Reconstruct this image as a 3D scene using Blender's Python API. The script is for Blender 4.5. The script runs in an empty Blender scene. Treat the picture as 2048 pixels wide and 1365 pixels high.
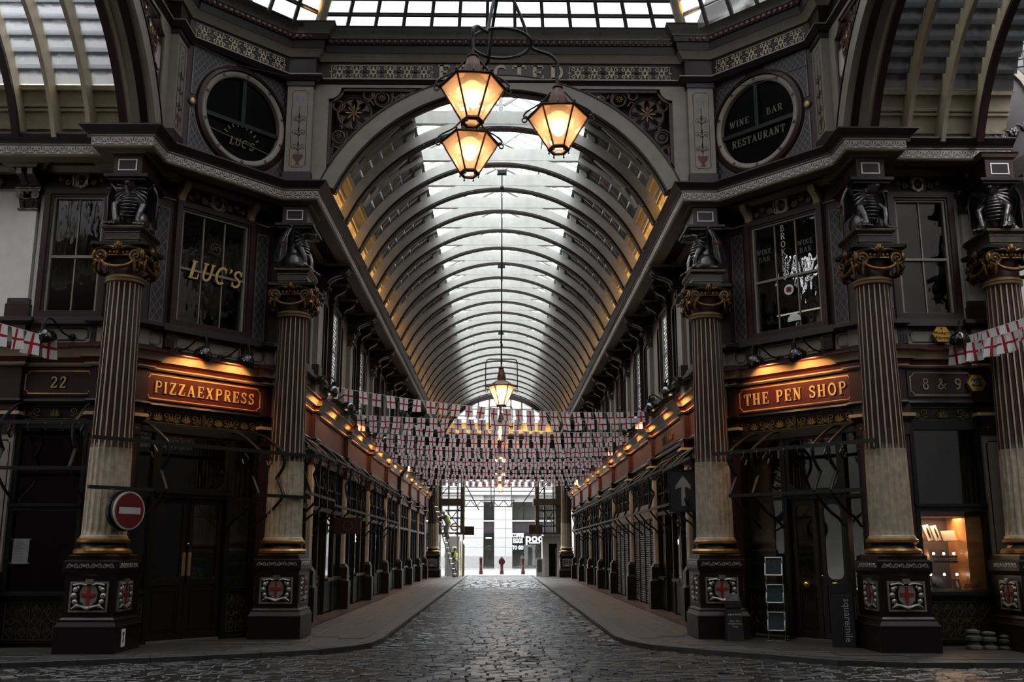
import bpy, bmesh, math, random
from mathutils import Vector, Matrix
random.seed(7)
scene = bpy.context.scene
C = scene.collection
PI = math.pi

# ---------------------------------------------------------------- camera, sky, exposure
cam_d = bpy.data.cameras.new('camera'); cam_d.sensor_width = 36; cam_d.lens = 35.0
cam_d.clip_end = 400
cam = bpy.data.objects.new('camera', cam_d); C.objects.link(cam)
pitch, yaw = math.radians(11.93), math.radians(0.69)
cam.matrix_world = Matrix.Translation((0, 0, 1.5)) @ Matrix.Rotation(-yaw, 4, 'Z') @ Matrix.Rotation(PI/2 + pitch, 4, 'X')
scene.camera = cam
w = bpy.data.worlds.new('overcast_sky'); scene.world = w; w.use_nodes = True
wn = w.node_tree.nodes; wl = w.node_tree.links
bg = wn['Background']
tc = wn.new('ShaderNodeTexCoord'); nz = wn.new('ShaderNodeTexNoise'); nz.inputs['Scale'].default_value = 2.5
nz.inputs['Detail'].default_value = 4
cr = wn.new('ShaderNodeValToRGB')
cr.color_ramp.elements[0].color = (0.90, 0.92, 0.95, 1); cr.color_ramp.elements[0].position = .35
cr.color_ramp.elements[1].color = (1, 1, 1, 1); cr.color_ramp.elements[1].position = .65
wl.new(tc.outputs['Generated'], nz.inputs['Vector']); wl.new(nz.outputs['Fac'], cr.inputs['Fac'])
wl.new(cr.outputs['Color'], bg.inputs['Color'])
SKY = 10.0
bg.inputs['Strength'].default_value = SKY
vs = scene.view_settings
scene.display_settings.display_device = 'sRGB'
vs.view_transform = 'Standard'; vs.look = 'None'; vs.gamma = 1; vs.use_curve_mapping = False
vs.exposure = 0.0
cy = scene.cycles
cy.use_denoising = True
cy.max_bounces = 6; cy.diffuse_bounces = 3; cy.glossy_bounces = 3; cy.transmission_bounces = 4; cy.transparent_max_bounces = 10
cy.caustics_reflective = False; cy.caustics_refractive = False
cy.sample_clamp_indirect = 4.0
WARM = (1.0, 0.50, 0.17)

# ---------------------------------------------------------------- helpers
def Rz(a): return Matrix.Rotation(a, 4, 'Z')
def frame(ox, oy, xd, oz=0.0):
    """facade frame: x to the viewer's right along the wall, y into the wall, z up"""
    x = Vector((xd[0], xd[1], 0)).normalized(); y = Vector((-x.y, x.x, 0))
    return Matrix(((x.x, y.x, 0, ox), (x.y, y.y, 0, oy), (0, 0, 1, oz), (0, 0, 0, 1)))
ID = Matrix.Identity(4)

class MB:
    """collects shapes and links them as ONE mesh object"""
    def __init__(s, T=None): s.v = []; s.f = []; s.uv = {}; s.T = T; s.mi = []; s.m = 0
    def add(s, vs_, fs, uvs=None):
        b = len(s.v)
        s.v += [tuple(s.T @ Vector(p)) if s.T else tuple(p) for p in vs_]
        for i, q in enumerate(fs):
            if uvs: s.uv[len(s.f)] = uvs[i]
            s.f.append([b + k for k in q]); s.mi.append(s.m)
        return s
    def box(s, x0, x1, y0, y1, z0, z1, ch=0.0):
        if ch <= 0:
            return s.add([(x0,y0,z0),(x1,y0,z0),(x1,y1,z0),(x0,y1,z0),(x0,y0,z1),(x1,y0,z1),(x1,y1,z1),(x0,y1,z1)],
                  [(0,3,2,1),(4,5,6,7),(0,1,5,4),(1,2,6,5),(2,3,7,6),(3,0,4,7)])
        c = ch
        v = [(x0,y0,z0),(x1,y0,z0),(x1,y1,z0),(x0,y1,z0),(x0,y0,z1-c),(x1,y0,z1-c),(x1,y1,z1-c),(x0,y1,z1-c),
             (x0+c,y0+c,z1),(x1-c,y0+c,z1),(x1-c,y1-c,z1),(x0+c,y1-c,z1)]
        return s.add(v, [(0,3,2,1),(8,9,10,11)] + [(i,(i+1)%4,4+(i+1)%4,4+i) for i in range(4)] + [(4+i,4+(i+1)%4,8+(i+1)%4,8+i) for i in range(4)])
    def taper(s, cx, cy, z0, z1, a0, b0, a1, b1):
        """square frustum: half sizes a,b at the bottom and the top"""
        v = [(cx-a0,cy-b0,z0),(cx+a0,cy-b0,z0),(cx+a0,cy+b0,z0),(cx-a0,cy+b0,z0),(cx-a1,cy-b1,z1),(cx+a1,cy-b1,z1),(cx+a1,cy+b1,z1),(cx-a1,cy+b1,z1)]
        return s.add(v, [(0,3,2,1),(4,5,6,7)] + [(i,(i+1)%4,4+(i+1)%4,4+i) for i in range(4)])
    def prism(s, poly, lo, hi, ax='y'):
        """polygon in the other two axes, extruded along ax"""
        n = len(poly)
        def P(p, h):
            return {'y': (p[0], h, p[1]), 'x': (h, p[0], p[1]), 'z': (p[0], p[1], h)}[ax]
        v = [P(p, lo) for p in poly] + [P(p, hi) for p in poly]
        return s.add(v, [list(range(n))[::-1], list(range(n, 2*n))] + [(i,(i+1)%n,n+(i+1)%n,n+i) for i in range(n)])
    def strip(s, lowc, upc, lo, hi, ax='y'):
        """solid between two polylines with the same count (in the two other axes)"""
        n = len(lowc)
        def P(p, h):
            return {'y': (p[0], h, p[1]), 'x': (h, p[0], p[1]), 'z': (p[0], p[1], h)}[ax]
        v = [P(p, lo) for p in lowc] + [P(p, lo) for p in upc] + [P(p, hi) for p in lowc] + [P(p, hi) for p in upc]
        f = []
        for i in range(n-1):
            f += [(i,i+1,n+i+1,n+i), (2*n+i+1,2*n+i,3*n+i,3*n+i+1), (i+1,i,2*n+i,2*n+i+1), (n+i,n+i+1,3*n+i+1,3*n+i)]
        f += [(0,n,3*n,2*n), (n-1,3*n-1,4*n-1,2*n-1)]
        return s.add(v, f)
    def tube(s, pts, r, n=6, closed=False, cap=True):
        pts = [Vector(p) for p in pts]; k = len(pts)
        rr = r if isinstance(r, (list, tuple)) else [r]*k
        v = []; f = []; up = None
        for i, p in enumerate(pts):
            a = pts[(i-1) % k] if (i > 0 or closed) else p
            b = pts[(i+1) % k] if (i < k-1 or closed) else p
            t = (b-a)
            t = t.normalized() if t.length > 1e-9 else Vector((0,0,1))
            if up is None:
                up = Vector((0,0,1)) if abs(t.z) < .9 else Vector((1,0,0))
            u = up - t*up.dot(t)
            if u.length < 1e-5:
                u = Vector((1,0,0)) - t*t.x
            u.normalize(); wv = t.cross(u); up = u
            for j in range(n):
                an = 2*PI*j/n + PI/n
                v.append(p + (u*math.cos(an) + wv*math.sin(an))*rr[i])
        for i in range(k if closed else k-1):
            for j in range(n):
                a = i*n+j; b = i*n+(j+1)%n; c = ((i+1)%k)*n+(j+1)%n; d = ((i+1)%k)*n+j
                f.append((a,b,c,d))
        if not closed and cap:
            f.append(list(range(n))[::-1]); f.append([(k-1)*n+j for j in range(n)])
        return s.add(v, f)
    def lathe(s, prof, n=24, c=(0,0,0), a0=0.0, a1=2*PI, capb=True, capt=True):
        full = abs(a1-a0-2*PI) < 1e-6; m = n if full else n+1
        v = []; f = []
        for r, z in prof:
            for j in range(m):
                a = a0 + (a1-a0)*j/n
                v.append((c[0]+r*math.cos(a), c[1]+r*math.sin(a), c[2]+z))
        for i in range(len(prof)-1):
            for j in range(n):
                j2 = (j+1) % m
                f.append((i*m+j, i*m+j2, (i+1)*m+j2, (i+1)*m+j))
        if full and capb: f.append(list(range(m))[::-1])
        if full and capt: f.append([(len(prof)-1)*m+j for j in range(m)])
        return s.add(v, f)
    def ball(s, c, r, seg=10, rings=6, R=None):
        rx, ry, rz = r if isinstance(r, (list, tuple)) else (r, r, r)
        v = [(0,0,-rz)]; f = []
        for i in range(1, rings):
            t = -PI/2 + PI*i/rings
            for j in range(seg):
                a = 2*PI*j/seg
                v.append((rx*math.cos(t)*math.cos(a), ry*math.cos(t)*math.sin(a), rz*math.sin(t)))
        v.append((0,0,rz)); L = len(v)-1
        for j in range(seg):
            f.append((0, 1+(j+1)%seg, 1+j)); f.append((L, L-seg+j, L-seg+(j+1)%seg))
        for i in range(rings-2):
            for j in range(seg):
                a = 1+i*seg+j; b = 1+i*seg+(j+1)%seg
                f.append((a, b, b+seg, a+seg))
        if R: v = [tuple(R @ Vector(p)) for p in v]
        return s.add([(p[0]+c[0], p[1]+c[1], p[2]+c[2]) for p in v], f)
    def ribbon(s, pts, w, y0, y1, closed=False):
        """flat bent strip lying in the x-z plane between y0 and y1"""
        pts = [Vector((p[0], p[1])) for p in pts]; k = len(pts); A = []; B = []
        ws = w if isinstance(w, (list, tuple)) else [w]*k
        for i, p in enumerate(pts):
            a = pts[(i-1) % k] if (i > 0 or closed) else p
            b = pts[(i+1) % k] if (i < k-1 or closed) else p
            t = (b-a)
            t = t.normalized() if t.length > 1e-9 else Vector((1,0))
            n = Vector((-t.y, t.x))
            if i > 0 or closed:
                d1 = (p-a)
                if d1.length > 1e-9:
                    cs = max(.5, abs(d1.normalized().dot(t))); n = n/cs
            A.append(p+n*ws[i]/2); B.append(p-n*ws[i]/2)
        if closed: A.append(A[0]); B.append(B[0])
        return s.strip([tuple(q) for q in B], [tuple(q) for q in A], y0, y1)
    def sweep(s, path, prof, closed_prof=True, ext=False):
        """profile (o = outward, z) swept along a plan polyline; outward is to the right of the travel"""
        P = [Vector(p) for p in path]; k = len(P); N = []
        for i in range(k):
            ds = []
            if i > 0: ds.append((P[i]-P[i-1]).normalized())
            if i < k-1: ds.append((P[i+1]-P[i]).normalized())
            ns = [Vector((d.y, -d.x)) for d in ds]
            if len(ns) == 1: N.append(ns[0])
            else:
                m = ns[0]+ns[1]
                if m.length < 1e-6: m = ns[0]
                m.normalize(); N.append(m/max(.3, m.dot(ns[0])))
        m = len(prof); v = []; f = []; uv = []; u = 0.0; us = []
        for i in range(k):
            if i: u += (P[i]-P[i-1]).length
            us.append(u)
            for o, z in prof: v.append((P[i].x+N[i].x*o, P[i].y+N[i].y*o, z))
        for i in range(k-1):
            for j in range(m if closed_prof else m-1):
                j2 = (j+1) % m
                f.append((i*m+j, (i+1)*m+j, (i+1)*m+j2, i*m+j2))
                z0, z1 = prof[j][1], prof[j2][1]
                uv.append([(us[i], z0), (us[i+1], z0), (us[i+1], z1), (us[i], z1)])
        if closed_prof:
            f.append(list(range(m))); uv.append([(0,0)]*m)
            f.append([(k-1)*m+j for j in range(m)][::-1]); uv.append([(0,0)]*m)
        return s.add(v, f, uv)
    def mesh(s, name, mats, smooth=False):
        me = bpy.data.meshes.new(name); me.from_pydata(s.v, [], s.f)
        if s.uv:
            L = me.uv_layers.new(name='uv'); li = 0
            for i, q in enumerate(s.f):
                u = s.uv.get(i)
                for k in range(len(q)):
                    if u: L.data[li].uv = u[k]
                    li += 1
        ml = mats if isinstance(mats, (list, tuple)) else [mats]
        for m in ml: me.materials.append(m)
        if len(ml) > 1: me.polygons.foreach_set('material_index', s.mi)
        bm = bmesh.new(); bm.from_mesh(me); bmesh.ops.recalc_face_normals(bm, faces=bm.faces[:]); bm.to_mesh(me); bm.free()
        if smooth:
            me.polygons.foreach_set('use_smooth', [True]*len(me.polygons))
            me.set_sharp_from_angle(angle=math.radians(smooth if smooth is not True else 40))
        me.update()
        return me
    def build(s, name, mats, parent=None, smooth=False, M=None):
        return link(name, s.mesh(name, mats, smooth), parent, M)

def link(name, me, parent=None, M=None):
    o = bpy.data.objects.new(name, me); C.objects.link(o)
    if parent: o.parent = parent
    if M is not None: o.matrix_local = M
    return o
def thing(name, label, cat, M=None, group=None):
    o = bpy.data.objects.new(name, None); C.objects.link(o); o.empty_display_size = .1
    o['label'] = label; o['category'] = cat
    if M is not None: o.matrix_world = M
    if group: o['group'] = group
    o['kind'] = 'thing'
    return o
def tag(o, label, cat, group=None):
    o['label'] = label; o['category'] = cat; o['kind'] = 'thing'
    if group: o['group'] = group
    return o
def struct(name, M=None, me=None, label=None):
    o = bpy.data.objects.new(name, me); C.objects.link(o); o['kind'] = 'structure'
    if M is not None: o.matrix_world = M
    if label: o['label'] = label
    return o
def stuff(o): o['kind'] = 'stuff'; return o
def dup(root, M, label=None, group=None, skip=()):
    r = root.copy(); C.objects.link(r); r.matrix_world = M
    if label: r['label'] = label
    if group: r['group'] = group
    for ch in root.children:
        if ch.name.split('.')[0] in skip: continue
        c = ch.copy(); C.objects.link(c); c.parent = r
        for g in ch.children:
            d = g.copy(); C.objects.link(d); d.parent = c
    return r
def arc(cx, cz, rx, rz, a0, a1, n):
    return [(cx+rx*math.cos(math.radians(a0+(a1-a0)*i/n)), cz+rz*math.sin(math.radians(a0+(a1-a0)*i/n))) for i in range(n+1)]
def spiral(cx, cz, r0, r1, a0, turns, n=14):
    return [(cx+(r0+(r1-r0)*i/n)*math.cos(a0+2*PI*turns*i/n), cz+(r0+(r1-r0)*i/n)*math.sin(a0+2*PI*turns*i/n)) for i in range(n+1)]
def spot(name, M, energy, parent, color=WARM, size=100, blend=.6, r=.04):
    d = bpy.data.lights.new(name, 'SPOT'); d.energy = energy; d.color = color; d.spot_size = math.radians(size); d.spot_blend = blend
    d.shadow_soft_size = r
    o = bpy.data.objects.new(name, d); C.objects.link(o); o.parent = parent; o.matrix_local = M
    return o

# ---------------------------------------------------------------- materials
def nodes(m):
    m.use_nodes = True; return m.node_tree.nodes, m.node_tree.links
def PM(name, col, rough=.5, metal=0.0, var=.18, scale=5.0, bump=0.0, spec=.5, coat=0.0, bscale=None):
    m = bpy.data.materials.new(name); n, l = nodes(m); b = n['Principled BSDF']
    b.inputs['Roughness'].default_value = rough; b.inputs['Metallic'].default_value = metal
    b.inputs['Specular IOR Level'].default_value = spec; b.inputs['Coat Weight'].default_value = coat
    t = n.new('ShaderNodeTexCoord'); z = n.new('ShaderNodeTexNoise'); z.inputs['Scale'].default_value = scale; z.inputs['Detail'].default_value = 5
    l.new(t.outputs['Object'], z.inputs['Vector'])
    r = n.new('ShaderNodeValToRGB')
    r.color_ramp.elements[0].position = .3; r.color_ramp.elements[1].position = .7
    r.color_ramp.elements[0].color = tuple(c*(1-var) for c in col)+(1,); r.color_ramp.elements[1].color = tuple(min(1, c*(1+var)) for c in col)+(1,)
    l.new(z.outputs['Fac'], r.inputs['Fac']); l.new(r.outputs['Color'], b.inputs['Base Color'])
    if bump:
        z2 = n.new('ShaderNodeTexNoise'); z2.inputs['Scale'].default_value = bscale or scale*6; z2.inputs['Detail'].default_value = 4
        l.new(t.outputs['Object'], z2.inputs['Vector'])
        bp = n.new('ShaderNodeBump'); bp.inputs['Strength'].default_value = bump; bp.inputs['Distance'].default_value = .02
        l.new(z2.outputs['Fac'], bp.inputs['Height']); l.new(bp.outputs['Normal'], b.inputs['Normal'])
    return m
def EM(name, col, strength):
    m = bpy.data.materials.new(name); n, l = nodes(m); b = n['Principled BSDF']
    b.inputs['Base Color'].default_value = (*col, 1); b.inputs['Emission Color'].default_value = (*col, 1); b.inputs['Emission Strength'].default_value = strength
    return m
def GL(name, tint, gloss=.08, rough=.02, wav=0.0, wscale=2.5, fres=1.45, trans=1.0, haze=0.0, hazecol=(.5,.5,.5), dirt=0.0, dirtcol=(.05,.05,.052)):
    """window glass: clear with a fresnel reflection; trans < 1 adds an opaque dirt film"""
    m = bpy.data.materials.new(name); n, l = nodes(m); n.remove(n['Principled BSDF']); out = n['Material Output']
    tr = n.new('ShaderNodeBsdfTransparent'); tr.inputs['Color'].default_value = (*tint, 1)
    gl = n.new('ShaderNodeBsdfGlossy'); gl.inputs['Roughness'].default_value = rough
    lw = n.new('ShaderNodeLayerWeight'); lw.inputs['Blend'].default_value = .5; MM = math_nodes(n, l)
    frs = MM('ADD', MM('MULTIPLY', MM('POWER', lw.outputs['Facing'], 5.0), .96), .04+gloss)
    mx = n.new('ShaderNodeMixShader'); src = tr
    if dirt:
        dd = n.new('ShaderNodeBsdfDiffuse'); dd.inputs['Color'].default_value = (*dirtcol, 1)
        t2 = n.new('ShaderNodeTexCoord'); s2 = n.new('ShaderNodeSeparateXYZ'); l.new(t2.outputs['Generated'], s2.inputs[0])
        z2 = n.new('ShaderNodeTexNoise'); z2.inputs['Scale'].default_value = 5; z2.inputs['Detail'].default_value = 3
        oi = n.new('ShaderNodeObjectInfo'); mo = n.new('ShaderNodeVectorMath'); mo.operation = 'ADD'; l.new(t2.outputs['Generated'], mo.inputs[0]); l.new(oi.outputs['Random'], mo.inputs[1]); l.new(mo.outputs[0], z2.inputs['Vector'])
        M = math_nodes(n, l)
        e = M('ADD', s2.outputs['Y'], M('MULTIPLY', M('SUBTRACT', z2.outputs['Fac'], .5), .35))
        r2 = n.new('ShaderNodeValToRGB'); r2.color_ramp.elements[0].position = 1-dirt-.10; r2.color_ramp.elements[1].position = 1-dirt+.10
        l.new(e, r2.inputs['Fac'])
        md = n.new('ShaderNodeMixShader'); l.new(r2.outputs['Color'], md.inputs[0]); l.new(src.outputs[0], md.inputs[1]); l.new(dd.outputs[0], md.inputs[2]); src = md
    if haze > 0:
        df = n.new('ShaderNodeBsdfTranslucent'); df.inputs['Color'].default_value = (*hazecol, 1)
        d2 = n.new('ShaderNodeBsdfDiffuse'); d2.inputs['Color'].default_value = (*[c*.3 for c in hazecol], 1)
        ad = n.new('ShaderNodeAddShader'); l.new(df.outputs[0], ad.inputs[0]); l.new(d2.outputs[0], ad.inputs[1])
        m1 = n.new('ShaderNodeMixShader'); m1.inputs[0].default_value = haze
        l.new(src.outputs[0], m1.inputs[1]); l.new(ad.outputs[0], m1.inputs[2]); src = m1
    l.new(src.outputs[0], mx.inputs[1]); l.new(gl.outputs[0], mx.inputs[2])
    l.new(frs, mx.inputs[0])
    if wav:
        t = n.new('ShaderNodeTexCoord'); z = n.new('ShaderNodeTexNoise'); z.inputs['Scale'].default_value = wscale; z.inputs['Detail'].default_value = 1
        l.new(t.outputs['Object'], z.inputs['Vector'])
        bp = n.new('ShaderNodeBump'); bp.inputs['Strength'].default_value = wav; bp.inputs['Distance'].default_value = .05
        l.new(z.outputs['Fac'], bp.inputs['Height']); l.new(bp.outputs['Normal'], gl.inputs['Normal'])
    l.new(mx.outputs[0], out.inputs['Surface'])
    return m
def smooth(pts, m=5):
    """Catmull-Rom curve through the points"""
    P = [Vector(p) for p in pts]; P = [P[0]*2-P[1]]+P+[P[-1]*2-P[-2]]; out = []
    for i in range(1, len(P)-2):
        a, b, c, d = P[i-1:i+3]
        for k in range(m):
            t = k/m; out.append(.5*((2*b)+(c-a)*t+(2*a-5*b+4*c-d)*t*t+(3*b-a-3*c+d)*t**3))
    out.append(P[-2]); return out
def math_nodes(n, l):
    def M(op, a, b=None, clamp=False):
        x = n.new('ShaderNodeMath'); x.operation = op; x.use_clamp = clamp
        for i, q in enumerate((a, b)):
            if q is None: continue
            if isinstance(q, (int, float)): x.inputs[i].default_value = q
            else: l.new(q, x.inputs[i])
        return x.outputs[0]
    return M
def lattice_mat(name, base, line, px, pz, th):
    """painted diamond lattice, read in the facade's own x-z plane"""
    m = bpy.data.materials.new(name); n, l = nodes(m); b = n['Principled BSDF']; M = math_nodes(n, l)
    t = n.new('ShaderNodeTexCoord'); s = n.new('ShaderNodeSeparateXYZ'); l.new(t.outputs['Object'], s.inputs[0])
    u = M('DIVIDE', s.outputs['X'], px); v = M('DIVIDE', s.outputs['Z'], pz)
    def ln(e):
        f = M('FRACT', e); d = M('ABSOLUTE', M('SUBTRACT', f, .5)); return M('GREATER_THAN', d, .5-th)
    g = M('MAXIMUM', ln(M('ADD', u, v)), ln(M('SUBTRACT', u, v)))
    mx = n.new('ShaderNodeMix'); mx.data_type = 'RGBA'; mx.inputs[6].default_value = (*base, 1); mx.inputs[7].default_value = (*line, 1)
    l.new(g, mx.inputs[0]); l.new(mx.outputs[2], b.inputs['Base Color']); b.inputs['Roughness'].default_value = .55
    return m
def palmette_mat(name, base, dark, red, period, z0, h):
    """painted row of palmettes and small red buds along a moulding (uv = run, height)"""
    m = bpy.data.materials.new(name); n, l = nodes(m); b = n['Principled BSDF']; M = math_nodes(n, l)
    t = n.new('ShaderNodeUVMap'); s = n.new('ShaderNodeSeparateXYZ'); l.new(t.outputs[0], s.inputs[0])
    u = M('MULTIPLY', M('SUBTRACT', M('FRACT', M('DIVIDE', s.outputs['X'], period)), .5), period)
    v = M('SUBTRACT', s.outputs['Y'], z0)
    vy = M('SUBTRACT', v, h*.25)
    r = M('SQRT', M('ADD', M('MULTIPLY', u, u), M('MULTIPLY', vy, vy)))
    an = M('ARCTAN2', u, vy)
    spoke = M('GREATER_THAN', M('COSINE', M('MULTIPLY', an, 9.0)), .1)
    ring = M('MULTIPLY', M('LESS_THAN', r, h*.58), M('GREATER_THAN', r, h*.14))
    up = M('GREATER_THAN', vy, -h*.10)
    pal = M('MULTIPLY', M('MULTIPLY', spoke, ring), up)
    base_line = M('MULTIPLY', M('LESS_THAN', M('ABSOLUTE', M('SUBTRACT', v, h*.1)), h*.05), M('LESS_THAN', M('ABSOLUTE', u), period*.4))
    du = M('SUBTRACT', M('ABSOLUTE', u), period*.5)
    bud = M('LESS_THAN', M('ADD', M('MULTIPLY', M('ABSOLUTE', du), 3.2), M('ABSOLUTE', M('SUBTRACT', v, h*.45))), h*.36)
    bud = M('MULTIPLY', bud, M('GREATER_THAN', M('ABSOLUTE', du), h*.02))
    mx = n.new('ShaderNodeMix'); mx.data_type = 'RGBA'; mx.inputs[6].default_value = (*base, 1); mx.inputs[7].default_value = (*dark, 1)
    l.new(M('MAXIMUM', pal, base_line), mx.inputs[0])
    m2 = n.new('ShaderNodeMix'); m2.data_type = 'RGBA'; l.new(mx.outputs[2], m2.inputs[6]); m2.inputs[7].default_value = (*red, 1)
    l.new(bud, m2.inputs[0]); l.new(m2.outputs[2], b.inputs['Base Color']); b.inputs['Roughness'].default_value = .5
    return m
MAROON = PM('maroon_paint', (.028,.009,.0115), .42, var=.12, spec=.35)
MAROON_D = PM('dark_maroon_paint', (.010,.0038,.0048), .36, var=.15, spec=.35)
PURPLE = PM('purple_grey_paint', (.022,.014,.017), .45, var=.12)
SIGNRED = PM('sign_red_paint', (.065,.010,.008), .32, var=.10)
CREAM = PM('cream_paint', (.21,.18,.148), .5, var=.10, bump=.05)
CREAMW = PM('warm_cream_paint', (.36,.27,.17), .5, var=.10)
STONEW = PM('off_white_paint', (.58,.56,.53), .5, var=.06)
IVORY = PM('ivory_worn_paint', (.36,.295,.21), .45, var=.22, scale=9, bump=.1)
BLACK = PM('black_paint', (.005,.0055,.005), .42, var=.2, spec=.25)
GREENBLK = PM('green_black_paint', (.006,.008,.007), .42, var=.2, spec=.3)
IRON = PM('black_iron', (.010,.010,.011), .45, metal=.3, var=.3, bump=.15)
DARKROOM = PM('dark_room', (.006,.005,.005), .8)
GOLD = PM('gilding', (.32,.17,.045), .36, metal=.75, var=.25, scale=14)
GOLDP = PM('gold_leaf_letters', (.62,.40,.14), .42, metal=.25, var=.12, scale=12)
GILTDULL = PM('dull_gilt_iron', (.10,.068,.020), .45, metal=.4, var=.3, scale=10)
BRONZE = PM('silver_bronze', (.10,.095,.095), .30, metal=.8, var=.55, scale=7, bump=.35, bscale=30)
SILVER = PM('silver_paint', (.30,.29,.27), .36, metal=.6, var=.35, scale=12, bump=.1)
CROSSRED = PM('cross_red', (.20,.014,.010), .4, var=.1)
GREYP = PM('grey_paint', (.11,.107,.10), .42, var=.12, bump=.04)
VAULT = PM('vault_grey_paint', (.46,.445,.415), .25, var=.10, bump=.03)
VAULTB = PM('vault_board_cream', (.36,.31,.22), .5, var=.10)
BROWN = PM('brown_moulding', (.16,.115,.072), .5, var=.12)
COPPER = PM('copper', (.085,.034,.018), .5, metal=.5, var=.3, scale=10)
COPPERIN = PM('copper_inside', (.70,.45,.30), .5, metal=.2, var=.15, scale=8)
BRASS = PM('brass', (.62,.42,.16), .25, metal=.9, var=.1)
WHITE = PM('white_paint', (.70,.70,.69), .5, var=.05)
LATT = lattice_mat('lattice_print', (.020,.014,.017), (.13,.125,.125), .11, .155, .05)
LATTD = lattice_mat('lattice_print_fine', (.020,.015,.018), (.11,.105,.108), .13, .20, .055)
BAND = palmette_mat('palmette_band', (.42,.395,.37), (.035,.03,.03), (.16,.03,.03), .19, 8.05, .15)
G_WIN = GL('window_glass', (.55,.57,.58), .03, .015, wav=.10, wscale=3.0)
G_DOME = GL('dome_glass', (.46,.47,.48), .0, .05)
G_OCUL = GL('round_window_glass', (.35,.36,.37), -.037, .3)
G_SHOP = GL('shop_glass', (.80,.82,.82), .025, .01, wav=.03, wscale=1.2)
G_SKY = GL('skylight_glass', (.90,.93,.95), .0, .05)
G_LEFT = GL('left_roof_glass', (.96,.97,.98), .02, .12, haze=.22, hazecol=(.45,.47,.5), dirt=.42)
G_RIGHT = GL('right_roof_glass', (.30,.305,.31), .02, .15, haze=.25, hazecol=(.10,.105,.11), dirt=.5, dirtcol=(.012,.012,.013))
G_DARK = GL('dark_roof_glass', (.05,.05,.055), .03, .22, haze=.6, hazecol=(.035,.036,.038))  # nearly opaque, evenly dark panes
G_LAMP = GL('lantern_glass', (1.0,.92,.84), .01, .04, haze=.24, hazecol=(.95,.76,.60))
BULB = EM('lamp_glow', (1.0,.74,.42), 22.0)
BULBW = EM('bulb_glow', (1.0,.66,.30), 30.0)
GLASSGLOBE = EM('glowing_mantle', (1.0,.68,.36), 1.5)
# ---------------------------------------------------------------- ground
ROADZ = -.07
KL = [(-20, 12.6), (-12, 13.3), (-6.81, 14.29), (-5.02, 15.02), (-3.6, 15.7), (-2.79, 16.2), (-2.40, 16.68), (-2.14, 17.3), (-2.06, 18.2), (-2.06, 66)]
KR = [(20, 14.3), (12, 14.3), (7.23, 14.2), (5.73, 14.2), (4.77, 14.58), (3.87, 15.5), (3.1, 16.2), (2.5, 16.9), (2.2, 17.7), (2.08, 18.6), (2.08, 66)]
def xk(K, Y):
    for (xa, ya), (xb, yb) in zip(K, K[1:]):
        if min(ya, yb) <= Y <= max(ya, yb) and abs(yb-ya) > 1e-6: return xa+(xb-xa)*(Y-ya)/(yb-ya)
    return K[0][0] if Y < K[0][1] else K[-1][0]
SETT = PM('wet_granite', (.026,.0255,.025), .24, var=.35, scale=3.0, bump=.25, bscale=45)
SETTB = PM('road_bed', (.014,.014,.014), .7)
FLAG = PM('york_stone', (.026,.0245,.0235), .48, var=.25, scale=2.0, bump=.2, bscale=40)
FLAGB = PM('pavement_bed', (.03,.028,.026), .8)
KERB = PM('granite_kerb', (.034,.033,.032), .45, var=.25, scale=4, bump=.15)
REDTILE = PM('red_tile', (.036,.014,.011), .38, var=.25, scale=3, bump=.08)
b = MB(); b.box(-20, 20, -20, 92, -.5, ROADZ-.035)
floor = struct('floor', me=b.mesh('floor', SETTB))
rnd = random.Random(3)
var = []
for k in range(8):
    mb = MB(Matrix.Rotation(rnd.uniform(-.022,.022), 4, 'X') @ Matrix.Rotation(rnd.uniform(-.02,.02), 4, 'Y'))
    mb.box(-.5, .5, -.5, .5, -.5, .5, 0); 
    me = bpy.data.meshes.new('sett')
    hw = .5; c = .06
    vv = [(-.5,-.5,-.05),(.5,-.5,-.05),(.5,.5,-.05),(-.5,.5,-.05)]
    mb = MB(mb.T); mb.add([(-.5,-.5,-.06),(.5,-.5,-.06),(.5,.5,-.06),(-.5,.5,-.06),(-.5,-.5,-.012),(.5,-.5,-.012),(.5,.5,-.012),(-.5,.5,-.012),
        (-.44,-.40,0),(.44,-.40,0),(.44,.40,0),(-.44,.40,0)],
        [(8,9,10,11)]+[(i,(i+1)%4,4+(i+1)%4,4+i) for i in range(4)]+[(4+i,4+(i+1)%4,8+(i+1)%4,8+i) for i in range(4)])
    var.append((mb.mesh('sett', SETT), mb.v, mb.f))
near = []; rest = MB()
def place_sett(x, y, lx, ly):
    if abs(x) > max(1.0, y*.56+.4): return
    k = rnd.randrange(8); dz = ROADZ + rnd.uniform(-.006, .006)
    if len(near) < 292 and abs(x) < y*.53 and y < 14:
        near.append(1)
        o = link('sett', var[k][0], floor); o.location = (x, y, dz); o.scale = (lx, ly, 1)
    else:
        rest.add([(x+p[0]*lx, y+p[1]*ly, dz+p[2]) for p in var[k][1]], var[k][2])
Y = 12.05
while Y < 70:
    dy = rnd.uniform(.125, .15) * (1 if Y < 40 else 1.25)
    xl = xk(KL, Y+dy/2); xr = xk(KR, Y+dy/2)
    if Y > 18: xl += .30; xr -= .30
    else: xl += .04; xr -= .04
    xl = max(xl, -9); xr = min(xr, 9); x = xl + rnd.uniform(-.05, .0)
    while x < xr-.08:
        lx = rnd.uniform(.17, .27)
        if x+lx > xr-.06: lx = xr-x
        place_sett(x+lx/2, Y+dy/2, lx-.012, dy-.012); x += lx
    Y += dy
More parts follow.
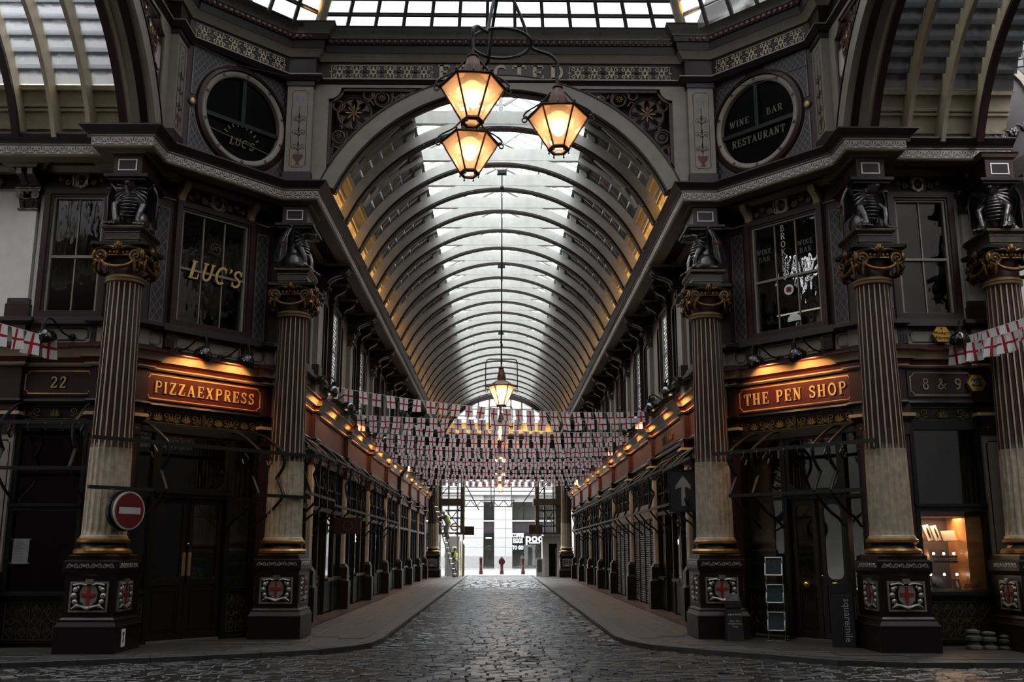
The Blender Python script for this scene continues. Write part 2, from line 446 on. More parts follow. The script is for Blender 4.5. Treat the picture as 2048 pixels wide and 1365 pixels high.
for sg, K in ((-1, KL), (1, KR)):
    for q in (.085, .225):
        Y = 18.0
        while Y < 66:
            ly = rnd.uniform(.2, .3); xx = xk(K, Y) - sg*q
            place_sett(xx, Y+ly/2, .128, ly-.012); Y += ly
stuff(rest.build('setts_beyond', SETT, floor))

def offs(K, d):
    """kerb line moved d away from the road"""
    out = []
    for i, p in enumerate(K):
        a = Vector(K[max(0, i-1)]); b_ = Vector(K[min(len(K)-1, i+1)]); t = (b_-a).normalized(); n = Vector((-t.y, t.x))
        if n.dot(Vector((p[0], 0)) - Vector((0, 0))) < 0 and abs(n.x) > .3: n = -n
        if n.y < 0 and abs(n.x) <= .9 and abs(n.y) > .3: n = -n
        out.append((p[0]+n.x*d, p[1]+n.y*d))
    return out
for side, K, sg in (('left', KL, -1), ('right', KR, 1)):
    KO = offs(K, .28)
    poly = KO + ([(-5.6, 66), (-5.6, 18), (-20, 18)] if sg < 0 else [(5.6, 66), (5.6, 18), (20, 18)])
    b = MB(); b.prism(poly, -.3, -.012, 'z')
    pv = struct('pavement', me=b.mesh('pavement', FLAGB)); 
    # kerb stones
    pts = []; 
    for (a, c) in zip(zip(K, KO), zip(K[1:], KO[1:])):
        L = (Vector(a[0])-Vector(c[0])).length; n = max(1, round(L/1.0))
        for i in range(n): pts.append((Vector(a[0]).lerp(Vector(c[0]), i/n), Vector(a[1]).lerp(Vector(c[1]), i/n)))
    pts.append((Vector(K[-1]), Vector(KO[-1])))
    for (a0, a1), (b0, b1) in zip(pts, pts[1:]):
        if abs(a0.x) > 9: continue
        g = (b0-a0).normalized()*.006; z = rnd.uniform(-.004, .004)
        mb = MB(); q = [a0+g, b0-g, b1-g, a1+g]; lo = [(p.x, p.y, -.2) for p in q]; hi = [(p.x, p.y, z) for p in q]
        c0 = (sum(p.x for p in q)/4, sum(p.y for p in q)/4)
        top = [(p.x+(c0[0]-p.x)*.04, p.y+(c0[1]-p.y)*.04, z+.008) for p in q]
        mb.add(lo+hi+top, [(8,9,10,11)]+[(i,(i+1)%4,4+(i+1)%4,4+i) for i in range(4)]+[(4+i,4+(i+1)%4,8+(i+1)%4,8+i) for i in range(4)])
        mb.build('kerb_stone', KERB, pv)
    # flagstones down the arcade, then across the corner
    far = MB(); nf = 0
    def flag(x0, x1, y0, y1, mat=FLAG, name='flagstone'):
        global nf_
        z = rnd.uniform(-.004, .004); mb = MB(); mb.box(min(x0,x1)+.005, max(x0,x1)-.005, y0+.005, y1-.005, -.1, z, .006)
        mb.build(name, mat, pv)
    for row, (xa, xb) in enumerate(((2.36, 2.86), (2.86, 3.36), (3.36, 3.72))):
        Y = 18.3 + row*.35
        while Y < 64:
            L = rnd.uniform(.8, 1.25) * (1 if Y < 38 else 1.8); flag(sg*xa, sg*xb, Y, Y+L); Y += L
    Y = 18.2
    while Y < 62:
        L = 1.6; flag(sg*3.72, sg*4.5, Y, Y+L, REDTILE, 'red_tile_slab'); Y += L
    Yr = 13.6
    while Yr < 18.2:
        x = 2.2
        while x < 10.5:
            L = rnd.uniform(.7, 1.1)
            ok = all(p[1] > 0 for p in [(0, 1)]) and all(abs(xk(K, yy)) + .34 < xx for yy in (Yr, Yr+.55) for xx in (x,) if yy < 18) 
            ok = ok and (Yr+.55 <= 18.3)
            if ok: flag(sg*x, sg*(x+L), Yr, Yr+.55)
            x += L
        Yr += .55

# ---------------------------------------------------------------- walls (dark rooms behind the fronts) and the entablatures
AX, AY, BX, BY, WX = 6.32, 16.65, 4.30, 18.94, 4.30
D0 = (5.33, 17.77)
F_DL = frame(-D0[0], D0[1], (.6615, .7499)); F_DR = frame(D0[0], D0[1], (.6615, -.7499))
F_SL = frame(-7.35, AY, (1, 0)); F_SR = frame(7.38, AY, (1, 0))
F_AL = frame(-WX, BY, (0, 1)); F_AR = frame(WX, BY, (0, -1))
PIL = [22.5 + 4.95*k - BY for k in range(8)]          # arcade pilasters, measured from the corner
END = 60.0 - BY
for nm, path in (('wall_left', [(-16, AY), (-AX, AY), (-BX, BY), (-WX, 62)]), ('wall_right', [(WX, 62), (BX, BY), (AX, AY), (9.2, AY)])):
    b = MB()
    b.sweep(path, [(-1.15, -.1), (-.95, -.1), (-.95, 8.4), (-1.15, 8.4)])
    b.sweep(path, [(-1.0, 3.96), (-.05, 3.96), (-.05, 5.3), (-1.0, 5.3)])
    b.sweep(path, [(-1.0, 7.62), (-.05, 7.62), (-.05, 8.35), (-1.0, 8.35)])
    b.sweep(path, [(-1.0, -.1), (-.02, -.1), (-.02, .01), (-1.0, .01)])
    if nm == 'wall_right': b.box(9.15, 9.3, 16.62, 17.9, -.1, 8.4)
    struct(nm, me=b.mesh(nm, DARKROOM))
trim_n = [0]
def trim(M=None, me=None):
    trim_n[0] += 1; return struct('trim_%d' % trim_n[0], M, me)
def jog(x0, x1, js, d):
    p = [(x0, 0)]
    for a, c in js: p += [(a, 0), (a, -d), (c, -d), (c, 0)]
    p.append((x1, 0)); out = []
    for q in p:
        if not out or (Vector(q)-Vector(out[-1])).length > 1e-4: out.append(q)
    return out
def entablature(F, x0, x1, js, upper=True):
    t = trim(F); P = jog(x0, x1, js, .11)
    def pc(name, mat, prof):
        b = MB(); b.sweep(P, prof); return b.build(name, mat, t, 35)
    pc('fascia_board', MAROON, [(-.04,3.98),(.05,3.98),(.05,4.55),(-.04,4.55)])
    pc('lower_bead', BLACK, [(-.04,3.92),(.08,3.92),(.10,3.955),(.08,3.99),(-.04,3.99)])
    pc('gilt_bead', CREAMW, [(-.04,4.545),(.10,4.545),(.13,4.57),(.13,4.60),(-.04,4.60)])
    pc('red_cavetto', SIGNRED, [(-.04,4.60),(.14,4.60),(.15,4.64),(.20,4.68),(-.04,4.68)])
    pc('cream_band', CREAMW, [(-.04,4.68),(.21,4.68),(.23,4.74),(.30,4.80),(-.04,4.80)])
    pc('red_lip', SIGNRED, [(-.04,4.80),(.32,4.80),(.33,4.815),(.33,4.835),(-.04,4.835)])
    pc('sloping_top', MAROON, [(-.04,4.835),(.32,4.835),(.20,4.88),(.10,4.95),(-.04,4.95)])
    pc('dado', CREAM, [(-.04,4.95),(.02,4.95),(.02,5.25),(-.04,5.25)])
    pc('sill_moulding', PURPLE, [(-.04,5.25),(.12,5.25),(.19,5.29),(.19,5.35),(.10,5.38),(-.04,5.38)])
    if upper:
        pc('frieze', MAROON_D, [(-.04,7.70),(.02,7.70),(.02,8.02),(-.04,8.02)])
        pc('frieze_fillet', CREAM, [(-.04,7.68),(.05,7.68),(.05,7.705),(-.04,7.705)])
        pc('brown_moulding', BROWN, [(-.04,7.99),(.14,7.99),(.17,8.03),(.26,8.08),(-.04,8.08)])
    return t
HALF = .20
entablature(F_SL, -8.65, 1.0, [(-1.04, -.70), (.55, 1.0)])
entablature(F_DL, -1.55, 1.60, [(-1.55, -1.22), (1.22, 1.60)])
entablature(F_DR, -1.60, 1.55, [(-1.60, -1.22), (1.22, 1.55)])
entablature(F_SR, -1.0, 1.6, [(-1.0, -.62), (.70, 1.04)])
entablature(F_AL, -.25, END, [(-.25, .15)] + [(t-HALF, t+HALF) for t in PIL])
entablature(F_AR, -END, .25, [(-t-HALF, -t+HALF) for t in PIL[::-1]] + [(-.15, .25)])
# the deep main cornice, breaking forward over each column
PCL = [(-16, 15.83), (-8.80, 15.83), (-6.74, 15.83), (-6.74, 15.43), (-5.72, 15.43), (-5.72, 16.10), (-4.12, 17.93), (-3.46, 17.93), (-3.46, 61.5)]
PCR = [(-x, y) for x, y in PCL[2:]][::-1] + [(8.72, 15.83)]
for P in (PCL, PCR):
    t = trim()
    def pc(name, mat, prof, smooth=35, P=P):
        b = MB(); b.sweep(P, prof); return b.build(name, mat, t, smooth)
    pc('painted_band', BAND, [(-.30,8.05),(0,8.05),(0,8.20),(-.30,8.20)], False)
    pc('white_fillet', CREAM, [(-.30,8.20),(.025,8.20),(.025,8.225),(-.30,8.225)])
    pc('cyma', PURPLE, [(-.30,8.225),(.035,8.225),(.05,8.255),(.10,8.28),(.15,8.32),(.17,8.335),(.17,8.36),(-.30,8.37)])
    pc('under_bead', BROWN, [(-.30,8.01),(-.03,8.01),(-.01,8.03),(-.01,8.05),(-.30,8.05)])
# soffits between the walls and the band
for sg in (-1, 1):
    b = MB(); e = 16 if sg < 0 else 9.2
    poly = [(sg*e, AY+.2), (sg*AX, AY+.2), (sg*BX, BY+.2), (sg*(WX+.1), 61.5), (sg*3.5, 61.5), (sg*3.5, 17.97), (sg*4.14, 17.97), (sg*5.75, 16.12), (sg*5.75, 15.48), (sg*6.70, 15.48), (sg*6.70, 15.87), (sg*e, 15.87)]
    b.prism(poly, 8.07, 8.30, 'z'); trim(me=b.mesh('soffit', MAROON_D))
# ---------------------------------------------------------------- fronts: windows, doors, grilles, consoles
def ring(mb, x0, x1, z0, z1, w, y0, y1, ch=0):
    mb.box(x0, x0+w, y0, y1, z0, z1); mb.box(x1-w, x1, y0, y1, z0, z1)
    mb.box(x0+w, x1-w, y0, y1, z1-w, z1); mb.box(x0+w, x1-w, y0, y1, z0, z0+w)
    return mb
def notch(x0, x1, z0, z1, c):
    p = []
    for cx, cz, a in ((x1, z1, 270), (x0, z1, 360), (x0, z0, 450), (x1, z0, 540)):
        p += arc(cx, cz, c, c, a, a-90, 4)
    return p
win_n = [0]
def struct_window(F):
    win_n[0] += 1; return struct('window_%d' % win_n[0], F)
LITP = EM('glowing_white_glass', (.88,.94,.95), .75)  # white brightness of panes and panels is put in as emission
def sash(F, xc, hw, z0, z1, cols, meet, frame_m=CREAM, glass=None, arch=True, rows_low=1, y=0.0, bar2=None, lit=None):
    W = struct_window(F); glass = glass or G_WIN
    if arch:
        ring(MB(), xc-hw-.17, xc+hw+.17, z0-.06, z1+.16, .10, y-.12, y+.06).build('architrave', MAROON, W)
        ring(MB(), xc-hw-.085, xc+hw+.085, z0-.02, z1+.075, .05, y-.085, y+.06).build('inner_architrave', PURPLE, W)
    ring(MB(), xc-hw-.035, xc+hw+.035, z0-.05, z1+.03, .04, y-.05, y+.05).build('sash_frame', frame_m, W)
    MB().box(xc-hw, xc+hw, y-.045, y+.03, meet-.022, meet+.022).build('meeting_rail', frame_m, W)
    MB().box(xc-hw, xc+hw, y-.03, y+.03, z0-.01, z0+.065).build('bottom_rail', frame_m, W)
    cw = 2*hw/cols; bm_ = MB().box(-.011, .011, -.02, .02, 0, 1).mesh('glazing_bar', frame_m)
    for i in range(1, cols):
        for a, c in ((z0, meet), (meet, z1)):
            o = link('glazing_bar', bm_, W); o.location = (xc-hw+cw*i, y, a); o.scale = (1, 1, c-a)
    pm = MB().box(-.5, .5, -.003, .003, -.5, .5).mesh('pane', glass)
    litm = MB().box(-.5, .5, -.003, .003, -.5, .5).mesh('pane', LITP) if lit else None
    for i in range(cols):
        for a, c in ((z0, meet), (meet, z1)):
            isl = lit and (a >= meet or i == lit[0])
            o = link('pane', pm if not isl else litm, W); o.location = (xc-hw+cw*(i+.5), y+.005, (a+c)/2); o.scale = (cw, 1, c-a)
            o.rotation_euler = (rnd.uniform(-.012, .012), 0, rnd.uniform(-.012, .012))
            if isl:
                xa, xb = xc-hw+cw*i+.012, xc-hw+cw*(i+1)-.012
                mb = MB(); q = a+.03; k = 0
                while q < c:
                    mb.box(xa, xb, y-.012, y+.001, q-.005, q+.005); xq = xa+(cw/6 if k % 2 else cw/3)
                    while xq < xb: mb.box(xq-.004, xq+.004, y-.012, y+.001, q, min(q+.085, c)); xq += cw/3
                    q += .085; k += 1
                stuff(mb.build('leading', BLACK, W))
    return W
def scrollwork(mb, x0, x1, z0, z1, units, wd=.014, y0=-.03, y1=-.012):
    """gilded iron: a palmette between C-scrolls in every unit"""
    u = (x1-x0)/units; h = z1-z0
    for i in range(units):
        c = x0+u*(i+.5); zb = z0+h*.12
        for a in (-62, -38, -14, 14, 38, 62):
            t = math.radians(90-a); L = h*.72*(1-.25*abs(a)/62)
            mb.ribbon([(c+.02*h*math.cos(t), zb+.02*h), (c+L*.55*math.cos(t), zb+L*.6*math.sin(t)), (c+L*math.cos(t)*.95, zb+L*math.sin(t))], [wd*.7, wd*2.0, wd*.8], y0, y1)
        for sg in (-1, 1):
            cx = c+sg*u*.30
            sp = spiral(cx, z0+h*.58, h*.33, h*.06, math.radians(250 if sg > 0 else -70), 1.35*(1 if sg > 0 else -1), 16)
            mb.ribbon(sp, wd, y0, y1)
            sp = spiral(cx+sg*u*.10, z0+h*.32, h*.20, h*.04, math.radians(80), -1.3*sg, 12)
            mb.ribbon(sp, wd*.9, y0, y1)
            mb.ribbon([(cx-sg*u*.05, z0+h*.25), (cx+sg*u*.06, z0+h*.1), (cx+sg*u*.19, z0+h*.28), (cx+sg*u*.2, z0+h*.8)], wd*.8, y0, y1)
    return mb
def grille(F, parent, x0, x1, z0, z1, units, mullions=()):
    ring(MB(), x0, x1, z0, z1, .035, -.05, .03).build('grille_frame', GREENBLK, parent)
    MB().box(x0+.02, x1-.02, .0, .02, z0+.02, z1-.02).build('grille_back', BLACK, parent)
    for m_ in mullions: MB().box(m_-.03, m_+.03, -.055, .03, z0, z1).build('grille_mullion', GREENBLK, parent)
    xs = [x0+.035] + [v for m_ in mullions for v in (m_-.03, m_+.03)] + [x1-.035]
    for a, c in zip(xs[::2], xs[1::2]):
        mb = MB(); ring(mb, a+.012, c-.012, z0+.047, z1-.047, .008, -.03, -.015); scrollwork(mb, a+.02, c-.02, z0+.05, z1-.05, units)
        mb.build('gilt_scrolls', GILTDULL, parent)
def riser(parent, x0, x1, z0, z1):
    """black stall riser with a gilded iron pattern of lozenges and rings"""
    MB().box(x0, x1, -.02, .05, z0, z1).build('riser_panel', GREENBLK, parent)
    mb = MB(); ring(mb, x0+.02, x1-.02, z0+.05, z1-.04, .008, -.032, -.02); n = max(1, round((x1-x0)/.2)); u = (x1-x0-.06)/n; h = z1-z0-.12
    for i in range(n):
        c = x0+.03+u*(i+.5)
        mb.ribbon(arc(c, z0+.06+h*.5, u*.26, u*.26, 0, 345, 10), .010, -.032, -.02, True)
        for q in (.2, .8):
            zc = z0+.06+h*q
            mb.ribbon([(c, zc-h*.16), (c+u*.34, zc), (c, zc+h*.16), (c-u*.34, zc)], .010, -.032, -.02, True)
            mb.ribbon([(c-u*.12, zc), (c, zc+h*.09), (c+u*.12, zc)], .012, -.032, -.02)
        for sg in (-1, 1): mb.ribbon(spiral(c+sg*u*.36, z0+.06+h*.5, u*.14, u*.03, 0, 1.2*sg, 8), .008, -.032, -.02)
        mb.box(c-u*.5-.004, c-u*.5+.004, -.03, -.02, z0+.06, z1-.05)
    mb.build('gilt_pattern', GILTDULL, parent)
def console_poly(z0, z1, p):
    """side outline (y, z) of an S-scroll bracket; the wall is at y = 0"""
    h = z1-z0
    return [(0, z1), (-p, z1), (-p*1.02, z1-h*.10), (-p*.98, z1-h*.22), (-p*.80, z1-h*.36), (-p*.55, z1-h*.46), (-p*.38, z1-h*.60), (-p*.34, z1-h*.74), (-p*.42, z1-h*.86), (-p*.36, z1-h*.97), (-p*.15, z0), (0, z0)]
def console(parent, xc, w_, z0, z1, p, mat=CREAM, name='console', n=1, cap=None, y=0.0):
    mb = MB()
    for i in range(n):
        ww = w_ if n == 1 else w_*.38; c = xc if n == 1 else xc+(i-.5)*w_*.62
        mb.prism([(q[0]+y, q[1]) for q in console_poly(z0, z1, p)], c-ww/2, c+ww/2, 'x')
        for sg in (-1, 1):
            mb.tube([(c+sg*ww*.5, y-p*.80, z1-(z1-z0)*.18), (c+sg*(ww*.5+.012), y-p*.80, z1-(z1-z0)*.18)], p*.16, 10)
    if n > 1: mb.prism([(q[0]*.86+y, q[1]) for q in console_poly(z0, z1, p)], xc-w_/2*.4, xc+w_/2*.4, 'x')
    mb.build(name, mat, parent, 30)
    if cap:
        b = MB(); b.sweep([(xc-w_/2-.06, 0), (xc-w_/2-.06, y-p-.04), (xc+w_/2+.06, y-p-.04), (xc+w_/2+.06, 0)], [(-.05, z1), (0, z1), (.04, z1+.05), (-.05, z1+.05)])
        b.box(xc-w_/2-.05, xc+w_/2+.05, y-p-.03, 0, z1, z1+.05); b.build('console_cap', cap, parent)
def crest(parent, xc, zc, s=1.0, y=-.02, wide=.9):
    mb = MB()
    pts = [(-.10,.13),(-.13,.15),(-.15,.08),(-.11,.02),(-.14,-.04),(-.10,-.11),(-.04,-.15),(0,-.17),(.04,-.15),(.10,-.11),(.14,-.04),(.11,.02),(.15,.08),(.13,.15),(.10,.13),(.05,.16),(0,.18),(-.05,.16)]
    mb.prism([(xc+p[0]*s, zc+p[1]*s) for p in pts], y-.05, y+.03, 'y')
    for sg in (-1, 1):
        mb.tube([(xc+sg*.12*s, y-.05, zc+.15*s), (xc+sg*.16*s, y-.07, zc+.05*s), (xc+sg*.13*s, y-.07, zc-.03*s), (xc+sg*.15*s, y-.06, zc-.10*s), (xc+sg*.06*s, y-.06, zc-.16*s)], .018*s, 5)
    mb.build('crest_frame', SILVER, parent, 40)
    MB().ball((xc, y-.045, zc), (.085*s, .05*s, .11*s), 12, 6).build('crest_shield', COPPER, parent, True)
    mb = MB(); mb.box(xc-.011*s, xc+.011*s, y-.105, y-.05, zc-.10*s, zc+.10*s); mb.box(xc-.075*s, xc+.075*s, y-.10, y-.05, zc-.0*s, zc+.022*s); mb.build('crest_cross', MAROON_D, parent)
    for sg in (-1, 1):
        for k, dx in enumerate((.26, .42, .56)):
            if dx > wide: continue
            mb = MB(); cx = xc+sg*dx*s; cz = zc+(-.03 if k % 2 == 0 else .03)*s; r = (.065, .05, .045)[k]*s
            for a in range(6):
                t = a*PI/3; mb.ball((cx+r*.65*math.cos(t), y-.02, cz+r*.65*math.sin(t)), (r*.5, r*.45, r*.5), 6, 4)
            mb.ball((cx, y-.045, cz), r*.42, 6, 4)
            mb.tube([(cx-sg*r, y-.01, cz), (cx-sg*r*1.8, y-.02, cz-r*.8), (cx-sg*r*2.3, y-.01, cz+r*.5)], r*.18, 4)
            mb.build('carved_rose', BROWN, parent, True)
def line_panel(parent, x0, x1, z0, z1, mat, linemat, y=-.025, c=.05, arches=()):
    MB().box(x0, x1, y, y+.03, z0, z1).build('panel', mat, parent)
    p = notch(x0+.035, x1-.035, z0+.03, z1-.03, c)
    mb = MB(); mb.ribbon(p, .010, y-.004, y+.002, True); mb.ribbon(notch(x0+.055, x1-.055, z0+.045, z1-.045, c), .005, y-.004, y+.002, True)
    for a in arches:
        mb.ribbon(arc(a, z0+.03, .085, .085, 0, 180, 8), .010, y-.005, y+.002)
    mb.build('panel_lines', linemat, parent)
def pil_low(parent, xc, w_, y, face=CREAM, base=MAROON_D, panel=False):
    """ground-floor pilaster: splayed base, shaft, studded necking and cap"""
    mb = MB(); mb.box(xc-w_/2-.06, xc+w_/2+.06, y-.16, .06, -.02, .72); mb.taper(xc, y/2-.03, .72, .78, w_/2+.06, abs(y)/2+.10, w_/2+.035, abs(y)/2+.08)
    mb.box(xc-w_/2-.03, xc+w_/2+.03, y-.11, .06, .78, 1.08); mb.taper(xc, y/2-.0, 1.08, 1.17, w_/2+.03, abs(y)/2+.09, w_/2, abs(y)/2+.04)
    mb.build('pilaster_base', base, parent)
    MB().box(xc-w_/2, xc+w_/2, y, .06, 1.15, 3.42).build('pilaster_shaft', face, parent)
    if panel: 
        mb = MB(); mb.ribbon(notch(xc-w_/2+.05, xc+w_/2-.05, 1.3, 3.3, .04), .012, y-.004, y+.003, True); mb.build('panel_lines', BLACK, parent)
    mb = MB(); mb.box(xc-w_/2-.02, xc+w_/2+.02, y-.03, .06, 3.42, 3.62); mb.taper(xc, y/2, 3.62, 3.72, w_/2+.02, abs(y)/2+.04, w_/2+.09, abs(y)/2+.12); mb.box(xc-w_/2-.04, xc+w_/2+.04, y-.05, .06, 3.77, 3.95); mb.build('pilaster_cap', MAROON, parent)
    MB().box(xc-w_/2-.10, xc+w_/2+.10, y-.12, .06, 3.72, 3.775).build('cap_ledge', CREAMW, parent)
    mb = MB()
    for dx in (-.07, .07): mb.ball((xc+dx, y-.035, 3.53), .018, 6, 4)
    mb.build('gilt_studs', GOLD, parent)

def round_rect(xc, zc, hx, hz, r, n=5):
    p = []
    for sx, sz, a in ((1, 1, 0), (-1, 1, 90), (-1, -1, 180), (1, -1, 270)):
        p += arc(xc+sx*(hx-r), zc+sz*(hz-r), r, r, a, a+90, n)
    return p
def frame_with_hole(mb, x0, x1, z0, z1, hole, y0, y1):
    """rectangular board pierced by a closed outline (points ordered counter-clockwise from the right)"""
    n = len(hole); outer = []
    cx = sum(p[0] for p in hole)/n; cz = sum(p[1] for p in hole)/n
    for px, pz in hole:
        dx, dz = px-cx, pz-cz
        t = min(((x1-cx)/dx if dx > 1e-9 else ((x0-cx)/dx if dx < -1e-9 else 1e9)), ((z1-cz)/dz if dz > 1e-9 else ((z0-cz)/dz if dz < -1e-9 else 1e9)))
        outer.append((cx+dx*t, cz+dz*t))
    H = list(hole)+[hole[0]]; O = outer+[outer[0]]
    for i in range(n):                       # insert the square corners
        a, b_ = O[i], O[i+1]
        mb.strip([H[i], H[i+1]], [a, b_], y0, y1)
        if abs(a[0]-b_[0]) > 1e-6 and abs(a[1]-b_[1]) > 1e-6:
            c = (x1 if max(a[0], b_[0]) > x1-1e-6 else x0, z1 if max(a[1], b_[1]) > z1-1e-6 else z0)
            mb.prism([a, c, b_], y0, y1, 'y')
    return mb
door_n = [0]
def double_door(F, xc, hw, ztop, label, handles):
    door_n[0] += 1; D = struct('door_%d' % door_n[0], F); y0, y1 = .06, .11
    for sg in (-1, 1):
        xa, xb = (xc-hw, xc-.006) if sg < 0 else (xc+.006, xc+hw)
        hx = (xb-xa)/2; xm = (xa+xb)/2; mb = MB()
        gz0, gz1 = 1.03, ztop-.10
        hole = round_rect(xm, (gz0+gz1)/2, hx-.10, (gz1-gz0)/2, .11 if handles == 'knob' else .06)
        frame_with_hole(mb, xa, xb, .93, ztop, hole, y0, y1)
        mb.box(xa, xb, y0, y1, .03, .14); mb.box(xa, xa+.10, y0, y1, .14, .93); mb.box(xb-.10, xb, y0, y1, .14, .93); mb.box(xa+.1, xb-.1, y0+.025, y1, .14, .93)
        leaf = mb.build('door_leaf', MAROON_D, D)
        mb = MB(); ring(mb, xa+.12, xb-.12, .2, .86, .025, y0, y0+.03); mb.taper(xm, y0+.03, .26, .26, 0, 0, 0, 0) if False else None
        mb.build('raised_panel', MAROON_D, leaf)
        MB().box(xm-hx+.08, xm+hx-.08, .08, .086, gz0-.02, gz1+.02).build('door_pane', G_SHOP, leaf)
        if handles == 'pull':
            MB().box(xc+sg*.055-.03, xc+sg*.055+.03, y0-.03, y0, 1.08, 1.48, .008).build('pull_plate', BRASS, leaf)
            if sg > 0: MB().ball((xc+.02, y0-.005, 1.62), .02, 8, 5).build('lock', BRASS, leaf)
        else:
            mb = MB(); kx = xm; mb.lathe([(.055, 0), (.055, .008), (.02, .012), (.018, .04), (.045, .055), (.05, .075), (.03, .095), (.0, .1)], 14); 
            o = mb.build('door_knob', BRASS, leaf, 40); o.matrix_local = Matrix.Translation((kx, y0, .93)) @ Matrix.Rotation(PI/2, 4, 'X')
            if sg > 0: MB().ball((xc+.03, y0-.005, 1.08), .02, 8, 5).build('lock', BRASS, leaf)
    MB().box(xc-hw, xc+hw, .0, .14, -.02, .03).build('threshold', GREYP, D)
    D['label'] = label
    return D
def diag_front(F, m, c, hw, label, handles, glass):
    S = struct('shopfront', F); c = m*c
    for sg in (-1, 1): pil_low(S, sg*1.36, .26, -.06, MAROON, MAROON_D)
    dl, dr = c-hw, c+hw
    mb = MB()
    for x in (dl-.09, dr): mb.box(x, x+.09, -.04, .12, 0, 3.5)
    for x in (-1.235, 1.155): mb.box(x, x+.08, -.02, .10, 0, 3.5)
    mb.build('post', BLACK, S)
    MB().box(-1.22, 1.22, -.06, .10, 3.5, 3.62).build('top_rail', BLACK, S)
    mb = MB(); mb.box(dl, dr, -.05, .12, 2.40, 2.47); mb.box(dl-.05, dr+.05, -.09, .10, 2.47, 2.53); mb.build('transom', BLACK, S)
    for a, b_ in ((-1.155, dl-.09), (dr+.09, 1.155)):
        if b_-a < .08: continue
        riser(S, a, b_, .06, .80); MB().box(a-.02, b_+.02, -.07, .08, .80, .87).build('sill', BLACK, S)
        MB().box(a, b_, .03, .036, .87, 3.5).build('side_pane', glass, S); MB().box(a, b_, -.02, .06, 2.40, 2.46).build('side_bar', BLACK, S)
    hz = (3.5-2.53)/2; hole = round_rect(c, 2.53+hz, hw-.07, hz-.05, .16)
    mb = MB(); frame_with_hole(mb, dl, dr, 2.53, 3.5, hole, -.01, .05); mb.build('fanlight_frame', BLACK, S)
    MB().box(dl+.05, dr-.05, .02, .026, 2.57, 3.46).build('fanlight_pane', glass, S)
    grille(F, S, -1.2, 1.2, 3.62, 3.93, 2, (.0,))
    double_door(F, c, hw, 2.40, label, handles)
    S['label'] = 'dark shopfront around the ' + label
    return S
diag_front(F_DL, -1, .10, .70, 'maroon double door with tall panes under the PIZZAEXPRESS sign', 'pull', G_SHOP)
diag_front(F_DR, 1, .27, .54, 'narrow maroon double door with brass knobs under the pen shop sign', 'knob', G_SHOP)
def diag_first(F, m):
    S = struct('wall_first_floor', F)
    for sg in (-1, 1):
        a, b_ = sorted((sg*.83, sg*1.55))
        MB().box(a, b_, -.02, .06, 5.36, 7.70).build('wall_plate', MAROON, S)
        a, b_ = sorted((sg*.93, sg*1.19)); ring(MB(), a, b_, 5.42, 7.52, .018, -.034, -.015).build('lattice_border', GREYP, S)
        MB().box(a+.018, b_-.018, -.028, -.015, 5.44, 7.50).build('lattice_panel', LATTD, S)
        mb = MB(); mb.box(*sorted((sg*1.27, sg*1.5)), -.06, .0, 5.4, 7.5); mb.box(*sorted((sg*1.25, sg*1.52)), -.09, .0, 5.4, 5.75); mb.build('corner_strip', PURPLE, S)
        console(S, sg*.74, .12, 7.62, 8.02, .24, CREAMW, y=-.02)
        mb = MB(); x = sg*.80; mb.box(x-.09, x+.09, -.13, .02, 4.98, 5.25); mb.build('sill_block', MAROON, S)
        mb = MB()
        for k in (-1, 0, 1): mb.box(x+k*.05-.012, x+k*.05+.012, -.135, -.12, 5.0, 5.13); mb.ball((x+k*.05, -.13, 5.2), .013, 6, 4)
        mb.build('block_grooves', BLACK, S)
        line_panel(S, *sorted((sg*.91, sg*1.22)), 4.965, 5.24, CREAM, MAROON, y=-.06, c=.04)
    line_panel(S, -.69, .69, 4.965, 5.24, CREAM, MAROON, y=-.06, c=.045, arches=(-.48*1, .40))
    MB().box(-.98, .98, -.22, 0, 5.26, 5.385).build('window_sill', PURPLE, S)
    MB().box(-.83, .83, -.06, .04, 7.70, 7.72).build('lintel', MAROON, S)
    crest(S, 0, 7.86, 1.0, -.03, .6)
    b = MB(); b.sweep([(-.68, 0), (.68, 0)], [(-.05, 8.0), (.08, 8.0), (.2, 8.07), (-.05, 8.07)]); b.build('crest_moulding', BROWN, S)
    sash(F, 0, .66, 5.46, 7.54, 3, 6.48)
diag_first(F_DL, -1); diag_first(F_DR, 1)

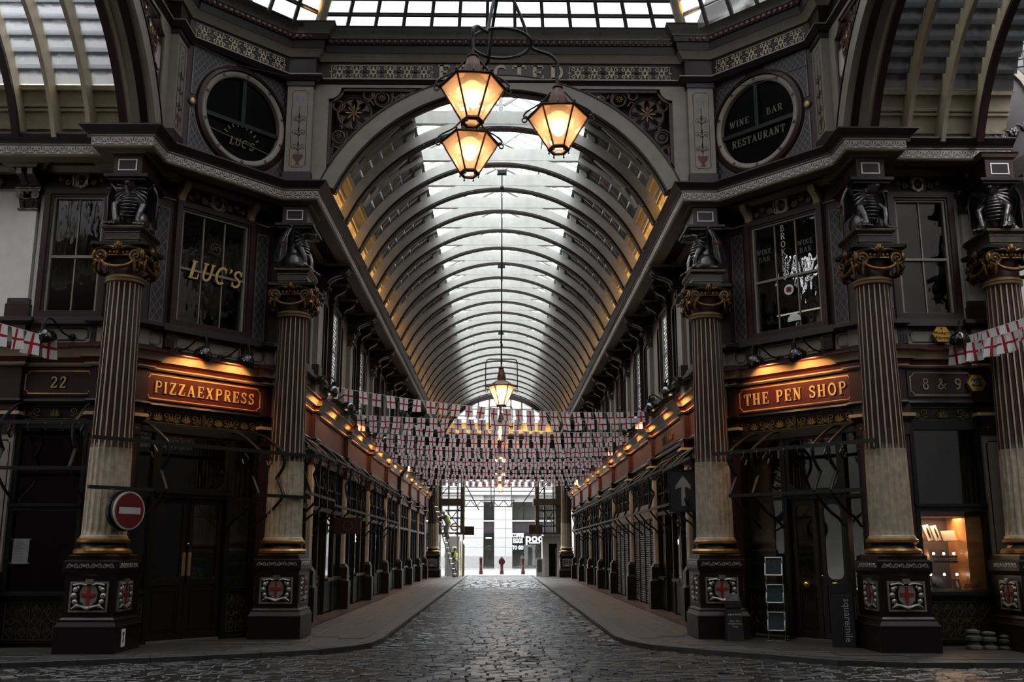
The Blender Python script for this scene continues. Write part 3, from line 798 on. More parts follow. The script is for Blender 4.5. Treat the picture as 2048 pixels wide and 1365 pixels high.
def side_front(F, m, riser_seen=True):
    """m: +1 when the outer end is on the viewer's right"""
    S = struct('shopfront', F); A = lambda a, b_: tuple(sorted((m*a, m*b_)))
    pil_low(S, m*.87, .34, -.10, CREAM, MAROON_D, True)
    pil_low(S, -m*.70, .36, -.06, MAROON, MAROON_D)
    xa, xb = A(-.50, .68)
    mb = MB()
    for x in (xa, xb-.07): mb.box(x, x+.07, -.05, .08, 0, 3.62)
    mb.build('post', GREENBLK, S)
    MB().box(xa, xb, -.06, .08, 3.5, 3.62).build('top_rail', GREENBLK, S)
    mb = MB(); mb.box(xa, xb, -.06, .06, 2.15, 2.22); mb.box(xa, xb, -.09, .06, 2.22, 2.27); mb.build('transom', GREENBLK, S)
    mb = MB(); mb.box(xa-.02, xb+.02, -.12, .06, .80, .86); mb.box(xa, xb, -.06, .06, .74, .80); mb.build('sill', GREENBLK, S)
    riser(S, xa+.07, xb-.07, .06, .74)
    grille(F, S, xa+.03, xb-.03, 3.62, 3.93, 1)
    W = struct_window(F)
    MB().box(xa+.07, xb-.07, .01, .017, .86, 2.15).build('shop_pane', G_SHOP, W); MB().box(xa+.07, xb-.07, .01, .017, 2.27, 3.5).build('shop_pane', G_SHOP, W)
    # first floor
    S2 = struct('wall_first_floor', F)
    pil = m*.86
    MB().box(pil-.20, pil+.20, -.14, .0, 5.36, 5.62).build('pilaster_base', MAROON, S2); MB().box(pil-.18, pil+.18, -.12, .0, 5.62, 5.72).build('pilaster_base', PURPLE, S2)
    MB().box(pil-.155, pil+.155, -.10, .03, 5.72, 7.30).build('pilaster_shaft', STONEW, S2)
    ionic(S2, pil, 7.30, 7.66, .155, -.10)
    console(S2, pil, .30, 7.66, 7.98, .34, PURPLE, n=2, cap=BROWN, y=-.02)
    mb = MB()
    for sg in (-1, 1): mb.box(pil+sg*.095-.045, pil+sg*.095+.045, -.375, -.34, 7.88, 7.975)
    mb.build('console_tips', STONEW, S2)
    for a, b_ in ((.57, .69), (1.02, 1.6)): MB().box(*A(a, b_), -.01, .06, 5.38, 7.70).build('wall_plate', STONEW, S2)
    MB().box(*A(-.95, -.56), -.01, .06, 5.38, 7.70).build('wall_plate', PURPLE, S2)
    mb = MB(); mb.box(*A(-.66, -.58), -.03, .02, 5.62, 7.66); mb.build('stone_strip', STONEW, S2)
    MB().box(*A(-.95, -.57), -.08, .0, 5.38, 5.6).build('pilaster_base', PURPLE, S2)
    MB().box(-.62, .62, -.20, 0, 5.26, 5.385).build('window_sill', PURPLE, S2)
    for sg in (-1, 1):
        mb = MB(); x = sg*.50; mb.box(x-.085, x+.085, -.12, .02, 4.98, 5.25); mb.build('sill_block', PURPLE, S2)
        mb = MB()
        for k in (-1, 0, 1): mb.box(x+k*.047-.011, x+k*.047+.011, -.125, -.11, 5.0, 5.13); mb.ball((x+k*.047, -.12, 5.2), .012, 6, 4)
        mb.build('block_grooves', BLACK, S2)
    line_panel(S2, -.40, .40, 4.965, 5.24, CREAM, BLACK, y=-.06, c=.045, arches=(.1,))
    crest(S2, 0, 7.86, .85, -.03, .5)
    sash(F, 0, .41, 5.46, 7.54, 2, 6.48)
    return S
def ionic(parent, xc, z0, z1, hw, y):
    h = z1-z0; mb = MB()
    mb.box(xc-hw-.02, xc+hw+.02, y-.03, .02, z0, z0+h*.08); mb.taper(xc, y/2, z0+h*.08, z0+h*.55, hw*.9, abs(y)/2+.0, hw*1.05, abs(y)/2+.04)
    mb.box(xc-hw-.06, xc+hw+.06, y-.08, .02, z1-h*.12, z1)
    for sg in (-1, 1):
        mb.tube([(xc+sg*hw*.85, y-.08, z0+h*.72), (xc+sg*hw*.85, y+.02, z0+h*.72)], h*.20, 12)
        mb.tube([(xc+sg*hw*.85, y-.095, z0+h*.72), (xc+sg*hw*.85, y-.07, z0+h*.72)], h*.08, 8)
        mb.tube([(xc+sg*hw*.5, y-.03, z0+h*.55), (xc+sg*hw*.55, y-.06, z0+h*.35), (xc+sg*hw*.45, y-.03, z0+h*.15)], h*.06, 5)
    mb.ball((xc, y-.06, z0+h*.88), (.04, .03, h*.14), 8, 5)
    mb.tube([(xc-hw*.7, y-.06, z0+h*.6), (xc, y-.07, z0+h*.48), (xc+hw*.7, y-.06, z0+h*.6)], h*.05, 5)
    mb.build('ionic_capital', BRONZE, parent, 35)
side_front(F_SL, -1); side_front(F_SR, 1)
# the cream wall beyond the white pilaster of the left arm
S = struct('wall_left_arm', F_SL)
MB().box(-8.6, -1.10, .0, .1, 5.38, 7.70).build('wall_plate', STONEW, S)
mb = MB(); mb.ribbon(notch(-3.2, -1.45, 5.5, 7.25, .22), .05, -.02, .01, True); mb.ribbon(notch(-3.1, -1.55, 5.6, 7.15, .2), .02, -.03, .01, True); mb.build('panel_moulding', BLACK, S)
MB().box(-8.6, -1.10, -.02, .1, 0, 3.98).build('shop_wall', BLACK, S)
crest(S, -1.75, 7.85, 1.2, -.03, .4)

S = struct('wall_right_arm', F_SR)
MB().box(1.62, 4.1, .0, .2, 3.98, 8.35).build('wall_plate', STONEW, S); MB().box(1.30, 4.1, .0, .2, -.05, 3.98).build('shop_wall', GREENBLK, S)

# ---------------------------------------------------------------- the arcade: one bay built once, then copied along both sides
bay = []; shut = []; first = []
class Cap:
    """stands in for a parent while the bay's meshes are collected"""
def collect(fn):
    before = set(bpy.data.objects); P = bpy.data.objects.new('collector', None); C.objects.link(P)
    fn(P); out = [(o.name.split('.')[0], o.data) for o in P.children]
    for o in list(P.children): bpy.data.objects.remove(o)
    bpy.data.objects.remove(P)
    return out
BW = 4.95/2 - HALF
def bay_ground(P, kind):
    xs = [-BW, -BW*.5, 0.0, BW*.5, BW]
    for x in xs: MB().box(x-.05, x+.05, -.04, .08, 0, 3.62).build('post', BLACK, P)
    MB().box(-BW, BW, -.05, .08, 3.5, 3.62).build('top_rail', BLACK, P)
    MB().box(-BW, BW, -.0, .06, 3.62, 3.95).build('grille_back', BLACK, P)
    mb = MB(); scrollwork(mb, -BW+.1, BW-.1, 3.66, 3.90, 4, .016); mb.build('gilt_scrolls', GILTDULL, P)
    if kind == 'shop':
        MB().box(-BW, BW, -.07, .08, 2.42, 2.52).build('transom', BLACK, P)
        for i, (a, c) in enumerate(zip(xs, xs[1:])):
            a += .05; c -= .05
            if i == 1:
                mb = MB(); ring(mb, a, c, .03, 2.42, .11, .05, .10); mb.box(a+.1, c-.1, .06, .10, .1, .95); mb.build('door_leaf', MAROON_D, P)
                MB().box(a+.1, c-.1, .07, .076, .95, 2.33).build('door_pane', G_SHOP, P)
            else:
                MB().box(a, c, -.01, .06, .04, .78).build('stall_riser', GREENBLK, P)
                mb = MB(); ring(mb, a+.06, c-.06, .14, .7, .02, -.025, -.005); mb.build('riser_moulding', GREENBLK, P)
                MB().box(a, c, -.10, .08, .78, .85).build('sill', GREENBLK, P)
                MB().box(a, c, .02, .026, .85, 2.42).build('shop_pane', G_SHOP, P)
            MB().box(a, c, .02, .026, 2.52, 3.5).build('upper_pane', G_SHOP, P)
            MB().box((a+c)/2-.02, (a+c)/2+.02, -.01, .05, 2.52, 3.5).build('glazing_bar', BLACK, P)
            MB().box(a, c, -.01, .05, 2.98, 3.02).build('glazing_bar', BLACK, P)
    else:
        MB().box(-BW, BW, -.04, .08, 2.40, 2.82).build('shutter_box', BROWN, P)
        for i, (a, c) in enumerate(zip(xs, xs[1:])):
            a += .05; c -= .05; mb = MB(); lo = [];
            for k in range(38):
                z = .03+k*(2.37/38)
                mb.add([(a, .02, z), (c, .02, z), (c, -.012, z+.02), (a, -.012, z+.02), (c, -.012, z+.045), (a, -.012, z+.045), (c, .02, z+.0624), (a, .02, z+.0624)], [(0,1,2,3), (3,2,4,5), (5,4,6,7)])
            o = mb.build('roller_shutter', GREYP, P)
            MB().box(a, c, .02, .026, 2.82, 3.5).build('upper_pane', G_SHOP, P)
            MB().box((a+c)/2-.02, (a+c)/2+.02, -.01, .05, 2.82, 3.5).build('glazing_bar', BLACK, P)
            MB().box(a, c, -.01, .05, 3.12, 3.16).build('glazing_bar', BLACK, P)
def bay_first(P):
    for sg in (-1, 1):
        for a, c in ((.70, .98), (1.42, BW+.05)): MB().box(*sorted((sg*a, sg*c)), -.015, .06, 5.38, 7.70).build('wall_plate', CREAM, P)
        mb = MB(); mb.box(*sorted((sg*.98, sg*1.42)), -.015, .06, 5.38, 5.62); mb.box(*sorted((sg*.98, sg*1.42)), -.015, .06, 7.42, 7.70); mb.build('wall_plate', CREAM, P)
        hole = [(sg*1.20+q[0]*.17, 5.65+.0+q[1]) for q in ()]
        MB().box(*sorted((sg*.98, sg*1.42)), .02, .06, 5.62, 7.42).build('niche_back', PURPLE, P)
        pts = [(sg*1.2-.20, 5.64), (sg*1.2-.20, 7.2)] + arc(sg*1.2, 7.2, .20, .20, 180, 0, 8) + [(sg*1.2+.20, 5.64)]
        mb = MB(); mb.ribbon(pts, .045, -.05, .03, True); mb.build('niche_frame', BLACK, P)
        MB().box(sg*1.2-.06, sg*1.2+.06, -.01, .03, 5.75, 7.2).build('niche_ornament', BROWN, P)
        console(P, sg*.78, .14, 7.52, 7.98, .42, PURPLE, name='small_console', cap=BROWN, y=-.01)
        MB().box(*sorted((sg*.70, sg*(BW+.05))), -.06, .0, 5.38, 5.55).build('plinth_band', PURPLE, P)
    MB().box(-.72, .72, -.20, 0, 5.26, 5.385).build('window_sill', PURPLE, P)
    line_panel(P, -.6, .6, 4.965, 5.24, CREAM, MAROON, y=-.06, c=.045)
    crest(P, 0, 7.86, .9, -.03, .5)
def bay_pilaster(P):
    pil_low(P, 0, .30, -.12, CREAMW, MAROON_D)
    MB().box(-.21, .21, -.18, .0, 5.36, 5.66).build('pilaster_base', PURPLE, P)
    MB().box(-.17, .17, -.13, .03, 5.66, 7.10).build('pilaster_shaft', CREAM, P)
    ionic(P, 0, 7.10, 7.45, .16, -.13)
    console(P, 0, .34, 7.45, 7.98, .72, PURPLE, name='great_console', n=2, cap=BROWN, y=-.05)
SHOPB = collect(lambda P: bay_ground(P, 'shop')); SHUTB = collect(lambda P: bay_ground(P, 'shutter')); FIRSTB = collect(bay_first); PILB = collect(bay_pilaster)
def place(kind, F, t, meshes, label=None):
    S = struct(kind, F @ Matrix.Translation((t, 0, 0)), label=label)
    for nm, me in meshes: link(nm, me, S)
    return S
for side, F, m in (('left', F_AL, 1), ('right', F_AR, -1)):
    for k, t in enumerate(PIL): place('pilaster', F, m*t, PILB)
    cs = [(PIL[0]-4.95/2)] + [(a+c)/2 for a, c in zip(PIL, PIL[1:])] + [PIL[-1]+4.95/2]
    for k, t in enumerate(cs[:-1]):
        if k == 0:                                        # the short first bay behind the great column
            S = struct('shopfront', F)
            a, c = sorted((m*.35, m*(PIL[0]-HALF)))
            for x in (a+.05, (a+c)/2, c-.05): MB().box(x-.05, x+.05, -.04, .08, 0, 3.62).build('post', BLACK, S)
            MB().box(a, c, -.05, .08, 3.5, 3.62).build('top_rail', BLACK, S); MB().box(a, c, -.07, .08, 2.42, 2.52).build('transom', BLACK, S)
            MB().box(a, c, 0, .06, 3.62, 3.95).build('grille_back', BLACK, S)
            MB().box(a, c, .02, .026, .85, 2.42).build('shop_pane', G_SHOP, S); MB().box(a, c, .02, .026, 2.52, 3.5).build('upper_pane', G_SHOP, S)
            MB().box(a, c, -.01, .06, .04, .78).build('stall_riser', GREENBLK, S); MB().box(a, c, -.08, .08, .78, .85).build('sill', GREENBLK, S)
            S2 = struct('wall_first_floor', F); mid = m*(PIL[0]+.35)/2
            for u, v in ((.1, mid*m-.7), (mid*m+.7, PIL[0]-HALF+.05)): MB().box(*sorted((m*u, m*v)), -.015, .06, 5.38, 7.70).build('wall_plate', CREAM, S2)
            MB().box(mid-.72, mid+.72, -.2, 0, 5.26, 5.385).build('window_sill', PURPLE, S2)
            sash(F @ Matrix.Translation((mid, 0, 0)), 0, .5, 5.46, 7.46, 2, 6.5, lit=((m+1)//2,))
            continue
        place('shopfront', F, m*t, SHUTB if (side == 'right' and k in (2, 3)) else SHOPB)
        place('wall_first_floor', F, m*t, FIRSTB)
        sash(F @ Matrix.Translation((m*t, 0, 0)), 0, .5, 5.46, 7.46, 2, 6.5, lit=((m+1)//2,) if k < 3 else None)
        if (side, k) in (('left', 3), ('left', 4)): MB().box(1.2, 2.1, .35, .38, .9, 3.4).build('glow_panel', LITP, struct('shop_glow', F @ Matrix.Translation((t, 0, 0))))
        if (side, k) in (('right', 2), ('right', 3)): MB().box(-2.2, 2.2, .35, .38, 2.85, 3.5).build('glow_panel', LITP, struct('shop_glow', F @ Matrix.Translation((-t, 0, 0))))  # glowing panel added to stand in for the upper panes' bright reflection
# ---------------------------------------------------------------- roofs
R0, Z0 = 3.55, 6.89
def pol(R, a): return (R*math.cos(math.radians(a)), Z0+R*math.sin(math.radians(a)))
def arcR(R, a, b_, n): return [pol(R, a+(b_-a)*i/n) for i in range(n+1)]
vault = struct('ceiling', label='barrel vault of grey ribs over the arcade')
RY = [20.05] + [22.1+1.65*k for k in range(22)]
mb = MB(); mb.strip(arcR(R0, 23, 157, 40), arcR(R0+.22, 23, 157, 40), -.06, .06)
mb.prism([(-1.98, 10.50), (1.98, 10.50), (1.98, 10.68), (1.75, 10.80), (-1.75, 10.80), (-1.98, 10.68)], -.065, .065, 'y')
for sg in (-1, 1): mb.box(*sorted((sg*1.86, sg*2.02)), -.062, .062, 10.10, 10.66)
rib_me = mb.mesh('rib', VAULT, 30)
mb = MB(); mb.strip(arcR(R0-.05, 23, 157, 40), arcR(R0, 23, 157, 40), -.10, .10)
for a in range(30, 152, 8):
    x, z = pol(R0-.06, a)
    for yy in (-.11,): mb.ball((x, yy, z), .026, 6, 4)
fl_me = mb.mesh('rib_flange', MAROON_D)
def bay_meshes(L, cols, glass, a0=36.0, a1=62.0, rows=6):
    out = {}
    mb = MB(); mb.strip(arcR(R0+.36, 20, a0, 8), arcR(R0+.40, 20, a0, 8), 0, L)
    for a in (24, 29, 30.5): mb.strip(arcR(R0+.335, a, a+.5, 1), arcR(R0+.37, a, a+.5, 1), 0, L)
    mb.strip(arcR(R0+.30, a0-1.4, a0, 1), arcR(R0+.38, a0-1.4, a0, 1), 0, L)
    out['board'] = mb.mesh('board', VAULTB, 30)
    mb = MB()
    for i in range(1, cols): mb.strip(arcR(R0+.22, a0, a1, 12), arcR(R0+.40, a0, a1, 12), L*i/cols-.02, L*i/cols+.02)
    out['rafter'] = mb.mesh('rafter', VAULT, 30)
    return out
def pane_matrix(a, da, Rl, Rh, y):
    """a lapped pane: its lower edge hangs inwards over the pane below"""
    xl, zl = pol(Rl, a); xh, zh = pol(Rh, a+da*1.15)
    d = Vector((xh-xl, 0, zh-zl)); L = d.length; d.normalize(); n = Vector((-d.z, 0, d.x)); 
    return Matrix(((0, d.x, n.x, (xl+xh)/2), (1, 0, 0, y), (0, d.z, n.z, (zl+zh)/2), (0, 0, 0, 1))), L
MIR = Matrix.Diagonal((-1, 1, 1, 1))
pane_me = {}
def glass_pane(parent, M, wx, wy, glass, mir=False, store=None):
    key = glass.name
    if key not in pane_me: pane_me[key] = MB().box(-.5, .5, -.5, .5, -.006, .006).mesh('glass_pane', glass)
    T = (MIR @ M if mir else M) @ Matrix.Diagonal((wx, wy, 1, 1))
    if store is not None:
        store.T = T; store.box(-.5, .5, -.5, .5, -.006, .006); store.T = None; return
    o = link('glass_pane', pane_me[key], parent); o.matrix_local = T
far_panes = MB(); bm1 = {}
skyp = {}
for i, Y in enumerate(RY):
    r = link('rib', rib_me, vault); r.location = (0, Y, 0)
    link('rib_flange', fl_me, r)
    y0 = Y; L = (RY[i+1] if i+1 < len(RY) else 58.4) - Y
    if i == 0: spans = [(18.6, 1.45), (Y, L)]
    else: spans = [(Y, L)]
    for y0, L in spans:
        k = round(L, 2)
        if k not in bm1:
            bm1[k] = bay_meshes(L, 3, G_DARK)
            mb = MB(); mb.box(2.0, 2.07, 0, L, 10.24, 10.62); mb.box(1.99, 2.17, 0, L, 10.58, 10.68); bm1[k]['lantern_side'] = mb.mesh('lantern_side', VAULT)
            mb = MB(); n = 4
            for q in range(n): 
                yy = L*(q+.5)/n
                mb.strip([(2.12, 10.64), (0, 11.72)], [(2.12, 10.70), (0, 11.78)], yy-.018, yy+.018)
            mb.strip([(1.02, 11.19), (.98, 11.21)], [(1.02, 11.25), (.98, 11.27)], 0, L)
            bm1[k]['glazing_bars'] = mb.mesh('glazing_bars', VAULT)
            mb = MB(); mb.strip([(2.14, 10.675), (0, 11.76)], [(2.14, 10.685), (0, 11.77)], .01, L-.01); bm1[k]['skylight_pane'] = mb.mesh('skylight_pane', G_SKY)
            mb = MB(); mb.tube([(2.80, L/2, 9.46), (2.12, L/2, 10.14)], .045, 4); bm1[k]['strut'] = mb.mesh('strut', VAULT)
        for sg in (1, -1):
            for nm, me in bm1[k].items():
                o = link(nm, me, vault); o.matrix_local = Matrix.Translation((0, y0, 0)) @ (ID if sg > 0 else MIR)
                if nm in ('rafter', 'glazing_bars'): o['kind'] = 'stuff'
            for rr in range(6):
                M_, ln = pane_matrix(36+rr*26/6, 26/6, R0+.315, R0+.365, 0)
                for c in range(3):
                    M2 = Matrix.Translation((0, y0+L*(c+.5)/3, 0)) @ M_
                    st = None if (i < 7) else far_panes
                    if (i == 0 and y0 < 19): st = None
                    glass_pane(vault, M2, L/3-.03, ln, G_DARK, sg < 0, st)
    mb = MB(); mb.box(-.05, .05, Y-.05, Y+.05, 10.8, 11.72); 
    for sg in (-1, 1): mb.tube([(sg*.06, Y, 10.95), (sg*.65, Y, 11.36)], .04, 4); mb.strip([(sg*2.1, 10.60), (0, 11.68)], [(sg*2.1, 10.68), (0, 11.78)], Y-.05, Y+.05)
    mb.build('king_post', VAULT, vault)
for sg in (-1, 1):
    lo_ = [(sg*p[0], p[1]) for p in arcR(R0+.34, 20, 60, 16)]; hi_ = [(sg*4.3, p[1]) if i < 8 else (sg*4.3*(1-(i-8)/8)+sg*2.0*(i-8)/8, 10.62) for i, p in enumerate(arcR(R0+.34, 20, 60, 16))]
    MB().strip(lo_, hi_, 18.72, 18.78).build('sky_blocking_board', MAROON_D, vault)  # dark sheet added behind the tracery to block the sky
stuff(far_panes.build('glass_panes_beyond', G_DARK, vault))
for sg in (-1, 1):
    d = bpy.data.lights.new('cornice_uplight', 'AREA'); d.shape = 'RECTANGLE'; d.size = .05; d.size_y = 40; d.energy = 260; d.color = (1, .56, .16)
    d.spread = math.radians(120)
    o = bpy.data.objects.new('cornice_uplight', d); C.objects.link(o); o.parent = vault
    M_ = Matrix.Translation((sg*3.42, 38.9, 8.41))
    o.matrix_local = M_ @ Matrix.Rotation(sg*math.radians(28), 4, 'Y') @ Matrix.Rotation(PI, 4, 'X')

# side arms: the same vault turned through a right angle, with close rafters
def arm_roof(sgx, glass, xs, xend, name, visible_cols):
    S = struct(name); T = Matrix(((0, 1, 0, 0), (1, 0, 0, 12.4), (0, 0, 1, 0), (0, 0, 0, 1)))   # local x -> world y, local y -> world x
    raf = MB(); raf.strip(arcR(R0-.02, 23, 157, 40), arcR(R0+.32, 23, 157, 40), -.035, .035); raf_me = raf.mesh('rafter', VAULTB, 30)
    fl = MB(); fl.strip(arcR(R0-.09, 23, 157, 40), arcR(R0-.02, 23, 157, 40), -.06, .06); fl_me2 = fl.mesh('rib_flange', MAROON, 30)
    cols = []; x = xs
    while x < xend:
        cols.append(x); x += .60
    for i, x in enumerate(cols):
        o = link('rafter', raf_me, S); o.matrix_local = T @ Matrix.Translation((0, sgx*x, 0))
        if i % 3 == 0: link('rib_flange', fl_me2, o)
    bmesh_ = {}
    mb = MB(); mb.strip(arcR(R0+.30, 20, 36, 8), arcR(R0+.34, 20, 36, 8), 0, .6)
    for a in (25, 29.5, 30.6): mb.strip(arcR(R0+.265, a, a+.6, 1), arcR(R0+.31, a, a+.6, 1), 0, .6)
    mb.strip(arcR(R0+.24, 34.8, 36, 1), arcR(R0+.32, 34.8, 36, 1), 0, .6)
    bd = mb.mesh('board', VAULTB, 30); rest_ = MB()
    for i, x in enumerate(cols):
        for sg in (1, -1):
            o = link('board', bd, S); yy = x if sgx > 0 else -x-.6
            o.matrix_local = T @ (ID if sg > 0 else MIR) @ Matrix.Translation((0, yy, 0))
            n = 13
            for r in range(n):
                M_, ln = pane_matrix(36+r*54/n, 54/n, R0+.24, R0+.35, 0)
                M2 = T @ (ID if sg > 0 else MIR) @ Matrix.Translation((0, sgx*(x+.3), 0)) @ M_
                vis = sg > 0 and i < visible_cols
                glass_pane(S, M2, .55, ln, glass, False, None if vis else rest_)
    o = rest_.build('glass_panes_beyond', glass, S); stuff(o)
    return S
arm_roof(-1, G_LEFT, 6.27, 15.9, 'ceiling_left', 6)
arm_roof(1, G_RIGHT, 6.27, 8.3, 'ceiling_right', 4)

# the octagonal glazed dome over the crossing
DV = [(3.60, 17.92), (5.55, 15.98), (5.55, 8.82), (3.60, 6.88), (-3.60, 6.88), (-5.55, 8.82), (-5.55, 15.98), (-3.60, 17.92)]
KS = [(1.0, 11.50), (.955, 11.93), (.91, 12.30), (.86, 12.63), (.80, 12.95), (.70, 13.38), (.55, 13.85), (.35, 14.25), (.06, 14.45)]
def dp(i, u, k):
    a = DV[i % 8]; c = DV[(i+1) % 8]; x = a[0]+(c[0]-a[0])*u; y = a[1]+(c[1]-a[1])*u
    return Vector((x*k, 12.4+(y-12.4)*k, 0))
def kz(t):
    s = t*(len(KS)-1); i = min(int(s), len(KS)-2); f = s-i
    return KS[i][0]+(KS[i+1][0]-KS[i][0])*f, KS[i][1]+(KS[i+1][1]-KS[i][1])*f
def dpt(i, u, t):
    k, z = kz(t); p = dp(i, u, k); p.z = z; return p
dome = struct('ceiling_dome', label='octagonal glazed dome over the crossing')
DBAR = PM('dome_bar_paint', (.045,.038,.032), .5, var=.2)
rest_ = MB(); NR = 13; lapb = MB()
for i in range(8):
    L = (Vector(DV[i])-Vector(DV[(i+1) % 8])).length; n = max(4, round(L/.55))
    for j in range(n+1):
        if j in (0,): 
            mb = MB(); pts = [dpt(i, 0, t/16) for t in range(17)]
            mb.tube([p-Vector((0, 0, .05)) for p in pts], .11, 6); mb.build('hip_rib', VAULTB, dome)
            continue
        if j == n: continue
        mb = MB(); pts = [dpt(i, j/n, t/12)-Vector((0, 0, .03)) for t in range(12)]
        mb.tube(pts, .045, 4); mb.build('rafter', DBAR, dome)
    for r in range(NR):
        for j in range(n):
            t0, t1 = r/NR, (r+1.12)/NR
            if t1 > 1: continue
            q = [dpt(i, (j+.06)/n, t0)-Vector((0, 0, .035)), dpt(i, (j+.94)/n, t0)-Vector((0, 0, .035)), dpt(i, (j+.94)/n, t1)+Vector((0, 0, .02)), dpt(i, (j+.06)/n, t1)+Vector((0, 0, .02))]
            nn = (q[1]-q[0]).cross(q[2]-q[0]).normalized()*.006
            vis = i in (7, 0, 6) and r < 4
            mb = MB() if vis else rest_
            mb.add([tuple(p) for p in q]+[tuple(p+nn) for p in q], [(0,1,2,3), (7,6,5,4), (0,4,5,1), (1,5,6,2), (2,6,7,3), (3,7,4,0)])
            if vis: mb.build('glass_pane', G_DOME, dome)
        if r:
            a, c = dpt(i, 0, r/NR), dpt(i, 1, r/NR)
            lapb.tube([a+Vector((0, 0, .01)), c+Vector((0, 0, .01))], [.042, .042], 4)
stuff(rest_.build('glass_panes_beyond', G_DOME, dome)); stuff(lapb.build('lap_bars', DBAR, dome))
for sg in (-1, 1):
    d = bpy.data.lights.new('hip_uplight', 'SPOT'); d.energy = 45; d.color = (1, .52, .10); d.spot_size = math.radians(70); d.shadow_soft_size = .04
    o = bpy.data.objects.new('hip_uplight', d); C.objects.link(o); o.parent = dome
    o.matrix_local = Matrix.Translation((sg*3.72, 17.45, 11.55)) @ Matrix.Rotation(PI-math.radians(25), 4, 'X')

# neighbouring masses that shut the daylight out of the roofs' lower sides, and the crossing behind the camera
NB = PM('sooty_brick', (.06,.05,.045), .8, var=.2)
for nm, bx in (('building_left', (-21.9, -5.3, 17.95, 62, 8.45, 13.0)), ('building_right', (5.3, 40, 17.95, 62, 8.45, 15.5)), ('building_left_near', (-21.9, -5.9, -20, 7.0, -.1, 15)), ('building_right_near', (8.9, 40, -20, 17.8, -.1, 14))):
    if nm == 'building_right_near': 
        b = MB().box(11.5, 40, -20, 17.8, -.1, 13); 
    else:
        b = MB().box(*bx)
        if nm == 'building_right': b.box(9.4, 40, 17.95, 62, -.1, 8.44)
    tag(b.build(nm.replace('_near', ''), NB), {'building_left': 'tall sooty brick building rising over the arcade wall with the PIZZAEXPRESS side', 'building_right': 'tall sooty brick building rising over the arcade wall with the pen shop side', 'building_left_near': 'sooty brick building beside the near end of the market, by the number 22 arm', 'building_right_near': 'sooty brick building closing the short arm beyond number 8 and 9'}[nm], 'building')
tag(MB().box(-36, -22, -14, 34, -.1, 12).build('building', PM('pale_render', (.24,.235,.225), .7)), 'unseen pale building added to send light into the number 22 arm', 'building')  # unseen block added to dim door reflections and bounce light into the arm
S = struct('wall_back')
b = MB()
for sg in (-1, 1):
    b.prism([(sg*4.3, -14), (sg*4.3, 5.86), (sg*6.32, 8.15), (sg*16 if sg < 0 else 9.5, 8.15), (sg*16 if sg < 0 else 9.5, 7.6), (sg*6.6, 7.6), (sg*4.6, 5.5), (sg*4.6, -14)], -.1, 8.35, 'z')
b.box(-4.6, 4.6, -14.4, -14, -.1, 12)  # unseen end, closed solid to keep daylight out of the hall
b.build('back_wall', MAROON, S)
b = MB(); b.strip([pol(R0, a) for a in range(20, 161, 5)], [pol(R0+.6, a) for a in range(20, 161, 5)], -14, 6.3)
b.build('back_vault', VAULT, S)
for sg in (-1, 1): MB().box(*sorted((sg*3.3, sg*4.7)), -14, 6.3, 8.1, 8.4).build('back_cornice', PURPLE, S)
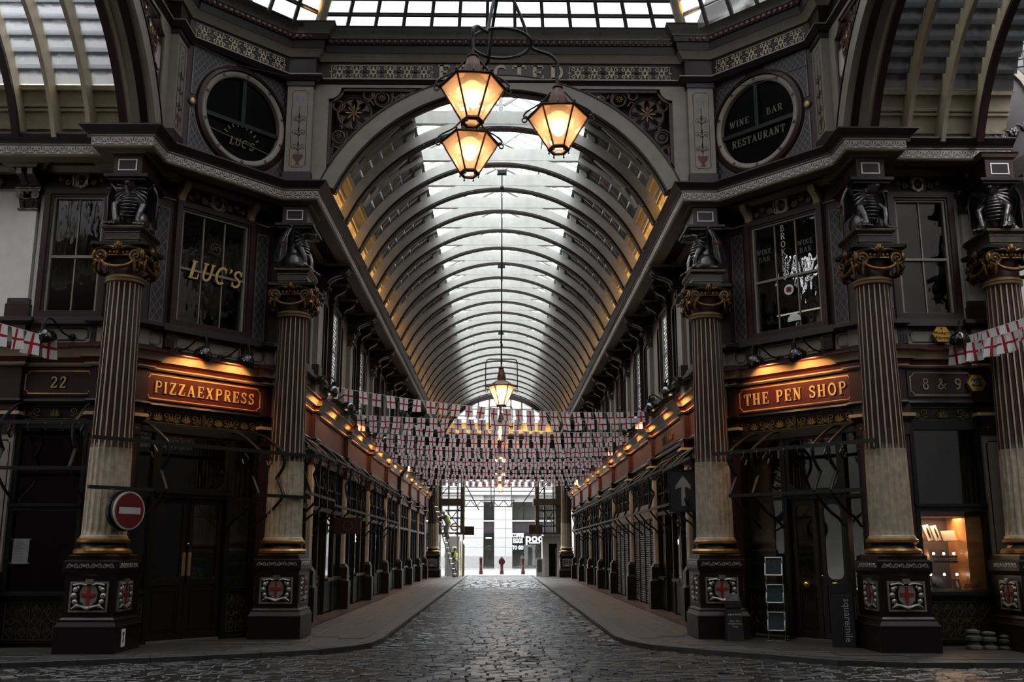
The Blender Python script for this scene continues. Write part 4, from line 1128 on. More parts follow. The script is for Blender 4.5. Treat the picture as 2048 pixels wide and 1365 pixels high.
# ---------------------------------------------------------------- the drum: arches with pierced spandrels, painted piers, round windows, the ERECTED frieze
PETALG = PM('spandrel_iron', (.040,.014,.013), .4, metal=.2, var=.2)
def star(mb, cx, cz, r, y, n=8):
    for k in range(n):
        t = 2*PI*k/n; a = (cx+r*.28*math.cos(t), cz+r*.28*math.sin(t)); c = (cx+r*math.cos(t), cz+r*math.sin(t))
        m_ = ((a[0]*.45+c[0]*.55), (a[1]*.45+c[1]*.55))
        mb.ribbon([a, m_, c], [r*.03, r*.11, r*.02], y-.02, y)
def upper_arch(F, name, tracery=True):
    S = struct(name, F)
    # white arch band with its dark edge
    mb = MB(); mb.strip(arcR(R0-.02, 24, 156, 48), arcR(R0+.26, 24, 156, 48), -.10, .30); mb.build('arch_band', VAULTB if False else CREAM, S, 30)
    mb = MB(); mb.strip(arcR(R0-.06, 24, 156, 48), arcR(R0-.02, 24, 156, 48), .02, .14); mb.build('arch_edge', MAROON_D, S, 30)
    mb = MB(); mb.strip(arcR(R0+.262, 24, 156, 48), arcR(R0+.285, 24, 156, 48), -.12, .05); mb.build('arch_fillet', MAROON_D, S, 30)
    xi, xo, zt, zl = 3.38, 3.66, 10.44, 8.36
    mb = MB()
    for sg in (-1, 1): mb.box(*sorted((sg*xi, sg*xo)), -.06, .25, zl, 10.62)
    mb.box(-xi, xi, -.06, .25, zt, 10.62)
    for sg in (-1, 1):          # rounded-in corner of the opening
        mb.prism([(sg*xi, zt-.26)] + [(sg*(xi-.26+.0)+sg*.26*math.cos(math.radians(t)) - sg*0, zt-.26+.26*math.sin(math.radians(t))) for t in ()] + [(sg*(xi)-sg*.22*math.sin(math.radians(t)), zt-.22*math.cos(math.radians(t))) for t in range(0, 91, 15)] + [(sg*xi, zt)], -.06, .25, 'y') if False else None
        pts = [(sg*xi, zt)] + [(sg*(xi-.24*math.cos(math.radians(t))), zt-.24*math.sin(math.radians(t))) for t in range(0, 91, 15)]
        mb.prism(pts, -.06, .25, 'y')
    mb.build('arch_frame', CREAM, S)
    if tracery:
        for sg in (-1, 1):
            mb = MB(); X = lambda x: sg*x
            aA = math.degrees(math.acos((xi-.03)/(R0+.32))); aB = math.degrees(math.asin((zt-.03-Z0)/(R0+.32)))
            curve = [(sg*p[0], p[1]) for p in arcR(R0+.32, aA, aB, 20)]
            mb.ribbon(curve+[(X(3.10), zt-.03)]+[(sg*(xi-.27*math.cos(math.radians(t))), zt-.27*math.sin(math.radians(t))) for t in range(90, -1, -15)]+[(X(xi-.03), zt-.27)], .06, -.03, .08, True)
            cx, cz, r = X(2.88), 9.92, .33
            mb.tube([(cx+r*math.cos(t*PI/12), .02, cz+r*math.sin(t*PI/12)) for t in range(24)], .028, 6, True)
            for k in range(8):
                t = k*PI/4; pc = (cx+r*.58*math.cos(t), cz+r*.58*math.sin(t)); pt = []
                for q in range(12):
                    u = q*PI/6; lx = r*.40*math.cos(u); lz = r*.20*math.sin(u)
                    pt.append((pc[0]+lx*math.cos(t)-lz*math.sin(t), .02, pc[1]+lx*math.sin(t)+lz*math.cos(t)))
                mb.tube(pt, .018, 5, True)
                tb = t+PI/8
                mb.ribbon([(cx+r*.3*math.cos(tb), cz+r*.3*math.sin(tb)), (cx+r*.95*math.cos(tb), cz+r*.95*math.sin(tb))], [.02, .10], .01, .04)
            mb.tube([(cx, -.03, cz), (cx, .06, cz)], .06, 10)
            for (px, pz, rr) in ((2.34, 10.24, .13), (3.17, 9.45, .11), (3.12, 10.28, .0), (2.05, 10.33, .08), (3.24, 9.15, .08), (3.20, 10.10, .09), (2.62, 10.32, .08)):
                if rr == 0: continue
                mb.tube([(X(px)+rr*math.cos(t*PI/7), .02, pz+rr*math.sin(t*PI/7)) for t in range(14)], .02, 5, True)
                mb.ribbon(spiral(X(px), pz, rr*1.6, rr*.9, .5, .9*sg, 10), .024, .0, .04)
            for (a, c) in (((2.50, 10.10), (2.62, 10.18)), ((3.15, 9.65), (3.10, 9.6)), ((2.1, 10.25), (1.7, 10.40)), ((3.27, 9.3), (3.30, 8.98)), ((1.72, 10.36), (1.4, 10.42)), ((3.30, 9.0), (3.34, 8.8))):
                mb.ribbon([(X(a[0]), a[1]), (X((a[0]+c[0])/2), (a[1]+c[1])/2+.05), (X(c[0]), c[1])], .03, .0, .04)
            mb.build('spandrel_tracery', PETALG, S, 40)
            mb = MB(); star(mb, cx, cz, .17, -.02); star(mb, X(2.34), 10.24, .075, -.0); star(mb, X(3.17), 9.45, .06, 0.0); mb.build('gilt_star', GOLD, S)
    # painted piers either side
    for sg in (-1, 1):
        a, c = sorted((sg*3.66, sg*4.16))
        MB().box(a, c, -.20, .6, 8.62, 10.40).build('pier', CREAM, S)
        MB().box(a-.02, c+.02, -.23, .6, 10.40, 10.56).build('pier_cap', PURPLE, S)
        MB().box(a-.02, c+.02, -.23, .6, 8.34, 8.62).build('pier_base', PURPLE, S)
        pm = (a+c)/2; y = -.204; R_ = MB(); B_ = MB(); K_ = MB()
        K_.ribbon(notch(pm-.15, pm+.15, 8.72, 10.30, .04), .006, y, y+.004, True)
        R_.prism([(pm-.10, 8.98), (pm-.09, 8.90), (pm-.03, 8.83), (pm-.03, 8.79), (pm-.06, 8.76), (pm+.06, 8.76), (pm+.03, 8.79), (pm+.03, 8.83), (pm+.09, 8.90), (pm+.10, 8.98)], y, y+.004, 'y')
        K_.ribbon([(pm, 8.98), (pm, 9.98)], .010, y, y+.004)
        for z in (9.12, 9.42, 9.70):
            for s2 in (-1, 1):
                K_.ribbon(spiral(pm+s2*.075, z, .07, .015, PI if s2 > 0 else 0, -1.2*s2, 10), .008, y, y+.004)
                K_.prism([(pm, z-.08), (pm+s2*.05, z-.02), (pm+s2*.015, z-.02)], y, y+.004, 'y')
                R_.prism([(pm+s2*.075+.018*math.cos(q*PI/3), z+.018*math.sin(q*PI/3)) for q in range(6)], y-.001, y+.003, 'y')
            K_.prism([(pm-.02, z+.06), (pm, z+.16), (pm+.02, z+.06), (pm, z+.02)], y, y+.004, 'y')
        for k in range(8):
            t = k*PI/4; B_.prism([(pm+.02*math.cos(t), 10.12+.02*math.sin(t)), (pm+.075*math.cos(t-.25), 10.12+.075*math.sin(t-.25)), (pm+.095*math.cos(t), 10.12+.095*math.sin(t)), (pm+.075*math.cos(t+.25), 10.12+.075*math.sin(t+.25))], y, y+.004, 'y')
        K_.build('painted_vine', BLACK, S); R_.build('painted_urn', bpy.data.materials.get('urn_red') or PM('urn_red', (.10,.022,.018), .6), S); B_.build('painted_flower', PM('blue_grey', (.13,.17,.24), .6), S)
    return S
F_M = frame(0, 18.25, (1, 0)); F_L = frame(-5.85, 12.4, (0, 1)); F_R = frame(5.85, 12.4, (0, -1)); F_B = frame(0, 6.55, (-1, 0))
upper_arch(F_M, 'wall_front_arch'); upper_arch(F_L, 'wall_left_arch'); upper_arch(F_R, 'wall_right_arch'); upper_arch(F_B, 'wall_back_arch', False)
# entablature of the drum
PO = [(-5.85, 8.76), (-5.85, 16.04), (-5.65, 16.04), (-5.65, 16.56), (-4.16, 18.05), (-3.64, 18.05), (-3.64, 18.25)]
PO = PO + [(-x, y) for x, y in PO[::-1]]
POb = [(5.85, 8.76), (5.65, 8.76), (5.65, 8.24), (4.16, 6.75), (3.64, 6.75), (-3.64, 6.75), (-4.16, 6.75), (-5.65, 8.24), (-5.65, 8.76), (-5.85, 8.76)]
for P in (PO, POb):
    t = trim()
    def pc(name, mat, prof, P=P):
        b = MB(); b.sweep(P, prof); return b.build(name, mat, t, 35)
    pc('architrave', PURPLE, [(-.4,10.50),(.06,10.50),(.10,10.54),(.14,10.575),(-.4,10.575)])
    pc('white_line', CREAM, [(-.4,10.575),(.15,10.575),(.15,10.60),(-.4,10.60)])
    pc('frieze', MAROON_D, [(-.4,10.60),(.02,10.60),(.02,10.99),(-.4,10.99)])
    pc('cream_moulding', CREAM, [(-.4,10.99),(.06,10.99),(.10,11.05),(.17,11.12),(-.4,11.12)])
    pc('dark_moulding', MAROON_D, [(-.4,11.12),(.18,11.12),(.21,11.27),(-.4,11.27)])
    pc('egg_bed', MAROON, [(-.4,11.27),(.25,11.27),(.28,11.36),(-.4,11.36)])
    pc('grey_cyma', GREYP, [(-.4,11.37),(.29,11.37),(.31,11.42),(.38,11.48),(.42,11.54),(-.4,11.54)])
    pc('top_ledge', BLACK, [(-.4,11.54),(.43,11.54),(.43,11.57),(-.4,11.57)])
# egg-and-dart carved along the upper moulding, front sides only
mb = MB()
def along(P, step, o, fn):
    for a, c in zip(P, P[1:]):
        a = Vector(a); c = Vector(c); d = (c-a); L = d.length; n = int(L/step)
        if n < 1: continue
        d.normalize(); nn = Vector((d.y, -d.x))
        for i in range(n): fn(a+d*(L*(i+.5)/n)+nn*o, d, nn)
along(PO[3:-3], .115, .27, lambda p, d, nn: mb.ball((p.x, p.y, 11.315), (.042, .042, .042), 6, 4))
trim(me=mb.mesh('egg_and_dart', CROSSRED if False else PM('rubbed_red', (.10,.035,.03), .5), True))['kind'] = 'structure'
# frieze ornaments and the word ERECTED (cast letters with spurs)
FRG = PM('frieze_gilt', (.40,.34,.23), .55, var=.2)
def rosette_run(mb, x0, x1, z0, z1, y, n):
    ring(mb, x0, x1, z0, z1, .010, y-.006, y); u = (x1-x0)/n; h = z1-z0; zc = (z0+z1)/2
    for i in range(n):
        c = x0+u*(i+.5)
        for k in range(6):
            t = k*PI/3+PI/6; mb.prism([(c+u*.15*math.cos(t)+u*.075*math.cos(q*PI/3), zc+u*.15*math.sin(t)+u*.075*math.sin(q*PI/3)) for q in range(6)], y-.008, y, 'y')
        for s1 in (-1, 1):
            for s2 in (-1, 1):
                mb.ribbon(spiral(c+s1*u*.30, zc+s2*h*.28, h*.17, h*.04, PI/2*s2, 1.1*s1*s2, 10), h*.055, y-.008, y)
            mb.prism([(c+s1*u*.5-u*.10, zc-h*.03), (c+s1*u*.5+u*.10, zc-h*.03), (c+s1*u*.5+u*.10, zc+h*.03), (c+s1*u*.5-u*.10, zc+h*.03)], y-.008, y, 'y')
        for s2 in (-1, 1): mb.prism([(c-u*.08, zc+s2*h*.26), (c, zc+s2*h*.44), (c+u*.08, zc+s2*h*.26)], y-.008, y, 'y')
    return mb
S = struct('trim_frieze', frame(0, 18.25, (1, 0)))
for sg in (-1, 1):
    a, c = sorted((sg*1.36, sg*3.36)); rosette_run(MB(), a, c, 10.655, 10.93, -.025, 6).build('frieze_ornament', FRG, S)
FDU = {}
for sg in (-1, 1):
    ln = math.hypot(1.49, 1.49); Fd = frame(sg*4.905, 17.305, (.7071, .7071) if sg < 0 else (.7071, -.7071))
    S2 = struct('trim_frieze', Fd); rosette_run(MB(), -ln/2+.12, ln/2-.12, 10.655, 10.93, -.025, 6).build('frieze_ornament', FRG, S2)

# ---- letters: a small slab-serif alphabet drawn with strokes
T_, t_ = .17, .085
def stem(x, w=T_, z0=0, z1=1, s=.30): return [([(x, z0), (x, z1)], w), ([(x-s/2, z0+.035), (x+s/2, z0+.035)], .07), ([(x-s/2, z1-.035), (x+s/2, z1-.035)], .07)]
GLY = {
 'I': (.36, stem(.18)),
 'P': (.72, stem(.2) + [([(.2, .96), (.42, .96)] + arc(.42, .73, .22, .23, 90, -90, 8) + [(.2, .50)], .11)]),
 'R': (.80, stem(.2) + [([(.2, .96), (.42, .96)] + arc(.42, .74, .22, .22, 90, -90, 8) + [(.2, .52)], .11), ([(.40, .50), (.66, .04)], T_), ([(.56, .035), (.80, .035)], .07)]),
 'Z': (.72, [([(.08, .955), (.64, .955)], .09), ([(.56, .955), (.12, .045)], T_), ([(.08, .045), (.66, .045)], .09), ([(.09, .96), (.09, .74)], .06), ([(.645, .04), (.645, .28)], .06)]),
 'A': (.84, [([(.40, .98), (.14, .03)], t_), ([(.40, .98), (.68, .03)], T_), ([(.22, .33), (.58, .33)], .075), ([(.02, .035), (.28, .035)], .07), ([(.54, .035), (.84, .035)], .07)]),
 'E': (.72, stem(.2) + [([(.2, .96), (.64, .96)], .08), ([(.2, .5), (.5, .5)], .08), ([(.2, .04), (.66, .04)], .08), ([(.63, .99), (.63, .74)], .06), ([(.655, .01), (.655, .28)], .06), ([(.5, .62), (.5, .38)], .06)]),
 'X': (.80, [([(.14, .97), (.64, .03)], T_), ([(.64, .97), (.14, .03)], t_), ([(.02, .965), (.30, .965)], .07), ([(.50, .965), (.76, .965)], .07), ([(.02, .035), (.28, .035)], .07), ([(.50, .035), (.80, .035)], .07)]),
 'S': (.66, [([(.55, .74), (.52, .88), (.34, .955), (.17, .88), (.12, .73), (.22, .59), (.40, .50), (.54, .39), (.57, .24), (.48, .10), (.32, .045), (.15, .11), (.10, .27)], .125), ([(.56, .97), (.56, .68)], .05), ([(.10, .03), (.10, .32)], .05)]),
 'T': (.76, stem(.38) + [([(.04, .955), (.72, .955)], .09), ([(.05, .98), (.05, .70)], .065), ([(.71, .98), (.71, .70)], .065)]),
 'H': (.86, stem(.2) + stem(.66) + [([(.2, .5), (.66, .5)], .08)]),
 'N': (.86, stem(.18, t_) + [([(.18, .97), (.66, .03)], T_), ([(.66, 0), (.66, 1)], t_), ([(.52, .965), (.80, .965)], .07)]),
 'O': (.84, [(arc(.42, .5, .31, .45, 0, 345, 22), .135)]),
 'L': (.68, stem(.2) + [([(.2, .04), (.62, .04)], .08), ([(.615, .01), (.615, .32)], .065)]),
 'U': (.82, [([(.18, .97), (.18, .32)] + arc(.40, .32, .22, .27, 180, 360, 8) + [(.62, .97)], .12), ([(.03, .965), (.33, .965)], .07), ([(.50, .965), (.75, .965)], .07)]),
 'C': (.76, [(arc(.42, .5, .31, .45, 50, 310, 18), .135), ([(.64, .97), (.64, .68)], .055)]),
 "'": (.22, [([(.11, 1.0), (.13, .86), (.06, .74)], [.12, .10, .03])]),
 'W': (1.06, [([(.14, .97), (.32, .03)], T_*.9), ([(.32, .03), (.52, .90)], t_), ([(.52, .90), (.70, .03)], T_*.9), ([(.70, .03), (.90, .97)], t_), ([(.02, .965), (.28, .965)], .07), ([(.78, .965), (1.02, .965)], .07)]),
 'B': (.76, stem(.2) + [([(.2, .96), (.38, .96)] + arc(.38, .745, .20, .215, 90, -90, 7) + [(.2, .53)], .10), ([(.2, .53), (.42, .53)] + arc(.42, .285, .22, .245, 90, -90, 7) + [(.2, .04)], .10)]),
 'K': (.84, stem(.2) + [([(.66, .97), (.24, .44)], t_), ([(.36, .58), (.70, .03)], T_), ([(.52, .965), (.80, .965)], .07), ([(.56, .035), (.84, .035)], .07)]),
 'D': (.82, stem(.2) + [([(.2, .96), (.36, .96)] + arc(.36, .5, .32, .46, 90, -90, 10) + [(.2, .04)], .12)]),
 '2': (.66, [([(.12, .72)] + arc(.33, .74, .19, .22, 180, -20, 9) + [(.44, .52), (.12, .06)], .12), ([(.10, .05), (.58, .05)], .10), ([(.57, .02), (.57, .22)], .06), ([(.13, .74), (.16, .70)], .13)]),
 '6': (.66, [([(.50, .90), (.36, .96), (.20, .80), (.13, .50), (.13, .30)], .11), (arc(.33, .30, .20, .25, 0, 345, 14), .11)]),
 '8': (.66, [(arc(.33, .74, .17, .22, 0, 345, 14), .10), (arc(.33, .27, .21, .245, 0, 345, 14), .12)]),
 '9': (.66, [(arc(.33, .70, .20, .25, 0, 345, 14), .11), ([(.53, .70), (.52, .45), (.44, .16), (.30, .045), (.17, .09)], .11)]),
 '&': (.88, [([(.80, .50), (.66, .30), (.46, .10), (.28, .045), (.13, .14), (.13, .32), (.28, .46), (.46, .62), (.48, .80), (.36, .95), (.25, .82), (.30, .64), (.46, .38), (.66, .12), (.80, .04)], .095), ([(.68, .50), (.92, .50)], .06)]),
 ' ': (.42, []),
}
def letters(mb, text, xc, z0, h, y0, y1, track=.12, shear=0.0, cond=1.0, wmul=1.0, rise=0.0):
    tw = sum(GLY[c][0]*cond+track for c in text)*h - track*h; x = xc-tw/2
    for c in text:
        adv, st = GLY[c]
        for pts, w_ in st:
            closed = len(pts) > 12 and pts[0] != pts[-1] and abs(pts[0][0]-pts[-1][0]) < .12 and abs(pts[0][1]-pts[-1][1]) < .2 and c in 'O896' 
            P = [(x+(p[0]*cond+p[1]*shear)*h, z0+p[1]*h+rise*(x-xc)) for p in pts]
            ws = [q*h*wmul for q in w_] if isinstance(w_, list) else w_*h*wmul
            mb.ribbon(P, ws, y0, y1, closed)
        x += (adv*cond+track)*h
    return mb
mb = MB(); letters(mb, 'ERECTED', 0, 10.655, .285, -.045, -.02, .34, cond=1.28, wmul=1.5)
mb.build('erected_letters', FRG, S)

# round windows on the canted walls
for sg, F, words in ((-1, F_DL @ Matrix.Translation((0, -.56, 0)), ()), (1, F_DR @ Matrix.Translation((0, -.56, 0)), ())):
    S = struct('wall_upper_canted', F); xc = -sg*.10; zc = 9.42; R = .88
    xa, xb, za, zb = -1.35, 1.35, 8.34, 10.58
    circ = [(xc+R*math.cos(2*PI*i/48), zc+R*math.sin(2*PI*i/48)) for i in range(48)]
    mb = MB(); frame_with_hole(mb, xa, xb, za, zb, circ, .0, .10); mb.build('wall_plate', MAROON, S)
    la = (xc-1.12, xc+1.12, 8.52, 10.85)
    # lattice corners between the square border and the ring
    for sx in (-1, 1):
        for sz in (-1, 1):
            cv = [(xc+sx*(R+.16)*math.cos(math.radians(a)), zc+sz*(R+.16)*math.sin(math.radians(a))) for a in range(8, 83, 5)]
            cv = [(max(min(p[0], xc+1.10), xc-1.10), p[1]) for p in cv]
            out_ = [(xc+sx*1.10, p[1]) for p in cv]
            mb = MB(); 
            zt = zc+sz*1.12
            poly = cv + [(xc+sx*.02+cv[-1][0]*0+cv[-1][0]-xc-sx*.02, zt), (xc+sx*1.10, zt)]
            poly = cv + [(cv[-1][0], zc+sz*1.06), (xc+sx*1.10, zc+sz*1.06)]
            # fan of quads towards the outer corner keeps the shape simple
            n = len(cv); corner = (xc+sx*1.10, zc+sz*1.06); o_ = [(corner[0], p[1]) if abs(p[0]-xc) > .74 else (p[0], corner[1]) for p in cv]
            mb.strip(cv, o_, -.012, .002) 
            ks = [i for i in range(n-1) if (abs(cv[i][0]-xc) > .74) != (abs(cv[i+1][0]-xc) > .74)]
            for i in ks: mb.prism([o_[i], corner, o_[i+1]], -.012, .002, 'y')
            mb.build('lattice_panel', LATT, S)
            mb = MB(); mb.ribbon(cv, .014, -.018, .0); mb.ribbon([cv[0], (corner[0], cv[0][1]), corner, (cv[-1][0], corner[1]), cv[-1]], .014, -.018, 0); mb.build('lattice_border', GREYP, S)
    T = Matrix.Translation((xc, 0, zc)) @ Matrix.Rotation(PI/2, 4, 'X')
    o = MB().lathe([(.80, -.10), (.80, .05), (.83, .075), (.885, .075), (.91, .05), (.91, 0)], 64, capb=False, capt=False).build('window_ring', CREAM, S, 40); o.matrix_local = T
    o = MB().lathe([(.91, .0), (.925, .09), (.985, .06), (1.01, 0)], 64, capb=False, capt=False).build('outer_ring', MAROON, S, 40); o.matrix_local = T
    mb = MB()
    for k in range(10):
        t = k*PI/5+.3; p = (xc+.858*math.cos(t), zc+.858*math.sin(t))
        for q in range(4): mb.prism([(p[0]+.022*math.cos(q*PI/2)+.014*math.cos(v*PI/3), p[1]+.022*math.sin(q*PI/2)+.014*math.sin(v*PI/3)) for v in range(6)], -.082, -.074, 'y')
    mb.build('ring_flowers', MAROON_D, S)
    for s2 in (-1, 1):
        mb = MB(); mb.tube([(xc+s2*1.07, -.03, zc+.0), (xc+s2*1.07, .0, zc+.0)], .075, 16); mb.build('medallion_ring', MAROON_D, S, 40)
        MB().ball((xc+s2*1.07, -.03, zc+.0), (.05, .02, .06), 12, 5).build('gilt_medallion', GOLDP, S, True)
    W = struct_window(F)
    MB().box(-.04+xc, .04+xc, -.02, .06, zc-.1, zc+.8).build('glazing_bar', BLACK, W); MB().box(xc-.8, xc+.8, -.02, .06, zc-.14, zc-.06).build('glazing_bar', BLACK, W)
    o = MB().lathe([(0, 0), (.805, 0), (.805, .008), (0, .008)], 48, capb=False, capt=False).build('round_pane', G_OCUL, W); o.matrix_local = Matrix.Translation((xc, .05, zc)) @ Matrix.Rotation(PI/2, 4, 'X')
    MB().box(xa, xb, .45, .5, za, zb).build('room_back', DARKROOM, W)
    DIMG = PM('faded_gilt', (.13,.10,.06), .6) if sg < 0 else PM('faded_gilt_pale', (.10,.09,.075), .6)
    mb = MB()
    if sg > 0:
        letters(mb, 'WINE', xc-.40, zc+.06, .135, -.01, .0, .1); letters(mb, 'BAR', xc+.38, zc+.08, .135, -.01, .0, .1); letters(mb, 'RESTAURANT', xc, zc-.36, .15, -.01, 0, .08, cond=.9)
    else:
        letters(mb, "LUC'S", xc, zc-.55, .16, -.01, 0, .05, shear=.2); mb.ribbon([(xc-.75, zc-.36), (xc+.75, zc-.52)], .012, -.01, 0)
        for k in range(9):
            a = math.radians(150-k*15); mb.ribbon([(xc+.36*math.cos(a), zc-.52+.36*math.sin(a)), (xc+.43*math.cos(a), zc-.52+.43*math.sin(a))], .028, -.01, 0)
    mb.build('window_letters', DIMG, W)

# the wall that closes the right arm: purple, with a lobed window over an arch
F_E = frame(8.32, 15.98, (.93, -.37))
S = struct('wall_right_end', F_E)
mb = MB(); mb.strip([(0, 7.72), (.5, 8.0), (1.2, 8.35), (2.2, 8.7), (3.0, 8.85)], [(0, 13), (.5, 13), (1.2, 13), (2.2, 13), (3.0, 13)], 0, .25); mb.build('end_wall', PURPLE, S)
mb = MB(); mb.ribbon([(-.02, 7.62), (.5, 7.9), (1.2, 8.26), (2.2, 8.62), (3.0, 8.76)], .16, -.16, .3); mb.build('end_arch', MAROON_D, S)
def lobed(cx_, cz, r, k=1.0):
    out = []
    for i in range(8):
        a = math.radians(22.5+45*i); c = math.radians(67.5+45*i)
        p = (cx_+r*math.cos(a), cz+r*math.sin(a)*k); q = (cx_+r*math.cos(c), cz+r*math.sin(c)*k)
        for t in (0, .25, .5, .75):
            m_ = 1-.13*math.sin(PI*t); out.append((cx_+((p[0]-cx_)*(1-t)+(q[0]-cx_)*t)*m_, cz+((p[1]-cz)*(1-t)+(q[1]-cz)*t)*m_))
    return out
W = struct_window(F_E)
MB().ribbon(lobed(1.15, 10.1, .95), .10, -.08, .02, True).build('lobed_frame', CREAM, W, 40)
MB().ribbon(lobed(1.15, 10.1, .88), .04, -.05, .0, True).build('lead_border', BLACK, W)
MB().prism(lobed(1.15, 10.1, .86), -.012, -.004, 'y').build('lobed_pane', G_DARK, W)
mb = MB()
for k in range(-4, 5):
    mb.box(1.15+k*.2-.007, 1.15+k*.2+.007, -.03, -.012, 10.1-.55, 10.1+.55)
    mb.box(1.15-.55, 1.15+.55, -.03, -.012, 10.1+k*.14-.006, 10.1+k*.14+.006)
mb.build('leading', BLACK, W)
for k, (x, z, r) in enumerate(((.12, 8.55, .07), (.30, 8.42, .06), (.48, 8.50, .08), (.66, 8.58, .07), (.10, 8.25, .06), (.14, 8.02, .07), (.8, 8.75, .06))):
    mb = MB()
    for a in range(6):
        t = a*PI/3; mb.ball((x+r*.6*math.cos(t), -.03, z+r*.6*math.sin(t)), (r*.5, r*.4, r*.5), 6, 4)
    mb.ball((x, -.06, z), r*.4, 6, 4); mb.tube([(x, -.02, z), (x-.12, -.02, z+.06)], .015, 4); mb.build('carved_rose', BRONZE, S, True)
# ---------------------------------------------------------------- the great columns and their dragons
def shaft_mesh(z0, z1, r0, r1, depth, mats, name, nf=20):
    mb = MB(); rows = []; zs = [z0, z0+.05, z0+.09] + [z0+(z1-z0)*k/6 for k in range(1, 6)] + [z1-.09, z1-.05, z1]
    per = 6
    for zi, z in enumerate(zs):
        d = 0 if zi in (0, len(zs)-1) else (depth*.6 if zi in (1, len(zs)-2) else depth)
        R = r0+(r1-r0)*(z-z0)/(z1-z0); row = []
        for k in range(nf):
            for q in range(per):
                u = [0, .26, .38, .63, .88, 1.0][q] if q < 5 else 1
                if q == 5: continue
                dd = {0: 0, 1: 0, 2: .75, 3: 1.0, 4: .75}[q]
                a = 2*PI*(k+u)/nf; rr = R-d*dd
                row.append((rr*math.cos(a), rr*math.sin(a), z))
        rows.append(row)
    n = len(rows[0]); v = [p for r in rows for p in r]; f0 = []; f1 = []
    for i in range(len(rows)-1):
        for j in range(n):
            q = (i*n+j, i*n+(j+1) % n, (i+1)*n+(j+1) % n, (i+1)*n+j)
            (f0 if j % 5 == 0 else f1).append(q)
    mb.add(v, f0+f1); mb.mi = [0]*len(f0)+[1]*len(f1)
    return mb.mesh(name, mats, 50)
COLM = {}
COLM['shaft_upper'] = shaft_mesh(3.10, 5.80, .315, .272, .030, [CREAMW, MAROON], 'shaft_upper')
COLM['shaft_lower'] = shaft_mesh(1.74, 3.10, .335, .318, .024, [IVORY, IVORY], 'shaft_lower')
mb = MB(); mb.box(-.36, .36, -.36, .5, 1.40, 1.45); mb.lathe([(.40, 1.45), (.43, 1.47), (.43, 1.51), (.40, 1.54)], 32); COLM['base_torus'] = mb.mesh('base_torus', GOLD, 40)
mb = MB(); mb.lathe([(.37, 1.54), (.345, 1.57), (.345, 1.60), (.37, 1.62)], 32); COLM['base_scotia'] = mb.mesh('base_scotia', MAROON_D, 40)
mb = MB(); mb.lathe([(.37, 1.62), (.395, 1.64), (.395, 1.675), (.36, 1.70)], 32); COLM['upper_torus'] = mb.mesh('upper_torus', GOLD, 40)
mb = MB(); mb.lathe([(.36, 1.70), (.35, 1.735), (.335, 1.745)], 32); COLM['base_fillet'] = mb.mesh('base_fillet', IVORY, 40)
mb = MB(); mb.lathe([(.272, 5.79), (.31, 5.81), (.315, 5.83), (.30, 5.85), (.315, 5.87), (.31, 5.90), (.275, 5.92)], 32); COLM['neck_ring'] = mb.mesh('neck_ring', PM('neck_gold', (.24,.155,.07), .45, metal=.3), 40)
mb = MB(); mb.box(-.46, .46, -.46, .62, -.01, .38); mb.taper(0, .08, .38, .47, .46, .54, .42, .50); mb.taper(0, .08, .47, .52, .42, .50, .385, .465)
mb.box(-.385, .385, -.385, .62, .52, 1.13); mb.taper(0, .08, 1.13, 1.20, .385, .465, .425, .505); mb.box(-.425, .425, -.425, .62, 1.20, 1.345); mb.taper(0, .08, 1.345, 1.37, .425, .505, .39, .47); mb.box(-.375, .375, -.375, .60, 1.37, 1.43)
COLM['pedestal'] = mb.mesh('pedestal', MAROON_D)
mb = MB(); mb.taper(0, .08, .472, .49, .432, .512, .432, .512); mb.taper(0, .08, .385, .40, .468, .548, .464, .544); COLM['pedestal_moulding'] = mb.mesh('pedestal_moulding', MAROON)
ROTS = [ID, Rz(PI/2), Rz(-PI/2)]
def multi(fn, Y=.385):
    mb = MB(); fn(mb, -Y)
    return mb
def fz(mb, y):
    y = -.43
    for i in range(4):
        c = -.27+i*.18
        for s in (-1, 1): mb.ribbon(spiral(c+s*.045, 1.275, .042, .01, (PI if s > 0 else 0), -1.2*s, 9), .012, y-.014, y+.01)
        mb.ribbon([(c-.09, 1.25), (c-.05, 1.31), (c, 1.275), (c+.05, 1.31), (c+.09, 1.25)], .014, y-.012, y+.01)
        mb.ball((c, y-.005, 1.275), (.018, .014, .018), 6, 4)
COLM['silver_frieze'] = multi(fz).mesh('silver_frieze', SILVER)
def fr(mb, y): ring(mb, -.29, .29, .60, 1.05, .028, y-.025, y+.01); 
COLM['crest_frame'] = multi(fr).mesh('crest_frame', SILVER)
def cr_(mb, y):
    mb.prism([(-.10, .98), (.10, .98), (.135, .88), (.12, .76), (.0, .66), (-.12, .76), (-.135, .88)], y-.028, y+.005, 'y')
    mb.box(-.055, .055, y-.05, y, 1.04, 1.085); mb.taper(0, y-.02, 1.01, 1.05, .035, .03, .055, .03)
    for s in (-1, 1):
        for (x, z, r) in ((.20, .93, .045), (.22, .84, .05), (.20, .75, .045), (.16, .96, .03), (.17, .69, .04)): mb.ball((s*x, y-.02, z), (r, .035, r), 7, 4)
        mb.tube([(s*.04, y-.03, 1.0), (s*.12, y-.04, 1.02), (s*.24, y-.03, 1.0)], .016, 5)
        mb.tube([(0, y-.035, .655), (s*.10, y-.04, .69), (s*.17, y-.04, .70), (s*.24, y-.03, .65)], [.03, .022, .02, .012], 5)
    mb.ball((0, y-.035, .655), (.045, .03, .035), 8, 4)
COLM['city_crest'] = multi(cr_).mesh('city_crest', SILVER, 50)
def cx_(mb, y): mb.box(-.022, .022, y-.045, y-.02, .70, .97); mb.box(-.105, .105, y-.043, y-.02, .83, .875)
COLM['crest_cross'] = multi(cx_).mesh('crest_cross', CROSSRED)
